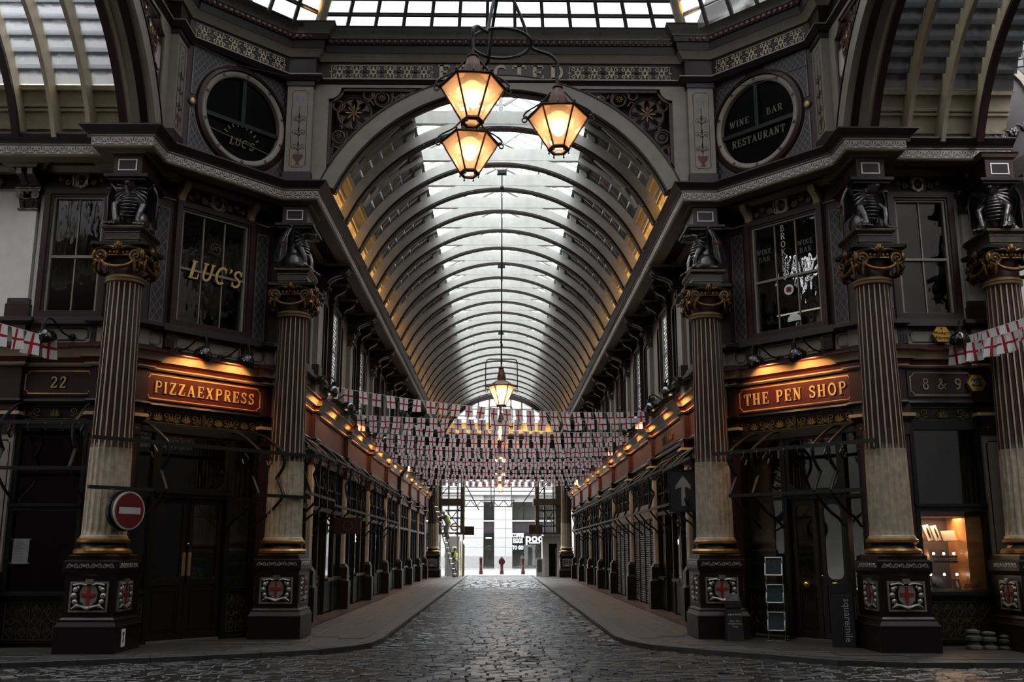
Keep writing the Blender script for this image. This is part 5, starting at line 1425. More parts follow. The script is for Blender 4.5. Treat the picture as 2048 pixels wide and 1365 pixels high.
# capital
mb = MB(); mb.lathe([(.275, 5.91), (.272, 6.02), (.285, 6.12), (.33, 6.22), (.35, 6.36)], 28); COLM['capital_bell'] = mb.mesh('capital_bell', MAROON, 40)
mb = MB(); pts = []
for k in range(4):
    a = k*PI/2-PI/4
    for u in (-1, 1): pass
ab = []
for k in range(4):
    c0 = Vector((math.cos(k*PI/2-PI*.75), math.sin(k*PI/2-PI*.75)))*.665; c1 = Vector((math.cos(k*PI/2-PI/4), math.sin(k*PI/2-PI/4)))*.665
    for u in (.06, .25, .5, .75, .94):
        p = c0.lerp(c1, u); p *= 1-.16*math.sin(PI*u)*.8; ab.append((p.x, p.y))
mb.prism(ab, 6.37, 6.425, 'z'); COLM['abacus'] = mb.mesh('abacus', BLACK)
CAPG = PM('aged_gilding', (.13,.066,.020), .40, metal=.7, var=.5, scale=12)
VOL = {}
for s in (-1, 1):
    V_ = MB(); cx, cz = s*.285, 6.20
    sp = spiral(cx, cz, .135, .03, PI/2, -1.75*s, 22)
    V_.tube([(p[0], -.375-.03*i/22, p[1]) for i, p in enumerate(sp)], [.026-.012*i/22 for i in range(23)], 6)
    V_.ball((cx, -.41, cz), .03, 8, 5)
    V_.tube(smooth([(s*.05, -.40, 6.32), (s*.14, -.40, 6.35), (s*.22, -.39, 6.345), (cx, -.385, cz+.135)], 3), .026, 6)
    V_.tube([(s*.345, -.345, 6.14), (s*.38, -.38, 6.05), (s*.33, -.33, 5.98), (s*.27, -.27, 5.95)], [.03, .045, .04, .015], 6)
    VOL[s] = V_.mesh('volute', CAPG, 50); VOL[s, 'disc'] = MB().tube([(cx, -.385, cz), (cx, -.22, cz)], [.115, .10], 14).mesh('volute_disc', PURPLE, 40)
n = 12; Sw = MB()
Sw.tube([(.255*math.cos(PI*i/n), -.39-.03*math.sin(PI*i/n), 6.13-.13*math.sin(PI*i/n)) for i in range(n+1)], [.018+.016*math.sin(PI*i/n)+(.005 if i % 2 else 0) for i in range(n+1)], 7)
for s in (-1, 1): Sw.tube([(s*.265, -.40, 6.14), (s*.285, -.39, 6.0), (s*.285, -.385, 5.93)], [.024, .032, .010], 6)
Mk = MB()
for i in range(5): Mk.ball((-.14+i*.07, -.36, 6.255), (.036, .03, .035), 6, 4)
Mk.tube([(-.17, -.355, 6.215), (.17, -.355, 6.215)], .018, 5)
Mk.ball((0, -.41, 6.355), (.055, .05, .075), 10, 7); Mk.ball((0, -.40, 6.40), (.062, .052, .045), 10, 5)
Mk.ball((0, -.462, 6.35), (.012, .016, .018), 6, 4); Mk.tube([(0, -.40, 6.29), (0, -.38, 6.24)], .035, 7)
for s in (-1, 1): Mk.ball((s*.022, -.452, 6.365), .009, 5, 3); Mk.ball((s*.058, -.405, 6.35), (.02, .03, .05), 6, 4)
MASK = Mk.mesh('mask', CAPG, True); SWAG = Sw.mesh('swag', CAPG, 60)
mb = MB(); mb.box(-.265, .265, -.265, .55, 6.425, 6.51); mb.box(-.275, .275, -.275, .55, 6.53, 6.62); mb.taper(0, .13, 6.64, 6.69, .285, .415, .33, .46); mb.box(-.335, .335, -.335, .55, 6.69, 6.72)
COLM['dragon_block'] = mb.mesh('dragon_block', PURPLE)
mb = MB(); mb.box(-.283, .283, -.283, .5, 6.512, 6.53); mb.box(-.29, .29, -.29, .5, 6.622, 6.64); mb.box(-.34, .34, -.34, .5, 6.71, 6.73); COLM['gilt_edge'] = mb.mesh('gilt_edge', GILTDULL)
mb = MB(); mb.box(-.36, .36, -.36, .6, 7.57, 7.62); mb.box(-.31, .31, -.31, .6, 7.53, 7.57); COLM['shelf'] = mb.mesh('shelf', MAROON_D)
mb = MB(); mb.box(-.235, .235, -.30, .6, 7.62, 7.96); mb.taper(0, .15, 7.96, 8.07, .25, .46, .33, .52); COLM['upper_block'] = mb.mesh('upper_block', MAROON)
mb = MB(); mb.taper(0, .15, 7.985, 8.03, .285, .49, .325, .52); COLM['brown_cap'] = mb.mesh('brown_cap', BROWN)
mb = MB(); ring(mb, -.155, .155, 7.69, 7.89, .018, -.315, -.295); COLM['white_frame'] = mb.mesh('white_frame', WHITE)
mb = MB(); mb.box(-.14, .14, -.308, -.29, 7.705, 7.875); COLM['frame_panel'] = mb.mesh('frame_panel', MAROON_D)

def blob_mesh(mb, name, mat, vox):
    me = mb.mesh(name, mat); o = bpy.data.objects.new(name, me); C.objects.link(o)
    m = o.modifiers.new('r', 'REMESH'); m.mode = 'VOXEL'; m.voxel_size = vox; m.use_smooth_shade = True
    s = o.modifiers.new('s', 'SMOOTH'); s.factor = .5; s.iterations = 2
    dg = bpy.context.evaluated_depsgraph_get(); dg.update()
    out = bpy.data.meshes.new_from_object(o.evaluated_get(dg)); out.name = name
    if not out.materials: out.materials.append(mat)
    out.polygons.foreach_set('use_smooth', [True]*len(out.polygons))
    bpy.data.objects.remove(o)
    return out
DR = {}
mb = MB()
mb.ball((0, .03, .36), (.19, .20, .30), 14, 10); mb.ball((0, -.07, .50), (.165, .14, .19), 14, 8)
mb.tube([(0, -.02, .58), (0, -.07, .68), (0, -.12, .75), (0, -.17, .76)], [.13, .115, .10, .09], 10)
mb.ball((0, -.19, .765), (.085, .12, .075), 12, 8); mb.tube([(0, -.24, .76), (0, -.36, .735)], [.07, .045], 10); mb.ball((0, -.36, .737), (.05, .04, .04), 10, 6)
mb.tube([(0, -.22, .70), (0, -.33, .675)], [.05, .028], 8)
for s in (-1, 1):
    mb.ball((s*.055, -.23, .81), (.03, .05, .025), 8, 5)
    mb.ball((s*.19, .02, .17), (.11, .20, .17), 12, 8); mb.tube([(s*.21, -.10, .12), (s*.23, -.22, .06), (s*.23, -.30, .045)], [.075, .06, .05], 8)
    mb.tube([(s*.15, -.08, .50), (s*.23, -.17, .40), (s*.20, -.23, .26), (s*.17, -.25, .10), (s*.17, -.30, .05)], [.075, .06, .048, .04, .045], 8)
    for q in (-.05, 0, .05):
        mb.tube([(s*.23+q, -.29, .05), (s*.23+q*1.5, -.36, .035), (s*.23+q*1.6, -.39, .015)], [.03, .026, .012], 6)
mb.tube([(0, .18, .15), (.10, .28, .08), (.26, .26, .05), (.34, .14, .05), (.33, .0, .06)], [.10, .08, .06, .045, .02], 8)
DR['body'] = blob_mesh(mb, 'body', BRONZE, .016)
mb = MB()
for k in range(8):
    z = .24+k*.055; rr = .10+.012*math.sin(k/7*PI)*3
    yc = -.165-.05*math.sin(k/7*PI)
    mb.tube([(rr*math.cos(a), yc+.07-rr*.75*math.sin(a), z-.012*math.sin(a)) for a in [PI*q/8 for q in range(9)]], .020, 6)
DR['belly_plates'] = mb.mesh('belly_plates', BRONZE, 50)
mb = MB()
for s in (-1, 1):
    hm = MB(); hm.tube([(s*.05, -.16, .82), (s*.10, -.13, .86), (s*.15, -.12, .89)], [.030, .020, .004], 6); DR['horn%d' % s] = hm.mesh('horn', BRONZE, 60)
    for k in range(5):
        a = -.5+k*.35; mb.tube([(s*.08, -.12, .76-k*.03), (s*(.20+.03*math.cos(a)), -.10, .80-k*.07), (s*(.27), -.06, .84-k*.095)], [.03, .02, .003], 5)
    for k in range(3): mb.tube([(s*.03, -.30-k*.025, .715), (s*.032, -.305-k*.025, .69)], [.009, .002], 5)
for k in range(5): mb.tube([(0, -.17+k*.05, .83-k*.012), (0, -.15+k*.06, .90-k*.012)], [.022, .003], 5)
DR['spines'] = mb.mesh('spines', BRONZE, 60)
for nm, s in (('wing', 1), ('wing_far', -1)):
    mb = MB(); sh = Vector((s*.12, .08, .55)); kn = Vector((s*.31, .0, .83)); tips = [Vector((s*.39, .06, .24)), Vector((s*.38, .20, .12)), Vector((s*.33, .32, .14)), Vector((s*.24, .36, .28)), Vector((s*.14, .22, .40))]
    mb.tube([sh, sh.lerp(kn, .5)+Vector((s*.02, -.03, .04)), kn], [.05, .042, .05], 8); mb.ball(kn, .055, 8, 6)
    cur = []
    for t in tips:
        mid = kn.lerp(t, .5)+Vector((s*.06, .02, .06)); pts = [kn, kn.lerp(mid, .6)+Vector((s*.01, 0, .01)), mid, t]; cur.append(pts); mb.tube(pts, [.028, .022, .018, .008], 6)
    for a, c in zip(cur, cur[1:]+[[sh, sh, sh, sh]]):
        for q in range(3):
            n = Vector((s*.008, -.004, 0)); P = [a[q], a[q+1], c[q+1], c[q]]
            mb.add([tuple(p+n) for p in P]+[tuple(p-n) for p in P], [(0,1,2,3), (7,6,5,4), (0,4,5,1), (1,5,6,2), (2,6,7,3), (3,7,4,0)])
    DR[nm] = mb.mesh('wing', BRONZE, 50)
for s in (-1, 1):
    mb = MB(Matrix.Translation((s*.415, .14, .50)) @ Rz(PI/2 if s > 0 else -PI/2))
    mb.box(-.013, .013, -.02, .01, -.10, .08); mb.box(-.06, .06, -.02, .01, -.012, .014); DR['wing_cross%d' % s] = mb.mesh('wing_cross', PM('dull_red', (.08,.012,.01), .5) if s < 0 else bpy.data.materials['dull_red'])
def column(x, y, label, rot=0.0, drot=0.0, dlabel=None, dragon=True):
    t = thing('fluted_column', label, 'column', Matrix.Translation((x, y, 0)) @ Rz(rot), 'great columns at the crossing')
    mo = {}
    SUB = {'gilt_edge': 'dragon_block', 'frame_panel': 'upper_block', 'white_frame': 'upper_block', 'brown_cap': 'upper_block', 'pedestal_moulding': 'pedestal', }
    SIDES = ('silver_frieze', 'city_crest', 'crest_frame', 'crest_cross')
    for nm, me in COLM.items():
        if not dragon and nm in ('dragon_block', 'gilt_edge', 'shelf', 'upper_block', 'brown_cap', 'white_frame', 'frame_panel'): continue
        if nm in SIDES: continue
        mo[nm] = link(nm, me, mo.get(SUB.get(nm)) or t)
    for R in ROTS:
        link('silver_frieze', COLM['silver_frieze'], t, R); c_ = link('city_crest', COLM['city_crest'], t, R)
        link('crest_frame', COLM['crest_frame'], c_); link('crest_cross', COLM['crest_cross'], c_)
    for k in range(4):
        R = Rz(k*PI/2); link('mask', MASK, t, R); stuff(link('swag', SWAG, t, R))
        for s_ in (-1, 1): link('volute_disc', VOL[s_, 'disc'], link('volute', VOL[s_], t, R))
    if dragon:
        d = thing('dragon_statue', dlabel, 'statue', Matrix.Translation((x, y, 6.725)) @ Rz(rot+drot), 'dragons over the capitals')
        ws = {}
        for nm, me in DR.items():
            if nm.startswith('wing_cross'): link('wing_cross', me, ws[int(nm[10:])])
            elif nm in ('wing', 'wing_far'): ws[1 if nm == 'wing' else -1] = link('wing', me, d)
            elif nm.startswith('horn'): link('horn', me, d)
            else:
                o = link(nm, me, d)
                if nm in ('spines', 'belly_plates'): o['kind'] = 'stuff'
    return t
OC, IC = (6.20, 15.97), (3.93, 18.47)
c1 = column(-OC[0], OC[1], 'fluted maroon and cream column beside the number 22 window, carrying a no-entry sign', 0, .10, 'dark silver dragon facing forward above the column with the no-entry sign')
column(-IC[0], IC[1], 'fluted column at the arcade corner on the PIZZAEXPRESS side', 0, PI/2-.15, 'dark silver dragon in profile over the PIZZAEXPRESS side arcade corner')
column(IC[0], IC[1], 'fluted column at the arcade corner on the pen shop side', 0, -PI/2+.15, 'dark silver dragon in profile over the pen shop side arcade corner')
column(OC[0], OC[1], 'fluted maroon and cream column between THE PEN SHOP and number 8 and 9', 0, .22, 'dark silver dragon with raised head above the column left of the 8 and 9 window')
column(8.38, 15.97, 'fluted column cut by the frame edge beyond number 8 and 9', 0, -.6, 'dark dragon with curled tail at the frame edge beyond number 8 and 9')
for sg in (-1, 1):
    t = column(sg*3.95, 60.2, 'distant fluted column at the far end of the arcade, %s' % ('behind the ladder' if sg < 0 else 'beside the white cabin'), 0, 0, None, False)
# sticker on the pedestal
mb = MB(); mb.box(.468, .473, -.22, -.06, .08, .34); st = mb.build('sticker', WHITE, c1)
mb = MB(); mb.prism([(-.18, .29), (-.10, .29), (-.13, .22), (-.11, .14), (-.17, .14), (-.15, .22)], .4735, .4745, 'x'); mb.build('sticker_print', BLACK, st)
# ---------------------------------------------------------------- lanterns
LM = {}
def hexp(R, z, off=PI/2): return [Vector((R*math.cos(off+k*PI/3+PI/6), R*math.sin(off+k*PI/3+PI/6), z)) for k in range(6)]
LR, LH, LB = .42, .50, .135
top, bot = hexp(LR, 0), hexp(LB, -LH)
mb = MB()
for a, c in zip(top, bot): mb.tube([a, c], .014, 4)
mb.tube(top, .016, 4, True)
LM['frame'] = mb.mesh('frame', COPPER)
mb = MB(); mb.tube(bot, .024, 5, True); mb.tube([v*1.0+Vector((0, 0, -.03)) for v in hexp(LB*.8, -LH+.02)], .014, 4, True)
for v in bot: mb.tube([v, v+Vector((0, 0, -.05))], .010, 4); mb.ball(v+Vector((0, 0, -.055)), .014, 6, 4)
LM['bottom_ring'] = mb.mesh('bottom_ring', COPPER)
mb = MB(); r1 = hexp(LR+.03, .0); r2 = hexp(.20, .13); r3 = hexp(.13, .16)
for A_, B_ in ((r1, r2), (r2, r3)):
    for k in range(6): mb.add([A_[k], A_[(k+1) % 6], B_[(k+1) % 6], B_[k], A_[k]+Vector((0,0,.012)), A_[(k+1)%6]+Vector((0,0,.012)), B_[(k+1)%6]+Vector((0,0,.012)), B_[k]+Vector((0,0,.012))], [(0,1,2,3), (7,6,5,4), (0,4,5,1), (1,5,6,2), (2,6,7,3), (3,7,4,0)])
for v in r1: mb.ball(v+Vector((0, 0, .03)), .022, 6, 4)
LM['roof'] = mb.mesh('roof', COPPER)
mb = MB(); mb.lathe([(.135, .15), (.13, .30), (.11, .33), (.085, .42), (.06, .47), (.075, .48), (.075, .50), (.02, .51), (.02, .60), (0, .61)], 16, capb=False); LM['chimney'] = mb.mesh('chimney', COPPER, 40)
mb = MB()
for k in range(6): mb.add([r1[k]*.96+Vector((0,0,-.004)), r1[(k+1)%6]*.96+Vector((0,0,-.004)), r2[(k+1)%6]*.96+Vector((0,0,-.01)), r2[k]*.96+Vector((0,0,-.01))], [(0,1,2,3)])
LM['reflector'] = mb.mesh('reflector', COPPERIN)
mb = MB(); mb.lathe([(.19, -.03), (.215, -.05), (.215, -.075), (.16, -.10), (.165, -.02), (.10, .06), (.19, -.03)], 20, capb=False, capt=False); LM['glass_dome'] = mb.mesh('glass_dome', GLASSGLOBE, True)
mb = MB(); mb.ball((0, 0, -.155), (.095, .095, .12), 16, 10); LM['bulb'] = mb.mesh('bulb', BULB, True)
PAN = []
for k in range(6):
    a, b_, c, d = top[k], top[(k+1) % 6], bot[(k+1) % 6], bot[k]; n = (b_-a).cross(d-a).normalized()*.004
    mb = MB(); mb.add([a, b_, c, d, a+n, b_+n, c+n, d+n], [(0,1,2,3), (7,6,5,4), (0,4,5,1), (1,5,6,2), (2,6,7,3), (3,7,4,0)]); PAN.append(mb.mesh('pane', G_LAMP))
mb = MB(); hp = [(-.49, 0, -.06), (-.50, 0, .0), (-.49, 0, .62), (-.46, 0, .70), (-.40, 0, .73), (.40, 0, .73), (.46, 0, .70), (.49, 0, .62), (.50, 0, 0), (.49, 0, -.06)]
mb.tube(hp, .018, 6)
for s in (-1, 1):
    mb.ball((s*.49, 0, .02), .03, 6, 4); mb.tube([(s*.40, 0, .0), (s*.5, 0, .0)], .016, 5); mb.tube([(s*(.47+.05*math.cos(q*PI/4)), 0, -.10+.05*math.sin(q*PI/4)) for q in range(8)], .012, 4, True)
mb.tube([(0, 0, .60), (0, 0, .75)], .03, 6); HOOP = mb.mesh('hoop', IRON)
mb = MB()
for s in (-1, 1):
    mb.tube(smooth([(s*.43, .0, .0), (s*.48, .0, .05), (s*.42, 0, .13), (s*.24, 0, .25), (s*.10, 0, .42)]), .013, 6); mb.tube([(s*(.47+.035*math.cos(q*PI/4)), 0, -.02+.035*math.sin(q*PI/4)) for q in range(8)], .012, 4, True)
    mb.tube([(.0, s*.10, .40), (0, s*.16, .20), (0, s*.28, .10)], .012, 4)
mb.tube([(0, 0, .55), (0, 0, .95)], .022, 6); HANG = mb.mesh('hanger_scrolls', IRON)
def lantern(M, label, hoop, energy, lit=True):
    t = thing('street_lantern', label, 'lantern', M, 'copper lanterns')
    mo = {}
    for nm, me in LM.items(): mo[nm] = link(nm, me, mo.get({'chimney': 'roof', 'reflector': 'roof', 'bulb': 'glass_dome', 'bottom_ring': 'frame'}.get(nm)) or t)
    for me in PAN: link('pane', me, t)
    if hoop: link('hoop', HOOP, t)
    else: link('hanger_scrolls', HANG, t)
    d = bpy.data.lights.new('lantern_light', 'POINT'); d.energy = energy; d.color = (1, .68, .40); d.shadow_soft_size = .10
    o = bpy.data.objects.new('lantern_light', d); C.objects.link(o); o.parent = t; o.location = (0, 0, -.16); o.visible_camera = True
    return t
tilt = Matrix.Rotation(math.radians(-7), 4, 'X')
trio = [(-.37, 12.05, 7.42), (-.46, 13.85, 7.42), (.80, 12.95, 7.42)]
lantern(Matrix.Translation(trio[0]) @ tilt @ Rz(.07), 'large lit copper lantern nearest of the hanging cluster of three, covering letters of ERECTED', False, 40)
lantern(Matrix.Translation(trio[1]) @ tilt @ Rz(.10), 'large lit copper lantern of the hanging cluster seen just below its neighbour', False, 40)
lantern(Matrix.Translation(trio[2]) @ tilt @ Rz(-.06), 'large lit copper lantern hanging alone on the pen shop side of the cluster', False, 40)
h = thing('lantern_hanger', 'black iron ring and curved cables holding the three-lantern cluster under the dome', 'hanger', Matrix.Translation((0, 12.95, 8.55)))
mb = MB(); mb.tube([(.43*math.cos(k*PI/16), .43*math.sin(k*PI/16), .0) for k in range(32)], .024, 6, True); mb.build('iron_ring', IRON, h, 50)
for k, p in enumerate(trio):
    q = Vector(p)+Vector((0, .1, .88))-Vector((0, 12.95, 8.55)); d = Vector((q.x, q.y, 0)).normalized()
    mb = MB(); mb.tube(smooth([(0, 0, 1.0), tuple(d*.12+Vector((0, 0, .82))), tuple(d*.30+Vector((0, 0, .40))), tuple(d*.43), tuple(d*.52+Vector((0, 0, -.07))), tuple(d*(q.xy.length*.86)+Vector((0, 0, q.z+.13))), tuple(q+Vector((0, 0, .02))), tuple(q+Vector((0, 0, -.12)))]), .024, 8); mb.build('curved_arm', IRON, h, 50)
mb = MB(); mb.tube([(0, 0, .8), (0, -.2, 5.2)], .028, 6); mb.box(-.12, .12, -.12, .12, .92, 1.06); mb.build('drop_cable', IRON, h)
for k, Y in enumerate((22.1, 30.35, 40.25, 48.5, 56.75)):
    t = lantern(Matrix.Translation((.03, Y, 5.22 if k else 5.12)) @ Matrix.Diagonal((.72, .72, .86, 1)), 'copper lantern in an iron hoop, %s' % ('nearest of the arcade row, above the first flags', 'second along the arcade', 'third along the arcade', 'fourth along the arcade', 'last of the row at the far opening')[k], True, 60)
    mb = MB(); L = (10.3-(5.22+.62))/.86; mb.tube([(0, 0, .72), (0, 0, .72+L)], .022, 6); mb.tube([(0, 0, 1.05), (0, 0, 1.15)], .04, 6); mb.tube([(0, 0, L*.55), (0, 0, L*.55+.9)], .034, 6); mb.build('drop_rod', IRON, t)
    mb = MB(); mb.box(-.16, .16, -.1, .1, .70+L, .80+L); mb.build('rod_bracket', IRON, t); mb = MB(); mb.ball((0, 0, .66+L-.35), .07, 8, 6); mb.build('rod_weight', IRON, t, True)

# ---------------------------------------------------------------- gooseneck lamps over the fascias
WL = {}
mb = MB(); mb.tube([(0, .0, 0), (0, -.03, 0)], .06, 14); mb.ball((0, -.035, 0), (.04, .02, .04), 10, 5); WL['wall_plate'] = mb.mesh('wall_plate', BLACK, 40)
mb = MB(); mb.tube([(0, -.03, 0), (.03, -.10, .0), (.07, -.24, .03), (.11, -.36, .12), (.15, -.45, .20), (.19, -.53, .215), (.22, -.58, .17), (.225, -.59, .07)], .016, 7); mb.tube([(.225, -.59, .10), (.225, -.59, .00)], .045, 10); WL['arm'] = mb.mesh('arm', BLACK, 40)
sh = Matrix.Translation((.225, -.59, .02)) @ Matrix.Rotation(math.radians(26), 4, 'X') @ Matrix.Rotation(math.radians(8), 4, 'Y')
mb = MB(sh); mb.lathe([(.045, .0), (.075, -.015), (.125, -.06), (.158, -.12), (.165, -.17), (.160, -.205), (.152, -.205), (.155, -.17), (.148, -.12), (.115, -.065), (.06, -.03), (.0, -.025)], 22, capb=False, capt=False); WL['shade'] = mb.mesh('shade', PM('black_enamel', (.006,.006,.006), .18, var=.1, coat=.3), 50)
mb = MB(sh); mb.ball((0, 0, -.10), (.035, .035, .05), 8, 6); WL['bulb'] = mb.mesh('bulb', BULBW, True)
LIT = bpy.data.lights.new('lamp_light', 'SPOT'); LIT.energy = 125; LIT.color = (1, .50, .16); LIT.spot_size = math.radians(128); LIT.spot_blend = .5; LIT.shadow_soft_size = .035
LIT2 = LIT.copy(); LIT2.energy = 230
def wall_lamp(F, x, z, label, lit=True, m=1, group='gooseneck wall lamps'):
    t = thing('wall_lamp', label, 'lamp', F @ Matrix.Translation((x, -.05, z)) , group)
    for nm, me in WL.items():
        if nm == 'bulb' and not lit: continue
        if nm == 'bulb': o = link(nm, me, sh_o); continue
        o = link(nm, me, t)
        if nm == 'shade': sh_o = o
        if m < 0: o.matrix_local = MIR
    if lit:
        o = bpy.data.objects.new('lamp_light', LIT2 if F in (F_AL, F_AR) else LIT); C.objects.link(o); o.parent = t
        s2 = sh if m > 0 else MIR @ sh @ MIR
        o.matrix_local = s2 @ Matrix.Translation((0, 0, -.13)) @ Matrix.Rotation(math.radians(8), 4, 'X')
    return t
wall_lamp(F_DL, -.62, 4.96, 'black gooseneck lamp lighting PIZZA on the PIZZAEXPRESS sign')
wall_lamp(F_DL, .25, 4.96, 'black gooseneck lamp lighting the EXPRESS end of the PIZZAEXPRESS sign')
wall_lamp(F_DR, -.20, 4.96, 'black gooseneck lamp lighting THE on the pen shop sign', m=-1)
wall_lamp(F_DR, .66, 4.96, 'black gooseneck lamp lighting SHOP on the pen shop sign', m=-1)
wall_lamp(F_SL, .10, 5.05, 'unlit black gooseneck lamp above the number 22 sign, flags tied to it', lit=False, m=-1)
wall_lamp(F_SR, .45, 5.05, 'unlit black gooseneck lamp above number 8 and 9, flags tied to it', lit=False, m=-1)
ords = 'first second third fourth fifth sixth seventh eighth ninth tenth eleventh twelfth thirteenth fourteenth fifteenth'.split()
for side, F, m in (('PIZZAEXPRESS', F_AL, 1), ('pen shop', F_AR, -1)):
    for k in range(15):
        wall_lamp(F, m*(21.5+2.475*k-BY), 5.05, 'black gooseneck lamp, %s from the near end of the %s side arcade' % (ords[k], side), m=m)

# ---------------------------------------------------------------- signs on the fascias
def sign_board(F, x0, x1, z0, z1, text, h, label, bmat=SIGNRED, lmat=GOLDP, name='sign_board', cond=1.0, track=.13):
    xc = (x0+x1)/2
    t = thing(name, label, 'sign', F @ Matrix.Translation((xc, -.05, (z0+z1)/2)))
    hw, hh = (x1-x0)/2, (z1-z0)/2
    MB().box(-hw, hw, -.025, .0, -hh, hh, ).build('board', bmat, t)
    mb = MB(); mb.ribbon(notch(-hw+.05, hw-.05, -hh+.035, hh-.035, .06), .012, -.032, -.024, True); mb.build('gilt_border', lmat, t)
    mb = MB(); letters(mb, text, 0, -h/2, h, -.045, -.025, track, cond=cond); mb.build('lettering', lmat, t)
    mb = MB(); letters(mb, text, .014, -h/2-.014, h, -.030, -.0245, track, cond=cond); mb.build('letter_shadow', BLACK, t)
    return t
sign_board(F_DL, -1.20, 1.20, 4.03, 4.51, 'PIZZAEXPRESS', .205, 'long dark red sign with gold letters PIZZAEXPRESS over the double door', track=.17, cond=.95)
sign_board(F_DR, -1.18, 1.22, 4.03, 4.51, 'THE PEN SHOP', .22, 'long dark red sign with gold letters THE PEN SHOP', track=.15, cond=.92)
sign_board(F_SL, -.66, .55, 4.05, 4.50, '22', .19, 'dark sign with gold number 22', MAROON)
sign_board(F_SR, -.48, .68, 4.05, 4.50, '8 & 9', .19, 'dark sign with pale numbers 8 & 9', MAROON, PM('pale_gold_paint', (.30,.22,.12), .5))
sign_board(F_AR, -(PIL[1]-.28), -(PIL[0]+.28), 4.05, 4.50, 'THE PEN SHOP', .18, 'second THE PEN SHOP sign, turned along the arcade fascia', MAROON, GILTDULL, cond=.9)
# letters on the first-floor panes
mb = MB(); letters(mb, "LUC'S", 0, 0, .34, -.012, 0, .06, shear=.24, cond=.95)
o = mb.build('gold_window_lettering', GOLDP, None, M=F_DL @ Matrix.Translation((.02, -.06, 6.32))); tag(o, "slanting gold letters LUC'S across the first-floor window over PIZZAEXPRESS", 'lettering')
DIMW = PM('dim_window_print', (.09,.085,.08), .6); PALE = PM('pale_window_print', (.45,.43,.38), .6)
mb = MB(); mb.ribbon(arc(.02, 6.98, .10, .10, 0, 345, 16), .008, -.062, -.058, True); letters(mb, "LUC'S", .02, 6.95, .07, -.062, -.058, .03, shear=.2)
tag(mb.build('round_window_badge', DIMW, None, M=F_DL), "faint round badge on the middle top pane above LUC'S", 'lettering')
mb = MB()
for k, ch in enumerate('BROKERS'): letters(mb, ch, -.02, 7.36-k*.155, .125, -.062, -.058)
tag(mb.build('vertical_window_lettering', PALE, None, M=F_DR), 'pale letters BROKERS stacked down the middle pane', 'lettering')
for x, lab in ((-.44, 'dim letters WINE BAR on the pane left of BROKERS'), (.44, 'dim letters WINE BAR on the pane right of BROKERS')):
    mb = MB(); letters(mb, 'WINE', x, 7.0, .10, -.062, -.058, .08); letters(mb, 'BAR', x, 6.86, .10, -.062, -.058, .08)
    tag(mb.build('window_lettering', DIMW, None, M=F_DR), lab, 'lettering')
t = thing('round_sticker', 'white round sticker with a red poppy on the lower middle pane under BROKERS', 'sticker', F_DR @ Matrix.Translation((.05, -.06, 6.22)))
MB().prism([(.10*math.cos(q*PI/10), .10*math.sin(q*PI/10)) for q in range(20)], -.003, 0, 'y').build('disc', WHITE, t)
mb = MB()
for k in range(4): mb.prism([(.03*math.cos(k*PI/2+.6)+.038*math.cos(q*PI/5), .03*math.sin(k*PI/2+.6)+.035*math.sin(q*PI/5)) for q in range(10)], -.006, -.003, 'y')
mb.build('poppy', CROSSRED, t); MB().prism([(.015*math.cos(q*PI/4), .015*math.sin(q*PI/4)) for q in range(8)], -.008, -.005, 'y').build('poppy_heart', BLACK, t)
tag(MB().prism([(.14*math.cos(q*PI/12), .14*math.sin(q*PI/12)) for q in range(13)], -.003, .0, 'y').build('paper_disc', WHITE, None, M=F_DR @ Matrix.Translation((.12, -.055, 5.62))), 'white half disc of paper low in the window under the poppy sticker', 'sticker')
MB_ = MB().box(-.45, .6, .28, .30, -.012, .012); tag(MB_.build('tube_lamp', EM('cold_tube', (1.0, .85, .6), 1.2), None, M=F_DR @ Matrix.Translation((0, 0, 5.86)) @ Matrix.Rotation(.0, 4, 'Y')), 'thin lit tube seen through the BROKERS window', 'lamp')
def font_mesh(body, size, mat, name, ext=.002, bold=0.0):
    cu = bpy.data.curves.new('t', 'FONT'); cu.body = body; cu.size = size; cu.extrude = ext; cu.align_x = 'CENTER'; cu.align_y = 'CENTER'; cu.resolution_u = 2; cu.offset = bold
    o = bpy.data.objects.new('t', cu); C.objects.link(o); dg = bpy.context.evaluated_depsgraph_get(); dg.update()
    me = bpy.data.meshes.new_from_object(o.evaluated_get(dg)); me.name = name; bpy.data.objects.remove(o); bpy.data.curves.remove(cu)
    me.materials.clear(); me.materials.append(mat); return me
XUP = Matrix.Rotation(PI/2, 4, 'X')
YEL = PM('alarm_yellow', (.50,.27,.03), .4, var=.08)
def hexbox(F, x, z, r, label, words, wmat, plate=None):
    t = thing('alarm_box', label, 'alarm', F @ Matrix.Translation((x, -.085, z)))
    P = [(r*math.cos(q*PI/3), r*.98*math.sin(q*PI/3)) for q in range(6)]
    MB().prism(P, -.09, 0, 'y').build('case', YEL, t)
    if plate: MB().box(-r*.55, r*.55, -.095, -.09, -r*.36, r*.42).build('plate', plate, t)
    for k, (wd, sz, dz) in enumerate(words): o = link('lettering', font_mesh(wd, sz, wmat, 'lettering'), t); o.matrix_local = Matrix.Translation((0, -.096, dz)) @ XUP
    return t
hexbox(F_SR, .14, 5.12, .155, 'yellow hexagonal alarm box on the cream panel above 8 & 9', [('Modern', .085, .02), ('Alarms', .085, -.065), ('o', .07, .10)], BLACK)
hexbox(F_SR, .66, 4.28, .16, 'yellow hexagonal alarm box over the corner of the 8 & 9 sign', [('ADT', .10, .0)], WHITE, PM('alarm_blue', (.03,.05,.10), .4))
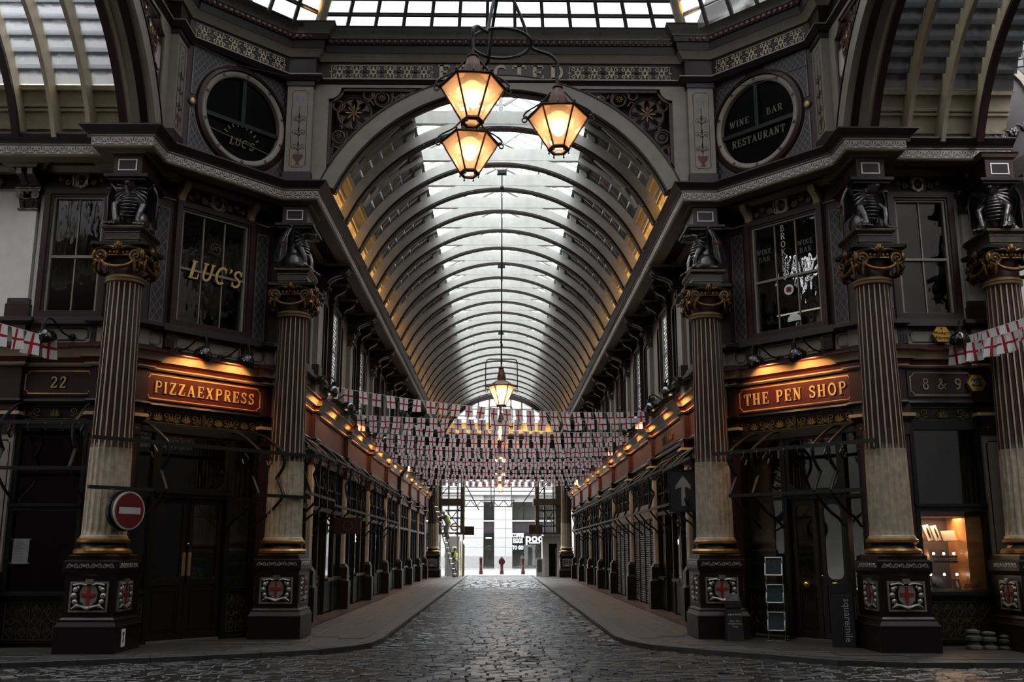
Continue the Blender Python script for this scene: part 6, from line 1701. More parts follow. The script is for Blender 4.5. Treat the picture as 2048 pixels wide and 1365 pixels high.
# no-entry sign strapped to the column
M_ = frame(-5.68, 15.55, (.50, .866), 2.11)
t = thing('no_entry_sign', 'round red no-entry sign with a white bar on the left column', 'sign', M_)
mb = MB(); mb.tube([(0, .03, 0), (0, .11, 0)], .29, 32); mb.tube([(0, .1, 0), (0, .16, 0)], .31, 32); mb.build('lamp_case', BLACK, t, 40)
mb = MB(); mb.tube([(0, .0, 0), (0, .03, 0)], .29, 32); mb.build('white_rim', PM('sign_rim', (.36,.34,.32), .5), t, 40)
mb = MB(); mb.tube([(0, -.005, 0), (0, .0, 0)], .265, 32); mb.build('red_disc', PM('sign_red', (.12,.010,.014), .35), t, 40)
MB().box(-.20, .20, -.009, -.004, -.05, .05).build('white_bar', PM('sign_white_paint', (.42,.40,.38), .5), t)
MB().box(-.03, .03, .10, .35, -.2, .2).build('bracket', BLACK, t)

# ---------------------------------------------------------------- wrought iron hanging rails
def jhook(mb, x, y, z): mb.tube([(x, y, z+.02), (x, y-.03, z-.02), (x, y-.035, z-.09), (x, y-.0, z-.13), (x, y+.035, z-.09)], .010, 4)
HOOK = MB(); jhook(HOOK, 0, 0, 0); HOOK = HOOK.mesh('hook', IRON)
def s_bracket(mb, x, y, za, zb):
    mb.tube(smooth([(x, .0, za+.42), (x, y*.35, za+.34), (x, y*.8, za+.12), (x, y, za)]), .026, 6)
    mb.tube(smooth([(x, y, za), (x, y*.98, za-.22), (x, y*.78, za-.42), (x, y*.80, (za+zb)/2-.05), (x, y, zb+.05), (x, y, zb)]), .028, 6)
    mb.tube(smooth([(x, y*.05, zb-.55), (x, y*.25, zb-.42), (x, y*.55, zb-.30), (x, y*.85, zb-.12), (x, y, zb)]), .026, 6)
    mb.tube(smooth([(x, y*.5, za+.0), (x, y*.62, za-.12), (x, y*.5, za-.20), (x, y*.42, za-.1)]), .018, 5)
def rail(F, label, tops, lows, brs, y=-.85, za=3.22, zb=2.46, hooks=True, group='meat hanging rails'):
    if F in (F_DL, F_DR): y = -.93
    t = thing('hanging_rail', label, 'rail', F, group)
    for a, c in tops: MB().box(a, c, y-.022, y+.022, za-.03, za+.03).build('top_bar', IRON, t)
    for a, c in lows: MB().box(a, c, y-.022, y+.022, zb-.028, zb+.028).build('lower_bar', IRON, t)
    for x in brs: mb = MB(); s_bracket(mb, x, y, za, zb); mb.build('scroll_bracket', IRON, t, 50)
    if hooks:
        for a, c in tops:
            x = a+.15
            while x < c:
                o = link('hook', HOOK, t); o.location = (x, y, za-.01); x += .27
    return t
rail(F_DL, 'black iron hanging rail in front of the PIZZAEXPRESS door', [(-2.45, 1.95)], [(-2.45, -1.35), (.55, 1.75)], (-1.15, .62, 1.15), hooks=False)
rail(F_DR, 'black iron hanging rail with hooks across THE PEN SHOP door', [(-1.18, 1.98)], [(-.85, 1.75)], (-.82, -.35, .85, 1.15))
rail(F_SL, 'black iron hanging rail with hooks in front of the number 22 window', [(-1.4, .85)], [(-1.4, .80)], (-.62, -1.2, .55), y=-.75, za=3.52, zb=2.79)
rail(F_AL, 'black iron hanging rail outside the first arcade shop on the PIZZAEXPRESS side', [(.4, PIL[0]+.3)], [(.4, PIL[0]+.3)], (.9, 2.0, 3.0), y=-.55, za=3.5, zb=2.62)
rail(F_AR, 'black iron hanging rail outside the first arcade shop on the pen shop side', [(-PIL[0]-.3, -.6)], [(-PIL[0]-.3, -.9)], (-2.1, -3.1), y=-.55, za=3.3, zb=2.52)
for side, F, m in (('PIZZAEXPRESS', F_AL, 1), ('pen shop', F_AR, -1)):
    for k in range(6 if m < 0 else 3):
        a, c = sorted((m*(PIL[k]+.3), m*(PIL[k+1]+.3)))
        rail(F, 'black iron hanging rail, %s bay of the %s side arcade' % (ords[k+1], side), [(a, c)], [(a, c)] if m < 0 else [(a, c)], (a+.5, (a+c)/2, c-.5), y=-.55, za=3.35 if m < 0 else 3.55, zb=2.52)
# arrow sign hung from the rail on the pen shop side
t = thing('arrow_sign', 'black board with a white upward arrow hung at the first arcade column', 'sign', frame(3.72, 20.35, (.93, -.36), 2.70))
MB().box(-.30, .30, 0, .06, -.42, .42).build('board', PM('sign_black', (.012,.014,.015), .5), t); ring(MB(), -.30, .30, -.42, .42, .02, -.01, .05).build('rim', IRON, t)
MB().prism([(-.04, -.30), (.04, -.30), (.04, .08), (.155, .03), (.155, .10), (0, .31), (-.155, .10), (-.155, .03), (-.04, .08)], -.006, .001, 'y').build('arrow', PM('old_white', (.30,.29,.26), .6), t)
t = thing('hanging_sign', 'dark red blade sign with a gilt ring outside the second arcade shop', 'sign', frame(-3.80, 25.2, (1, 0), 2.12))
MB().box(-.32, .34, 0, .05, -.20, .20).build('board', MAROON, t); MB().ribbon(arc(.02, 0, .11, .11, 0, 345, 18), .02, -.006, 0, True).build('gilt_ring', GILTDULL, t)

# ---------------------------------------------------------------- strings of St George flags
FM = bpy.data.materials.new('flag_cloth'); n, l = nodes(FM); b_ = n['Principled BSDF']; Mn = math_nodes(n, l)
uvn = n.new('ShaderNodeUVMap'); sp = n.new('ShaderNodeSeparateXYZ'); l.new(uvn.outputs[0], sp.inputs[0])
g = Mn('MAXIMUM', Mn('LESS_THAN', Mn('ABSOLUTE', Mn('SUBTRACT', sp.outputs['X'], .5)), .085), Mn('LESS_THAN', Mn('ABSOLUTE', Mn('SUBTRACT', sp.outputs['Y'], .5)), .06))
mx = n.new('ShaderNodeMix'); mx.data_type = 'RGBA'; mx.inputs[6].default_value = (.78, .76, .77, 1); mx.inputs[7].default_value = (.42, .015, .02, 1); l.new(g, mx.inputs[0])
tl = n.new('ShaderNodeBsdfTranslucent'); l.new(mx.outputs[2], tl.inputs[0]); l.new(mx.outputs[2], b_.inputs['Base Color']); b_.inputs['Roughness'].default_value = .7
ms = n.new('ShaderNodeMixShader'); ms.inputs[0].default_value = .35; l.new(b_.outputs[0], ms.inputs[1]); l.new(tl.outputs[0], ms.inputs[2]); l.new(ms.outputs[0], n['Material Output'].inputs['Surface'])
frnd = random.Random(11)
FV = []
for k in range(12):
    W_, H_ = .205, .285; nx, ny = 4, 5; v = []; f = []; uv = []
    curl = frnd.uniform(-1, 1); tw = frnd.uniform(-.5, .5); fold = frnd.random() if k > 7 else 0; lean = frnd.uniform(-.18, .18)
    for j in range(ny+1):
        for i in range(nx+1):
            u, q = i/nx, j/ny; x = (u-.5)*W_*(1-.28*q*fold); z = -H_*q*(1-.22*fold*u)
            y = .035*math.sin(u*PI*1.3+curl*2)*q*(1+.8*abs(curl))+.06*tw*(u-.5)*q+.05*fold*q*math.sin(u*4)
            v.append((x+lean*H_*q*.8, y, z))
    for j in range(ny):
        for i in range(nx):
            a = j*(nx+1)+i; f.append((a, a+1, a+nx+2, a+nx+1)); uv.append([(i/nx, 1-j/ny), ((i+1)/nx, 1-j/ny), ((i+1)/nx, 1-(j+1)/ny), (i/nx, 1-(j+1)/ny)])
    mb = MB(); mb.add(v, f, uv); FV.append(mb.mesh('flag', FM, True))
def bunting(a, c, sag, label, pitch=.34, scale=1.0, group='flag strings across the market'):
    a = Vector(a); c = Vector(c); L = (c-a).length; n = int(L/pitch); d = (c-a)
    P = lambda u: a+d*u+Vector((0, 0, -4*sag*u*(1-u)))
    t = thing('flag_string', label, 'bunting', Matrix.Translation(a), group)
    mb = MB(); mb.tube([P(i/30)-a for i in range(31)], .006, 4); mb.build('cord', WHITE, t)
    hd = math.atan2(d.y, d.x)
    for i in range(n):
        u = (i+.5)/n; p = P(u); q = P(u+.01)-P(u-.01); sl = math.atan2(q.z, math.hypot(q.x, q.y))
        o = link('flag', FV[frnd.randrange(12) if frnd.random() < .35 else frnd.randrange(7)], t)
        yaw = hd if abs(hd) < PI/2 else hd-PI
        o.matrix_local = Matrix.Translation(p-a) @ Rz(yaw+frnd.uniform(-.25, .25)) @ Matrix.Rotation(-sl*(1 if abs(hd) < PI/2 else -1), 4, 'Y') @ Matrix.Rotation(frnd.uniform(-.12, .12), 4, 'X') @ Matrix.Diagonal((scale, scale, scale, 1))
    return t
XL = 3.86
strings = [((-XL, 22.0, 5.12), (XL, 26.1, 5.12), .22), ((-XL, 26.3, 5.05), (XL, 26.5, 5.0), .10), ((-XL, 26.6, 4.95), (XL, 29.6, 4.98), .12), ((-XL, 30.6, 5.05), (XL, 30.9, 5.0), .14), ((-XL, 30.9, 4.82), (XL, 33.6, 4.95), .12),
    ((-XL, 34.4, 5.02), (XL, 34.2, 5.0), .12), ((-XL, 35.2, 4.85), (XL, 37.4, 4.95), .12), ((-XL, 38.6, 5.0), (XL, 38.4, 4.95), .12), ((-XL, 41.5, 5.02), (XL, 42.6, 4.95), .14), ((-XL, 45.6, 5.02), (XL, 45.4, 4.95), .12), ((-XL, 49.2, 5.0), (XL, 49.0, 4.95), .14)]
for k, (a, c, s) in enumerate(strings):
    bunting(a, c, s, 'string of red-cross flags, %s' % ('nearest across the arcade, slanting from the PIZZAEXPRESS corner', 'second from the near end', 'third from the near end', 'fourth from the near end', 'fifth from the near end', 'sixth from the near end', 'seventh from the near end', 'eighth from the near end', 'ninth from the near end', 'tenth from the near end', 'last and farthest one')[k], .31 if k else .335)
bunting((-7.35, 16.25, 4.95), (-9.4, 12.2, 5.45), .10, 'string of red-cross flags tied to the lamp over number 22', .30, 1.25)
bunting((7.62, 16.25, 4.98), (9.0, 12.6, 5.40), .10, 'upper string of red-cross flags tied to the lamp over number 8 and 9', .19, 1.15)
bunting((7.55, 16.3, 4.86), (9.1, 12.3, 5.22), .12, 'lower string of red-cross flags beside the lamp over number 8 and 9', .19, 1.1)

# ---------------------------------------------------------------- things on the pavement
STEEL = PM('steel_wire', (.30,.30,.30), .3, metal=.9, var=.1); PRINT = PM('dark_print', (.012,.022,.026), .6, var=.4, scale=20, spec=.15)
t = thing('brochure_stand', 'zigzag wire brochure stand with three tilted frames by the pen shop door', 'stand', frame(4.74, 17.62, (.93, -.36)))
z = .05
for k in range(3):
    z0 = .16+k*.46; mb = MB(Matrix.Translation((0, 0, z0+.16)) @ Matrix.Rotation(math.radians(-24), 4, 'X')); ring(mb, -.15, .15, -.17, .17, .018, -.02, .01); mb.build('frame', STEEL, t)
    mb = MB(Matrix.Translation((0, 0, z0+.16)) @ Matrix.Rotation(math.radians(-24), 4, 'X')); mb.box(-.135, .135, .0, .008, -.155, .155); mb.build('leaflet_panel', PRINT, t)
mb = MB()
for s in (-1, 1):
    pts = [(s*.14, -.16, .012), (s*.14, .12, .16), (s*.14, -.08, .46), (s*.14, .12, .62), (s*.14, -.08, .92), (s*.14, .12, 1.08), (s*.14, -.05, 1.40)]
    mb.tube(pts, .008, 5); mb.tube([(s*.14, .15, .012), (s*.14, -.10, .18), (s*.14, .1, .46), (s*.14, -.1, .64), (s*.14, .1, .92), (s*.14, -.1, 1.10)], .007, 5)
for y in (-.16, .15): mb.tube([(-.16, y, .012), (.16, y, .012)], .010, 5)
mb.build('zigzag_legs', STEEL, t)
MATT = PM('matt_black_card', (.008,.008,.009), .6)
t = thing('magazine_bin', 'black cardboard newspaper bin lettered squaremile beside the pedestal', 'bin', frame(5.54, 16.55, (.93, -.36)))
mb = MB(); mb.box(-.19, .17, -.15, .15, .0, .80, .0); mb.build('case', MATT, t)
mb = MB(); mb.box(-.19, .17, .12, .15, .80, .98); mb.box(-.19, -.175, -.15, .15, .80, .88); mb.box(.155, .17, -.15, .15, .80, .88); mb.build('open_top', MATT, t)
o = link('lettering', font_mesh('squaremile', .155, PM('bin_print', (.40,.40,.40), .6), 'lettering'), t); o.matrix_local = Matrix.Translation((.07, -.152, .42)) @ XUP @ Rz(-PI/2)
mb = MB()
for k, z in enumerate((.22, .36, .48, .62)): mb.box(-.193, -.19, -.06+.02*k, .05, z, z+.03); mb.box(-.193, -.19, -.0, .02, z, z+.09)
mb.build('side_print', DIMW, t)
t = thing('leaflet_stand', 'small black leaflet stand in front of the arcade column pedestal', 'stand', frame(4.03, 17.72, (1, 0)))
mb = MB(); mb.taper(0, 0, 0, .62, .15, .10, .12, .05); mb.box(-.13, .13, -.08, .08, .55, .66); mb.build('case', MATT, t)
for k in range(4): mb = MB(Matrix.Translation((-.07+k*.045, -.02+.01*k, .70)) @ Matrix.Rotation(.25-.15*k, 4, 'Y')); mb.box(-.05, .05, -.004, .004, -.08, .08); mb.build('leaflet', SILVER, t)
for wd, sz, dz in (('squaremile', .055, .44), ('New Year', .045, .33), ('Complimentary', .038, .285), ('Copy', .045, .24)):
    o = link('lettering', font_mesh(wd, sz, PALE, 'lettering'), t); o.matrix_local = Matrix.Translation((0, -.092+(.44-dz)*-.06, dz)) @ Matrix.Rotation(math.radians(-4), 4, 'X') @ XUP
for k, (x, hh) in enumerate(((7.42, .30), (7.66, .27), (7.94, .22), (8.21, .30))):
    mb = MB(); s = hh/.3
    mb.lathe([(.12, 0), (.125, .02), (.115, .05*s), (.08, .07*s), (.08, .12*s), (.115, .14*s), (.118, .19*s), (.085, .21*s), (.085, .24*s), (.105, .255*s), (.10, .285*s), (.04, .30*s), (0, .30*s)], 18, capt=False)
    o = mb.build('cast_stop', PM('old_cast_iron', (.075,.078,.072), .5, var=.4, scale=12, bump=.3) if k == 0 else bpy.data.materials['old_cast_iron'], None, 40, Matrix.Translation((x, 16.12, 0)))
    tag(o, ('squat iron stop nearest the big pedestal under the lit window', 'second squat iron stop from the big pedestal', 'lowest squat iron stop, third from the big pedestal', 'squat iron stop farthest from the big pedestal')[k], 'bollard', 'iron stops under the pen shop window')
t = thing('menu_card', 'white menu sheet fixed inside the number 22 shop window', 'menu', F_SL @ Matrix.Translation((-.44, -.01, 1.50)))
MB().box(-.13, .13, -.004, .0, -.20, .20).build('sheet', PM('menu_paper', (.20,.20,.20), .6), t); mb = MB()
for k in range(12): mb.box(-.09, -.09+.10+.06*((k*7) % 5)/4, -.006, -.004, .15-k*.027, .157-k*.027)
mb.build('print_lines', PM('print_grey', (.08,.08,.08), .7), t); mb = MB()
for sx in (-1, 1):
    for sz in (-1, 1): mb.ball((sx*.15, -.005, sz*.19), .012, 6, 4)
mb.build('studs', SILVER, t)

# ---------------------------------------------------------------- the lit display window of number 8 and 9
ORW = PM('orange_wood', (.42,.17,.05), .4, var=.25, scale=4)
t = thing('display_cabinet', 'warmly lit wooden shop window cabinet with glass shelves behind number 8 and 9', 'cabinet', F_SR)
MB().box(.34, .62, .05, .75, .87, 2.14).build('side_panel', ORW, t); MB().box(-.45, .62, .05, .75, .84, .875).build('floor_board', PM('cabinet_floor', (.06,.04,.03), .5), t); MB().box(-.45, .62, .05, .75, 2.06, 2.14).build('pelmet', ORW, t)
MB().box(-.45, .62, .75, .78, .87, 2.1).build('back_board', PM('cabinet_back', (.05,.03,.022), .5), t)
MB().box(.60, .64, .04, .08, .87, 2.14).build('front_edge', ORW, t)
for z in (1.66, 1.30): MB().box(-.45, .36, .12, .62, z, z+.012).build('glass_shelf', G_SHOP, t)
for k, (x, z) in enumerate(((.36, 1.80), (.36, 1.46), (.36, 1.12), (.05, 1.46), (-.12, 1.46), (.22, 1.46), (.03, 1.12), (.24, 1.12), (-.2, 1.12))):
    mb = MB(); mb.ball((0, 0, 0), .021, 8, 6); o = mb.build('led_spot', EM('led_white', (1, .86, .72), 40) if k == 0 else bpy.data.materials['led_white'], t, True); o.location = (x, .30, z)
d = bpy.data.lights.new('cabinet_light', 'AREA'); d.shape = 'RECTANGLE'; d.size = .8; d.size_y = .3; d.energy = 26; d.color = (1, .62, .34)
o = bpy.data.objects.new('cabinet_light', d); C.objects.link(o); o.parent = t; o.location = (.0, .35, 2.04)
PAPER = PM('white_card', (.72,.66,.58), .5, var=.05); REDC = PM('red_card', (.40,.03,.02), .5)
def leaning(x, w_, h_, tilt_, mat, label, name='boxed_pen_card', z=1.673, y=.30, deco=None):
    t2 = thing(name, label, 'box', F_SR @ Matrix.Translation((x, y, z)) @ Rz(.35) @ Matrix.Rotation(tilt_, 4, 'Y') @ Matrix.Rotation(-.25, 4, 'X'))
    MB().box(-w_/2, w_/2, -.008, .008, 0, h_).build('card', mat, t2)
    if deco: MB().prism([(w_*.18*math.cos(q*PI/6)+w_*.08, h_*.5+h_*.36*math.sin(q*PI/6)) for q in range(12)], -.011, -.008, 'y').build('printed_shape', deco, t2)
for k, a in enumerate(((-.36, .10, .22, -.10, PAPER, 'white card at the pedestal end of the top shelf', None), (-.27, .07, .24, -.16, REDC, 'red-striped card leaning on the top shelf', PAPER), (-.15, .12, .27, -.15, PAPER, 'tall white card with a black oval, fourth from the lit panel', BLACK), (-.02, .12, .26, -.16, PAPER, 'tall white card with a black oval beside the wide card', BLACK))):
    leaning(a[0], a[1], a[2], a[3], a[4], a[5], deco=a[6])
leaning(.18, .28, .17, -.05, PAPER, 'wide white card lying back at the lit panel end of the top shelf')
leaning(-.22, .10, .24, 0, ORW, 'orange wooden box on the middle shelf', 'wooden_box', 1.313)
for k in range(3): tag(MB().box(-.14, .20, -.08, .08, 0, .028).build('pen_tray', (BLACK, SILVER, BLACK)[k], None, M=F_SR @ Matrix.Translation((.04, .30, 1.314+k*.04+.001))), ('lowest black pen tray on the middle shelf', 'silver pen tray in the middle of the stack', 'topmost black pen tray on the middle shelf')[k], 'tray', 'pen trays on the middle shelf')
leaning(-.30, .22, .15, 0, PM('blue_card', (.06,.09,.10), .5), 'blue-grey propped card at the bottom of the lit window', 'propped_card', .878, .25)
leaning(-.05, .22, .27, 0, BLACK, 'black show card with pale print at the bottom of the lit window', 'show_card', .878, .35, None)
leaning(.20, .15, .17, 0, PM('photo_red', (.16,.03,.03), .5), 'small red and white framed card beside the orange panel', 'show_card', .878, .22, PAPER)
o = link('window_web_lettering', font_mesh('www.          .co.uk', .125, BLACK, 'lettering')); o.matrix_world = F_SR @ Matrix.Translation((.02, .006, .955)) @ XUP
tag(o, 'black letters ending .co.uk along the foot of the lit window pane', 'lettering')
# lit case in the first arcade window on the pen shop side
t = thing('display_cabinet', 'narrow lit orange display case inside the arcade window on the pen shop side', 'cabinet', F_AR)
MB().box(-2.6, -1.9, .45, .5, .86, 2.38).build('back_board', ORW, t); MB().box(-2.6, -1.9, .1, .5, .84, .87).build('floor_board', ORW, t)
mb = MB()
for k in range(3): mb.ball((-2.2, .3, 1.2+.3*k), .03, 8, 6)
mb.build('led_spots', bpy.data.materials['led_white'], t, True)
d = bpy.data.lights.new('cabinet_light', 'POINT'); d.energy = 3; d.color = (1, .6, .3); d.shadow_soft_size = .05; o = bpy.data.objects.new('cabinet_light', d); C.objects.link(o); o.parent = t; o.location = (-2.2, .2, 1.9)
# ---------------------------------------------------------------- the far end of the arcade
S = struct('wall_far_end')
mb = MB(); mb.box(-4.4, 4.4, 59.0, 59.5, 5.65, 8.3); mb.build('beam', MAROON_D, S)
mb = MB(); mb.box(-4.4, 4.4, 58.85, 59.0, 6.9, 7.5); mb.box(-4.4, 4.4, 58.8, 59.0, 8.05, 8.3); mb.build('beam_moulding', PURPLE, S)
mb = MB()
for k in range(11): mb.ribbon(arc(-3.2+k*.64, 6.3, .16, .16, 0, 345, 12), .05, 58.93, 59.0, True)
mb.build('beam_roundels', GILTDULL, S)
arch_pts = arcR(R0-.05, 24, 156, 40)
LUN = GL('lunette_glass', (.75,.77,.78), .0, .1, haze=.35, hazecol=(.55,.56,.57))
xs = [-3.2+.64*k for k in range(11)]
ztop = lambda x: Z0+math.sqrt(max(0, (R0-.05)**2-x*x))
for a, c in zip(xs, xs[1:]):
    zb = 8.95; za, zc_ = max(ztop(a), zb+.01), max(ztop(c), zb+.01)
    if max(za, zc_) < zb+.06: continue
    MB().prism([(a+.04, zb), (c-.04, zb), (c-.04, zc_), (a+.04, za)], 58.66, 58.68, 'y').build('lunette_pane', LUN, S)
mb = MB()
for i, x in enumerate(xs[1:-1]): mb.box(x-.045, x+.045, 58.55, 58.72, 8.3, ztop(x))
for z in (9.35, 9.75): mb.box(-2.6 if z < 9.5 else -2.1, 2.6 if z < 9.5 else 2.1, 58.6, 58.7, z-.02, z+.02)
mb.build('lunette_mullions', BROWN, S)
mb = MB(); mb.box(-3.4, 3.4, 58.70, 58.76, 8.3, 8.95); mb.build('board', VAULTB, S)
mb = MB(); mb.strip(arcR(R0-.05, 23, 157, 40), arcR(R0+.6, 23, 157, 40), 58.5, 58.8); mb.build('end_rib', MAROON_D, S)
d = bpy.data.lights.new('lunette_uplight', 'AREA'); d.shape = 'RECTANGLE'; d.size = 6; d.size_y = .06; d.energy = 90; d.color = (1, .6, .2); o = bpy.data.objects.new('lunette_uplight', d); C.objects.link(o); o.parent = S
o.matrix_local = Matrix.Translation((0, 58.35, 8.34)) @ Matrix.Rotation(PI-math.radians(20), 4, 'X')
# scaffold towers either side of the opening
NETB = PM('debris_netting', (.045,.030,.010), .8, var=.5, scale=6); POLE = PM('scaffold_tube', (.05,.05,.05), .4, metal=.6, var=.3); PLY = PM('site_plywood', (.05,.032,.014), .7, var=.3)
for sg in (-1, 1):
    t = thing('scaffold_tower', 'dark scaffold tower with boarded decks beside the far opening, %s' % ('over the ladder' if sg < 0 else 'over the white cabin'), 'scaffold', Matrix.Translation((sg*2.95, 62.2, 0)))
    mb = MB()
    for x in (-.72, -.2, .35, .72):
        for y in (-.6, .6): mb.tube([(x, y, 0 if sg < 0 else 2.41), (x, y, 6.4)], .03, 5)
    mb.build('uprights', POLE, t); mb = MB()
    for z in (3.0, 3.5, 3.95, 5.0, 5.3, 5.7):
        for y in (-.6, .6): mb.tube([(-.8, y, z), (.8, y, z)], .026, 5)
    mb.build('ledgers', POLE, t); mb = MB()
    for (a, c) in (((-.7, -.62, 2.6), (.6, -.62, 4.2)), ((.7, -.62, 2.7), (-.4, -.62, 4.0)), ((-.6, -.62, 4.9), (.5, -.62, 6.2))): mb.tube([a, c], .026, 5)
    mb.build('braces', POLE, t)
    mb = MB(); mb.box(-.9, .8, -.7, .7, 4.25, 4.65); mb.build('netted_deck', NETB, t)
    mb = MB(); mb.box(-.9, .8, -.7, .7, 2.50, 2.62); mb.build('deck', PLY, t)
    mb = MB(); mb.box(-1.05 if sg < 0 else -1.05, -.62 if sg < 0 else -.55, -.66, .6, 2.62, 6.3) if sg < 0 else mb.box(.45, 1.05, -.66, .6, 2.62, 6.3); mb.box(.55 if sg < 0 else -.78, .78 if sg < 0 else -.55, -.66, .3, 2.6, 6.3); mb.build('side_sheet', NETB, t)
t = thing('lattice_girder', 'steel lattice girder spanning between the scaffold towers', 'girder', Matrix.Translation((-.7, 62.4, 4.2)))
mb = MB(); mb.tube([(-1.5, 0, 0), (1.6, 0, 0)], .032, 5); mb.tube([(-1.5, 0, .38), (1.6, 0, .38)], .032, 5); mb.build('chords', POLE, t); mb = MB()
for k in range(9): mb.tube([(-1.45+k*.34, 0, .38 if k % 2 else 0), (-1.11+k*.34, 0, 0 if k % 2 else .38)], .022, 5)
mb.build('web', POLE, t)
for k, (a, c) in enumerate((((-2.1, 62.3, 5.5), (-1.3, 62.3, 4.0)), ((2.2, 62.3, 5.5), (1.2, 62.3, 4.1)), ((-.55, 62.42, 5.62), (-.55, 62.42, 4.2)), ((-.35, 62.42, 5.62), (-.35, 62.42, 4.15)), ((.72, 62.42, 5.62), (.72, 62.42, 4.15)), ((-2.2, 62.5, 5.4), (2.3, 62.5, 5.4)), ((-2.2, 62.5, 5.15), (2.3, 62.5, 5.15)))):
    tag(MB().tube([a, c], .032, 5).build('scaffold_tube', POLE), ('slanting scaffold tube by the left scaffold tower', 'slanting scaffold tube by the tower over the white cabin', 'upright scaffold tube left of the middle pair', 'upright scaffold tube right of the middle pair', 'upright scaffold tube beside the last lantern', 'upper long horizontal scaffold tube across the far opening', 'lower long horizontal scaffold tube across the far opening')[k], 'scaffold')
CABIN = PM('cabin_white', (.62,.61,.60), .6, var=.08)
t = thing('site_cabin', 'white site cabin with a dark open doorway at the far end', 'cabin', Matrix.Translation((3.22, 62.6, 0)))
mb = MB(); mb.box(-.62, -.22, -.5, .6, 0, 1.95); mb.box(.28, .62, -.5, .6, 0, 1.95); mb.box(-.62, .62, -.5, .6, 1.95, 2.32); mb.build('walls', CABIN, t)
mb = MB(); mb.box(-.66, .66, -.54, .64, 2.32, 2.42); mb.build('roof', CABIN, t); mb = MB(); mb.box(-.22, .28, .3, .4, 0, 1.95); mb.build('dark_interior', BLACK, t); mb = MB(); mb.box(.2, .26, -.3, -.2, 0, 1.7); mb.build('leaning_plank', CREAMW, t)
tag(MB().box(3.75, 4.05, 61.6, 61.9, 0, .65, .02).build('white_box', CABIN), 'small white box beside the doorway of the white cabin', 'box')
t = thing('round_topped_board', 'white round-topped street notice board left of the white cabin', 'board', Matrix.Translation((2.42, 62.0, 0)))
MB().prism([(-.2, 0), (.2, 0), (.2, .95)] + arc(0, .95, .2, .18, 0, 180, 8)[1:], -.05, .05, 'y').build('panel', CABIN, t); MB().prism([(-.14, .25), (.14, .25), (.14, .9)] + arc(0, .9, .14, .12, 0, 180, 8)[1:], -.056, -.049, 'y').build('inset', GREYP, t)
t = thing('site_hoarding', 'pale hoarding panel with yellow posts behind the standing worker', 'hoarding', Matrix.Translation((-2.75, 63.2, 0)))
MB().box(-.65, .25, 0, .05, 0, 2.4).build('panel', CABIN, t)
for k, x in enumerate((-.98, .32, .42, .55)): MB().tube([(x, -.15, 0), (x, -.15, 2.1)], .035, 6).build('post', PM('post_yellow', (.45,.36,.06), .5) if k == 0 else bpy.data.materials['post_yellow'], t)
tag(MB().box(-3.15, -2.7, 61.5, 61.6, 2.42, 2.51).build('tube_lamp', EM('tube_white', (1, .97, .9), 12)), 'bright tube lamp under the scaffold deck by the ladder', 'lamp')
tag(MB().ball((-2.12, 61.5, 2.05), (.08, .06, .16), 10, 6).build('bulkhead_lamp', EM('bulkhead_white', (1, .97, .9), 6), None, True), 'small round bulkhead lamp at the edge of the pale hoarding', 'lamp')
tag(MB().tube([(-2.75+.22*math.cos(q*PI/8), 61.6, 2.95+.2*math.sin(q*PI/8)) for q in range(16)], .05, 6, True).build('hose_coil', PM('hose_yellow', (.40,.25,.03), .5)), 'coil of yellow hose on the scaffold deck by the ladder', 'hose')
for sg, x, z, hw, hh in ((-1, -1.86, 2.72, .30, .26), (1, 2.18, 2.80, .40, .27)):
    t = thing('hanging_sign', 'dark red hanging board %s' % ('by the pale hoarding at the far opening' if sg < 0 else 'with three gilt bars over the white cabin side'), 'sign', Matrix.Translation((x, 61.6, z)))
    MB().box(-hw, hw, 0, .05, -hh, hh).build('board', MAROON, t); mb = MB()
    for k in ((0,) if sg < 0 else (-1, 0, 1)): mb.box(-hw*.7 if k else -hw*.2*(1 if sg > 0 else 3.4), hw*.7 if k else hw*.2*(1 if sg > 0 else 3.4), -.006, 0, k*.16-.03, k*.16+.03)
    mb.build('gilt_bars', GILTDULL, t)

# street and the pale building across it
STR = PM('street_asphalt', (.16,.16,.16), .7, var=.1)
b = MB(); b.box(-30, 30, 66, 84, -.3, -.03); struct('street', me=b.mesh('street', STR)); b = MB(); b.box(-30, 30, 84, 90, -.3, .06); struct('pavement', me=b.mesh('pavement', PM('pale_paving', (.22,.22,.22), .7)))
PST = PM('pale_stone', (.23,.23,.23), .6, var=.05); GST = PM('grey_plinth', (.16,.16,.16), .6, var=.1); SLATE = PM('slate_panel', (.016,.014,.016), .6, spec=.12); FRM = PM('dark_frame', (.006,.006,.007), .6, spec=.08)
B = thing('stone_building', 'pale stone office building across the street with dark window strips', 'building', Matrix.Translation((0, 86, 0)))
segs = [(-16, -7), (-5.9, -1.38), (-.48, 1.06), (5.6, 16)]
for a, c in segs:
    z = 1.05
    while z < 6.2:
        MB().box(a+.01, c-.01, 0, .6, z+.012, min(z+.78, 6.2)-.012).build('stone_course', PST, B); z += .78
    MB().box(a, c, -.06, .6, 0, 1.05).build('plinth', GST, B)
    MB().box(a, c, .05, .6, 1.0, 6.2).build('backing', PST, B)
    if c-a > 1.3 and a > -7 and c < 6: 
        mb = MB(); mb.box(a+ (c-a)*.62, a+(c-a)*.64, -.012, 0, 1.1, 6.1); mb.build('joint', GREYP, B)
MB().box(-16, 16, -.25, .6, 6.2, 6.45).build('cornice', PST, B); MB().box(-16, 16, .0, .6, 6.45, 8.0).build('upper_wall', PST, B); MB().box(-16, 16, -.2, .6, 8.0, 8.2).build('cornice', PST, B); MB().box(-16, 16, .0, .6, 8.2, 14).build('upper_wall', PST, B)
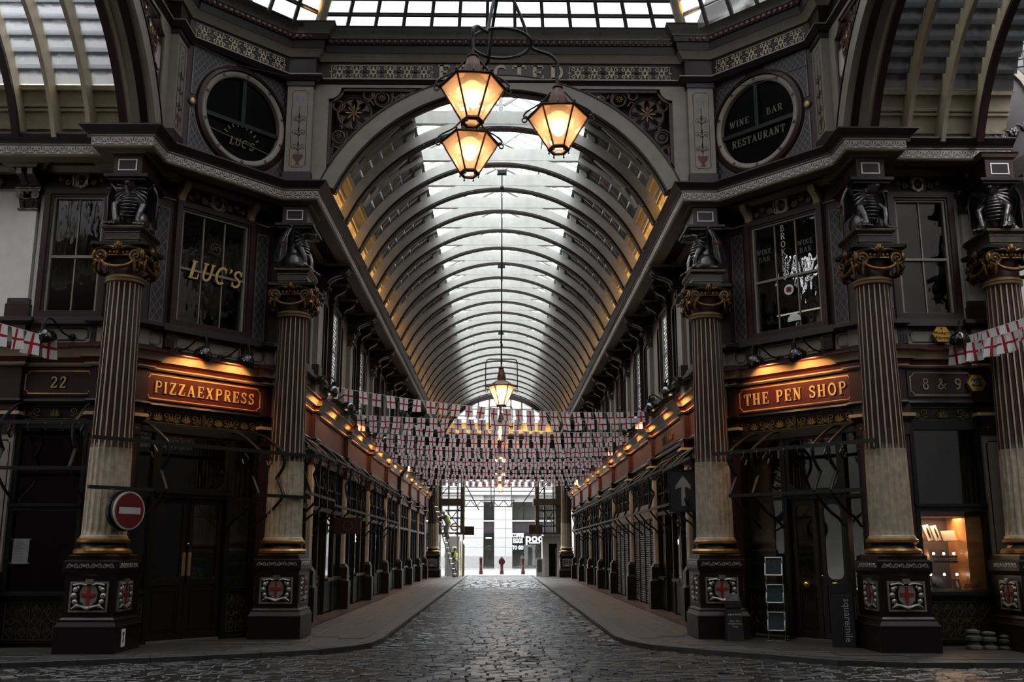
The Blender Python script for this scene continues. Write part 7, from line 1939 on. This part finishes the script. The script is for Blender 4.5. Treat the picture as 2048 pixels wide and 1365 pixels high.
for (a, c, zl) in ((-7, -5.9, 1), (-1.38, -.48, 1), (1.06, 5.6, 2)):
    ring(MB(), a, c, .05, 5.62, .06, .1, .2).build('window_frame', FRM, B)
    MB().box(a, c, .25, .3, 5.62, 6.2).build('head_panel', PST, B)
    n = 1 if zl == 1 else 2
    for i in range(n):
        xa = a+(c-a)*i/n; xb = a+(c-a)*(i+1)/n
        if zl == 2: xa, xb = ((1.06, 2.02), (2.02, 5.6))[i]
        MB().box(xa+.05, xb-.05, .22, .24, 4.05, 5.58).build('pane', G_SHOP, B)
        MB().box(xa+.05, xb-.05, .22, .24, .1, 3.0 if zl == 1 else 2.05).build('pane', G_SHOP, B)
        MB().box(xb-.04, xb+.04, .1, .26, .05, 5.62).build('mullion', FRM, B)
    MB().box(a, c, .08, .3, 3.0, 4.0).build('slate_panel', SLATE, B); ring(MB(), a+.15, c-.15, 3.12, 3.88, .03, .06, .09).build('panel_bead', SLATE, B)
    MB().box(a, c, .02, .3, 3.96, 4.07).build('sill', PST, B)
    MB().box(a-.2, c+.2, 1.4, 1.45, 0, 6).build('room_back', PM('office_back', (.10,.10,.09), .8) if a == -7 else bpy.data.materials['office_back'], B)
MB().box(1.06, 5.6, .1, .24, 2.05, 3.0).build('shop_fascia', FRM, B)
LETW = EM('sign_white', (1, 1, 1), 2.0)
for wd, sz, x, z in (('pod', 1.0, 2.95, 2.58), ('COFFEE', .40, 1.54, 2.80), ('EGGS', .46, 1.54, 2.35), ('TO GO', .40, 1.54, 1.78)):
    o = link('lettering', font_mesh(wd, sz, LETW, 'lettering', .02, .012 if wd == 'pod' else .006), B); o.matrix_local = Matrix.Translation((x, .06, z)) @ XUP @ Matrix.Diagonal((.72 if wd != 'pod' else 1, 1.15 if wd != 'pod' else 1, 1, 1))
mb = MB(); mb.box(2.5, 3.4, .06, .09, 2.17, 2.23); mb.build('sign_underline', LETW, B)
mb = MB(); mb.box(-1.2, -.7, .6, .7, 2.55, 2.65); mb.build('office_light', EM('office_tube', (1, 1, .9), 4), B)
mb = MB()
for k in range(7): mb.ball((-1.0+.13*math.cos(k), .55, 1.55+.06*k), (.10, .08, .10), 6, 4)
mb.build('plant', PM('leaf_green', (.03,.06,.02), .6), B)
for k, (x, s) in enumerate(((-1.27, 0), (.14, 1), (1.58, 0))):
    t = thing('street_bollard', ('dark red bollard in the far street before the narrow window strip', 'dark red bollard with a round disc in the middle of the far opening', 'dark red bollard in the far street before the coffee shop')[k], 'bollard', Matrix.Translation((x, 69.0, 0)), 'bollards at the far opening')
    RB = bpy.data.materials.get('bollard_red') or PM('bollard_red', (.035,.004,.006), .5, spec=.15)
    mb = MB(); mb.lathe([(.14, -.05), (.14, .18), (.11, .22), (.10, .95), (.125, .98), (.125, 1.03), (.09, 1.06), (.07, 1.12), (0, 1.14)], 14, capt=False); mb.build('post', RB, t, 40)
    if s: mb = MB(); mb.tube([(0, -.13, .80), (0, -.05, .80)], .22, 18); mb.build('disc', RB, t, 40)
    else: mb = MB(); mb.lathe([(.113, .5), (.12, .52), (.113, .54)], 14); mb.build('band', GILTDULL, t)

# ---------------------------------------------------------------- the workers
SKIN = PM('skin', (.35,.20,.14), .6, var=.05); HIVIS = PM('hivis', (.52,.70,.05), .6, var=.05); BAND_ = PM('reflective_band', (.6,.6,.58), .4); NAVY = PM('dark_jacket', (.02,.02,.025), .8); PALET = PM('pale_trousers', (.34,.32,.29), .8); BOOT = PM('tan_boot', (.12,.07,.04), .7); HELM = PM('helmet_white', (.78,.78,.78), .3, var=.02); GREYJ = PM('grey_jacket', (.06,.06,.06), .8)
def person(M, label, J, vest=True, jacket=NAVY, trousers=PALET):
    """J: joints; L and R limbs, pelvis, chest, neck, head"""
    t = thing('person', label, 'person', M); mb = MB()
    pel, ch, nk, hd = J['pelvis'], J['chest'], J['neck'], J['head']
    mb.tube([pel, tuple(Vector(pel).lerp(Vector(ch), .5)), ch, nk, hd], [.14, .125, .155, .06, .06], 10); mb.ball(hd, (.075, .095, .115), 12, 8)
    mb.ball((hd[0], hd[1]-.10, hd[2]-.01), (.014, .02, .02), 6, 4)
    for s in (-1, 1): mb.ball((hd[0]+s*.075, hd[1]+.01, hd[2]), (.012, .025, .035), 6, 4)
    for a in ('armL', 'armR'):
        p = J[a]; mb.tube([ch, p[0], p[1], p[2]], [.09, .062, .048, .034], 8); h = Vector(p[2]); d = (h-Vector(p[1])).normalized(); mb.ball(tuple(h+d*.05), (.038, .03, .05), 8, 6)
        for q in range(4): mb.tube([tuple(h+d*.07+Vector((.018*(q-1.5), 0, 0))), tuple(h+d*(.13+.01*(q in (1, 2)))+Vector((.02*(q-1.5), -.02, 0)))], [.012, .009], 5)
        mb.tube([tuple(h+d*.03+Vector((.03, -.01, 0))), tuple(h+d*.08+Vector((.055, -.03, 0)))], [.013, .010], 5)
    for a in ('legL', 'legR'):
        p = J[a]; mb.tube([p[0], p[1], p[2]], [.088, .062, .045], 8); mb.ball((p[2][0], p[2][1]-.07, p[2][2]-.045), (.045, .12, .04), 8, 6)
    link('body', blob_mesh(mb, 'body', SKIN, .018), t)
    mb = MB(); mb.tube([tuple(Vector(pel)+Vector((0, 0, -.02))), tuple(Vector(pel).lerp(Vector(ch), .5)), ch, tuple(Vector(ch).lerp(Vector(nk), .75))], [.165, .155, .185, .10], 12)
    for a in ('armL', 'armR'): p = J[a]; mb.tube([tuple(Vector(ch).lerp(Vector(p[0]), .6)), p[0], p[1], tuple(Vector(p[1]).lerp(Vector(p[2]), .92))], [.11, .085, .068, .052], 8)
    link('jacket', blob_mesh(mb, 'jacket', jacket, .022), t)
    if vest:
        a, c = Vector(pel)+Vector((0, 0, .02)), Vector(ch); mb = MB(); mb.tube([tuple(a), tuple(a.lerp(c, .5)), tuple(c), tuple(c.lerp(Vector(nk), .55))], [.185, .175, .205, .15], 14); mb.build('hivis_vest', HIVIS, t, True)
        mb = MB(); 
        for f_ in (.25, .6): mb.tube([tuple(a.lerp(c, f_-.06)), tuple(a.lerp(c, f_+.06))], .195, 14)
        mb.build('reflective_bands', BAND_, t)
    mb = MB(); mb.tube([tuple(Vector(pel)+Vector((0, 0, .08))), tuple(Vector(pel)+Vector((0, 0, -.10)))], [.155, .15], 10)
    for a in ('legL', 'legR'): p = J[a]; mb.tube([p[0], p[1], tuple(Vector(p[2])+Vector((0, 0, .03)))], [.115, .085, .075], 8)
    link('trousers', blob_mesh(mb, 'trousers', trousers, .022), t)
    mb = MB()
    for a in ('legL', 'legR'): p = J[a]; mb.ball((p[2][0], p[2][1]-.06, p[2][2]-.035), (.06, .145, .055), 10, 6); mb.tube([p[2], (p[2][0], p[2][1], p[2][2]+.1)], .065, 8)
    mb.build('boots', BOOT, t, True)
    mb = MB(); mb.ball((hd[0], hd[1]+.01, hd[2]+.045), (.105, .125, .105), 12, 8); mb.lathe([(.10, .0), (.135, .0), (.135, .012), (.10, .02)], 14, (hd[0], hd[1]-.02, hd[2]+.035)); mb.build('helmet', HELM, t, True)
    return t
stand = dict(pelvis=(0, 0, .93), chest=(0, 0, 1.34), neck=(0, -.01, 1.50), head=(0, -.03, 1.64), armL=((.20, 0, 1.42), (.25, .03, 1.15), (.20, -.14, .98)), armR=((-.20, 0, 1.42), (-.25, .02, 1.16), (-.19, -.18, 1.02)), legL=((.09, 0, .90), (.10, -.02, .50), (.11, .02, .09)), legR=((-.09, 0, .90), (-.11, -.03, .50), (-.12, .0, .09)))
person(Matrix.Translation((-2.72, 61.0, 0)) @ Rz(1.1), 'worker in white helmet and yellow vest standing at the foot of the ladder', stand)
climb = dict(pelvis=(0, 0, .92), chest=(0, -.16, 1.26), neck=(0, -.25, 1.40), head=(0, -.31, 1.52), armL=((.19, -.18, 1.32), (.22, -.38, 1.18), (.14, -.52, 1.28)), armR=((-.19, -.18, 1.32), (-.22, -.40, 1.24), (-.13, -.50, 1.42)), legL=((.09, 0, .88), (.10, -.10, .48), (.09, .0, .09)), legR=((-.09, 0, .88), (-.10, -.20, .58), (-.09, -.12, .20)))
person(Matrix.Translation((-3.02, 59.35, 2.2)) @ Rz(-1.35), 'worker in white helmet and yellow vest up on the ladder', climb, True, GREYJ)
person(Matrix.Translation((-3.15, 63.6, 0)) @ Rz(.2), 'third worker in dark clothes and white helmet behind the ladder', stand, False, NAVY, NAVY)
t = thing('ladder', 'long aluminium ladder leaning against the far column beside the workers', 'ladder'); a, c = Vector((-2.55, 59.55, 0)), Vector((-3.80, 59.2, 4.30)); wv = Vector((.10, .20, 0))
for s in (-1, 1): MB().tube([a+wv*s, c+wv*s], .035, 4).build('stile', STEEL, t)
rm = MB().tube([-wv, wv], .02, 5).mesh('rung', STEEL)
for k in range(14): o = link('rung', rm, t); o.location = a.lerp(c, (k+.7)/14.5)
# thin wires across the crossing
for k, (p, q) in enumerate((((-5.45, 16.2, 10.3), (-4.1, 17.8, 10.48)), ((4.1, 17.8, 10.25), (5.45, 16.2, 9.95)))):
    tag(MB().tube([p, tuple(Vector(p).lerp(Vector(q), .5)-Vector((0, 0, .12))), q], .008, 4).build('wire', BLACK), ('thin black wire sagging over the round window above PIZZAEXPRESS', 'thin black wire running past the WINE BAR round window')[k], 'wire')
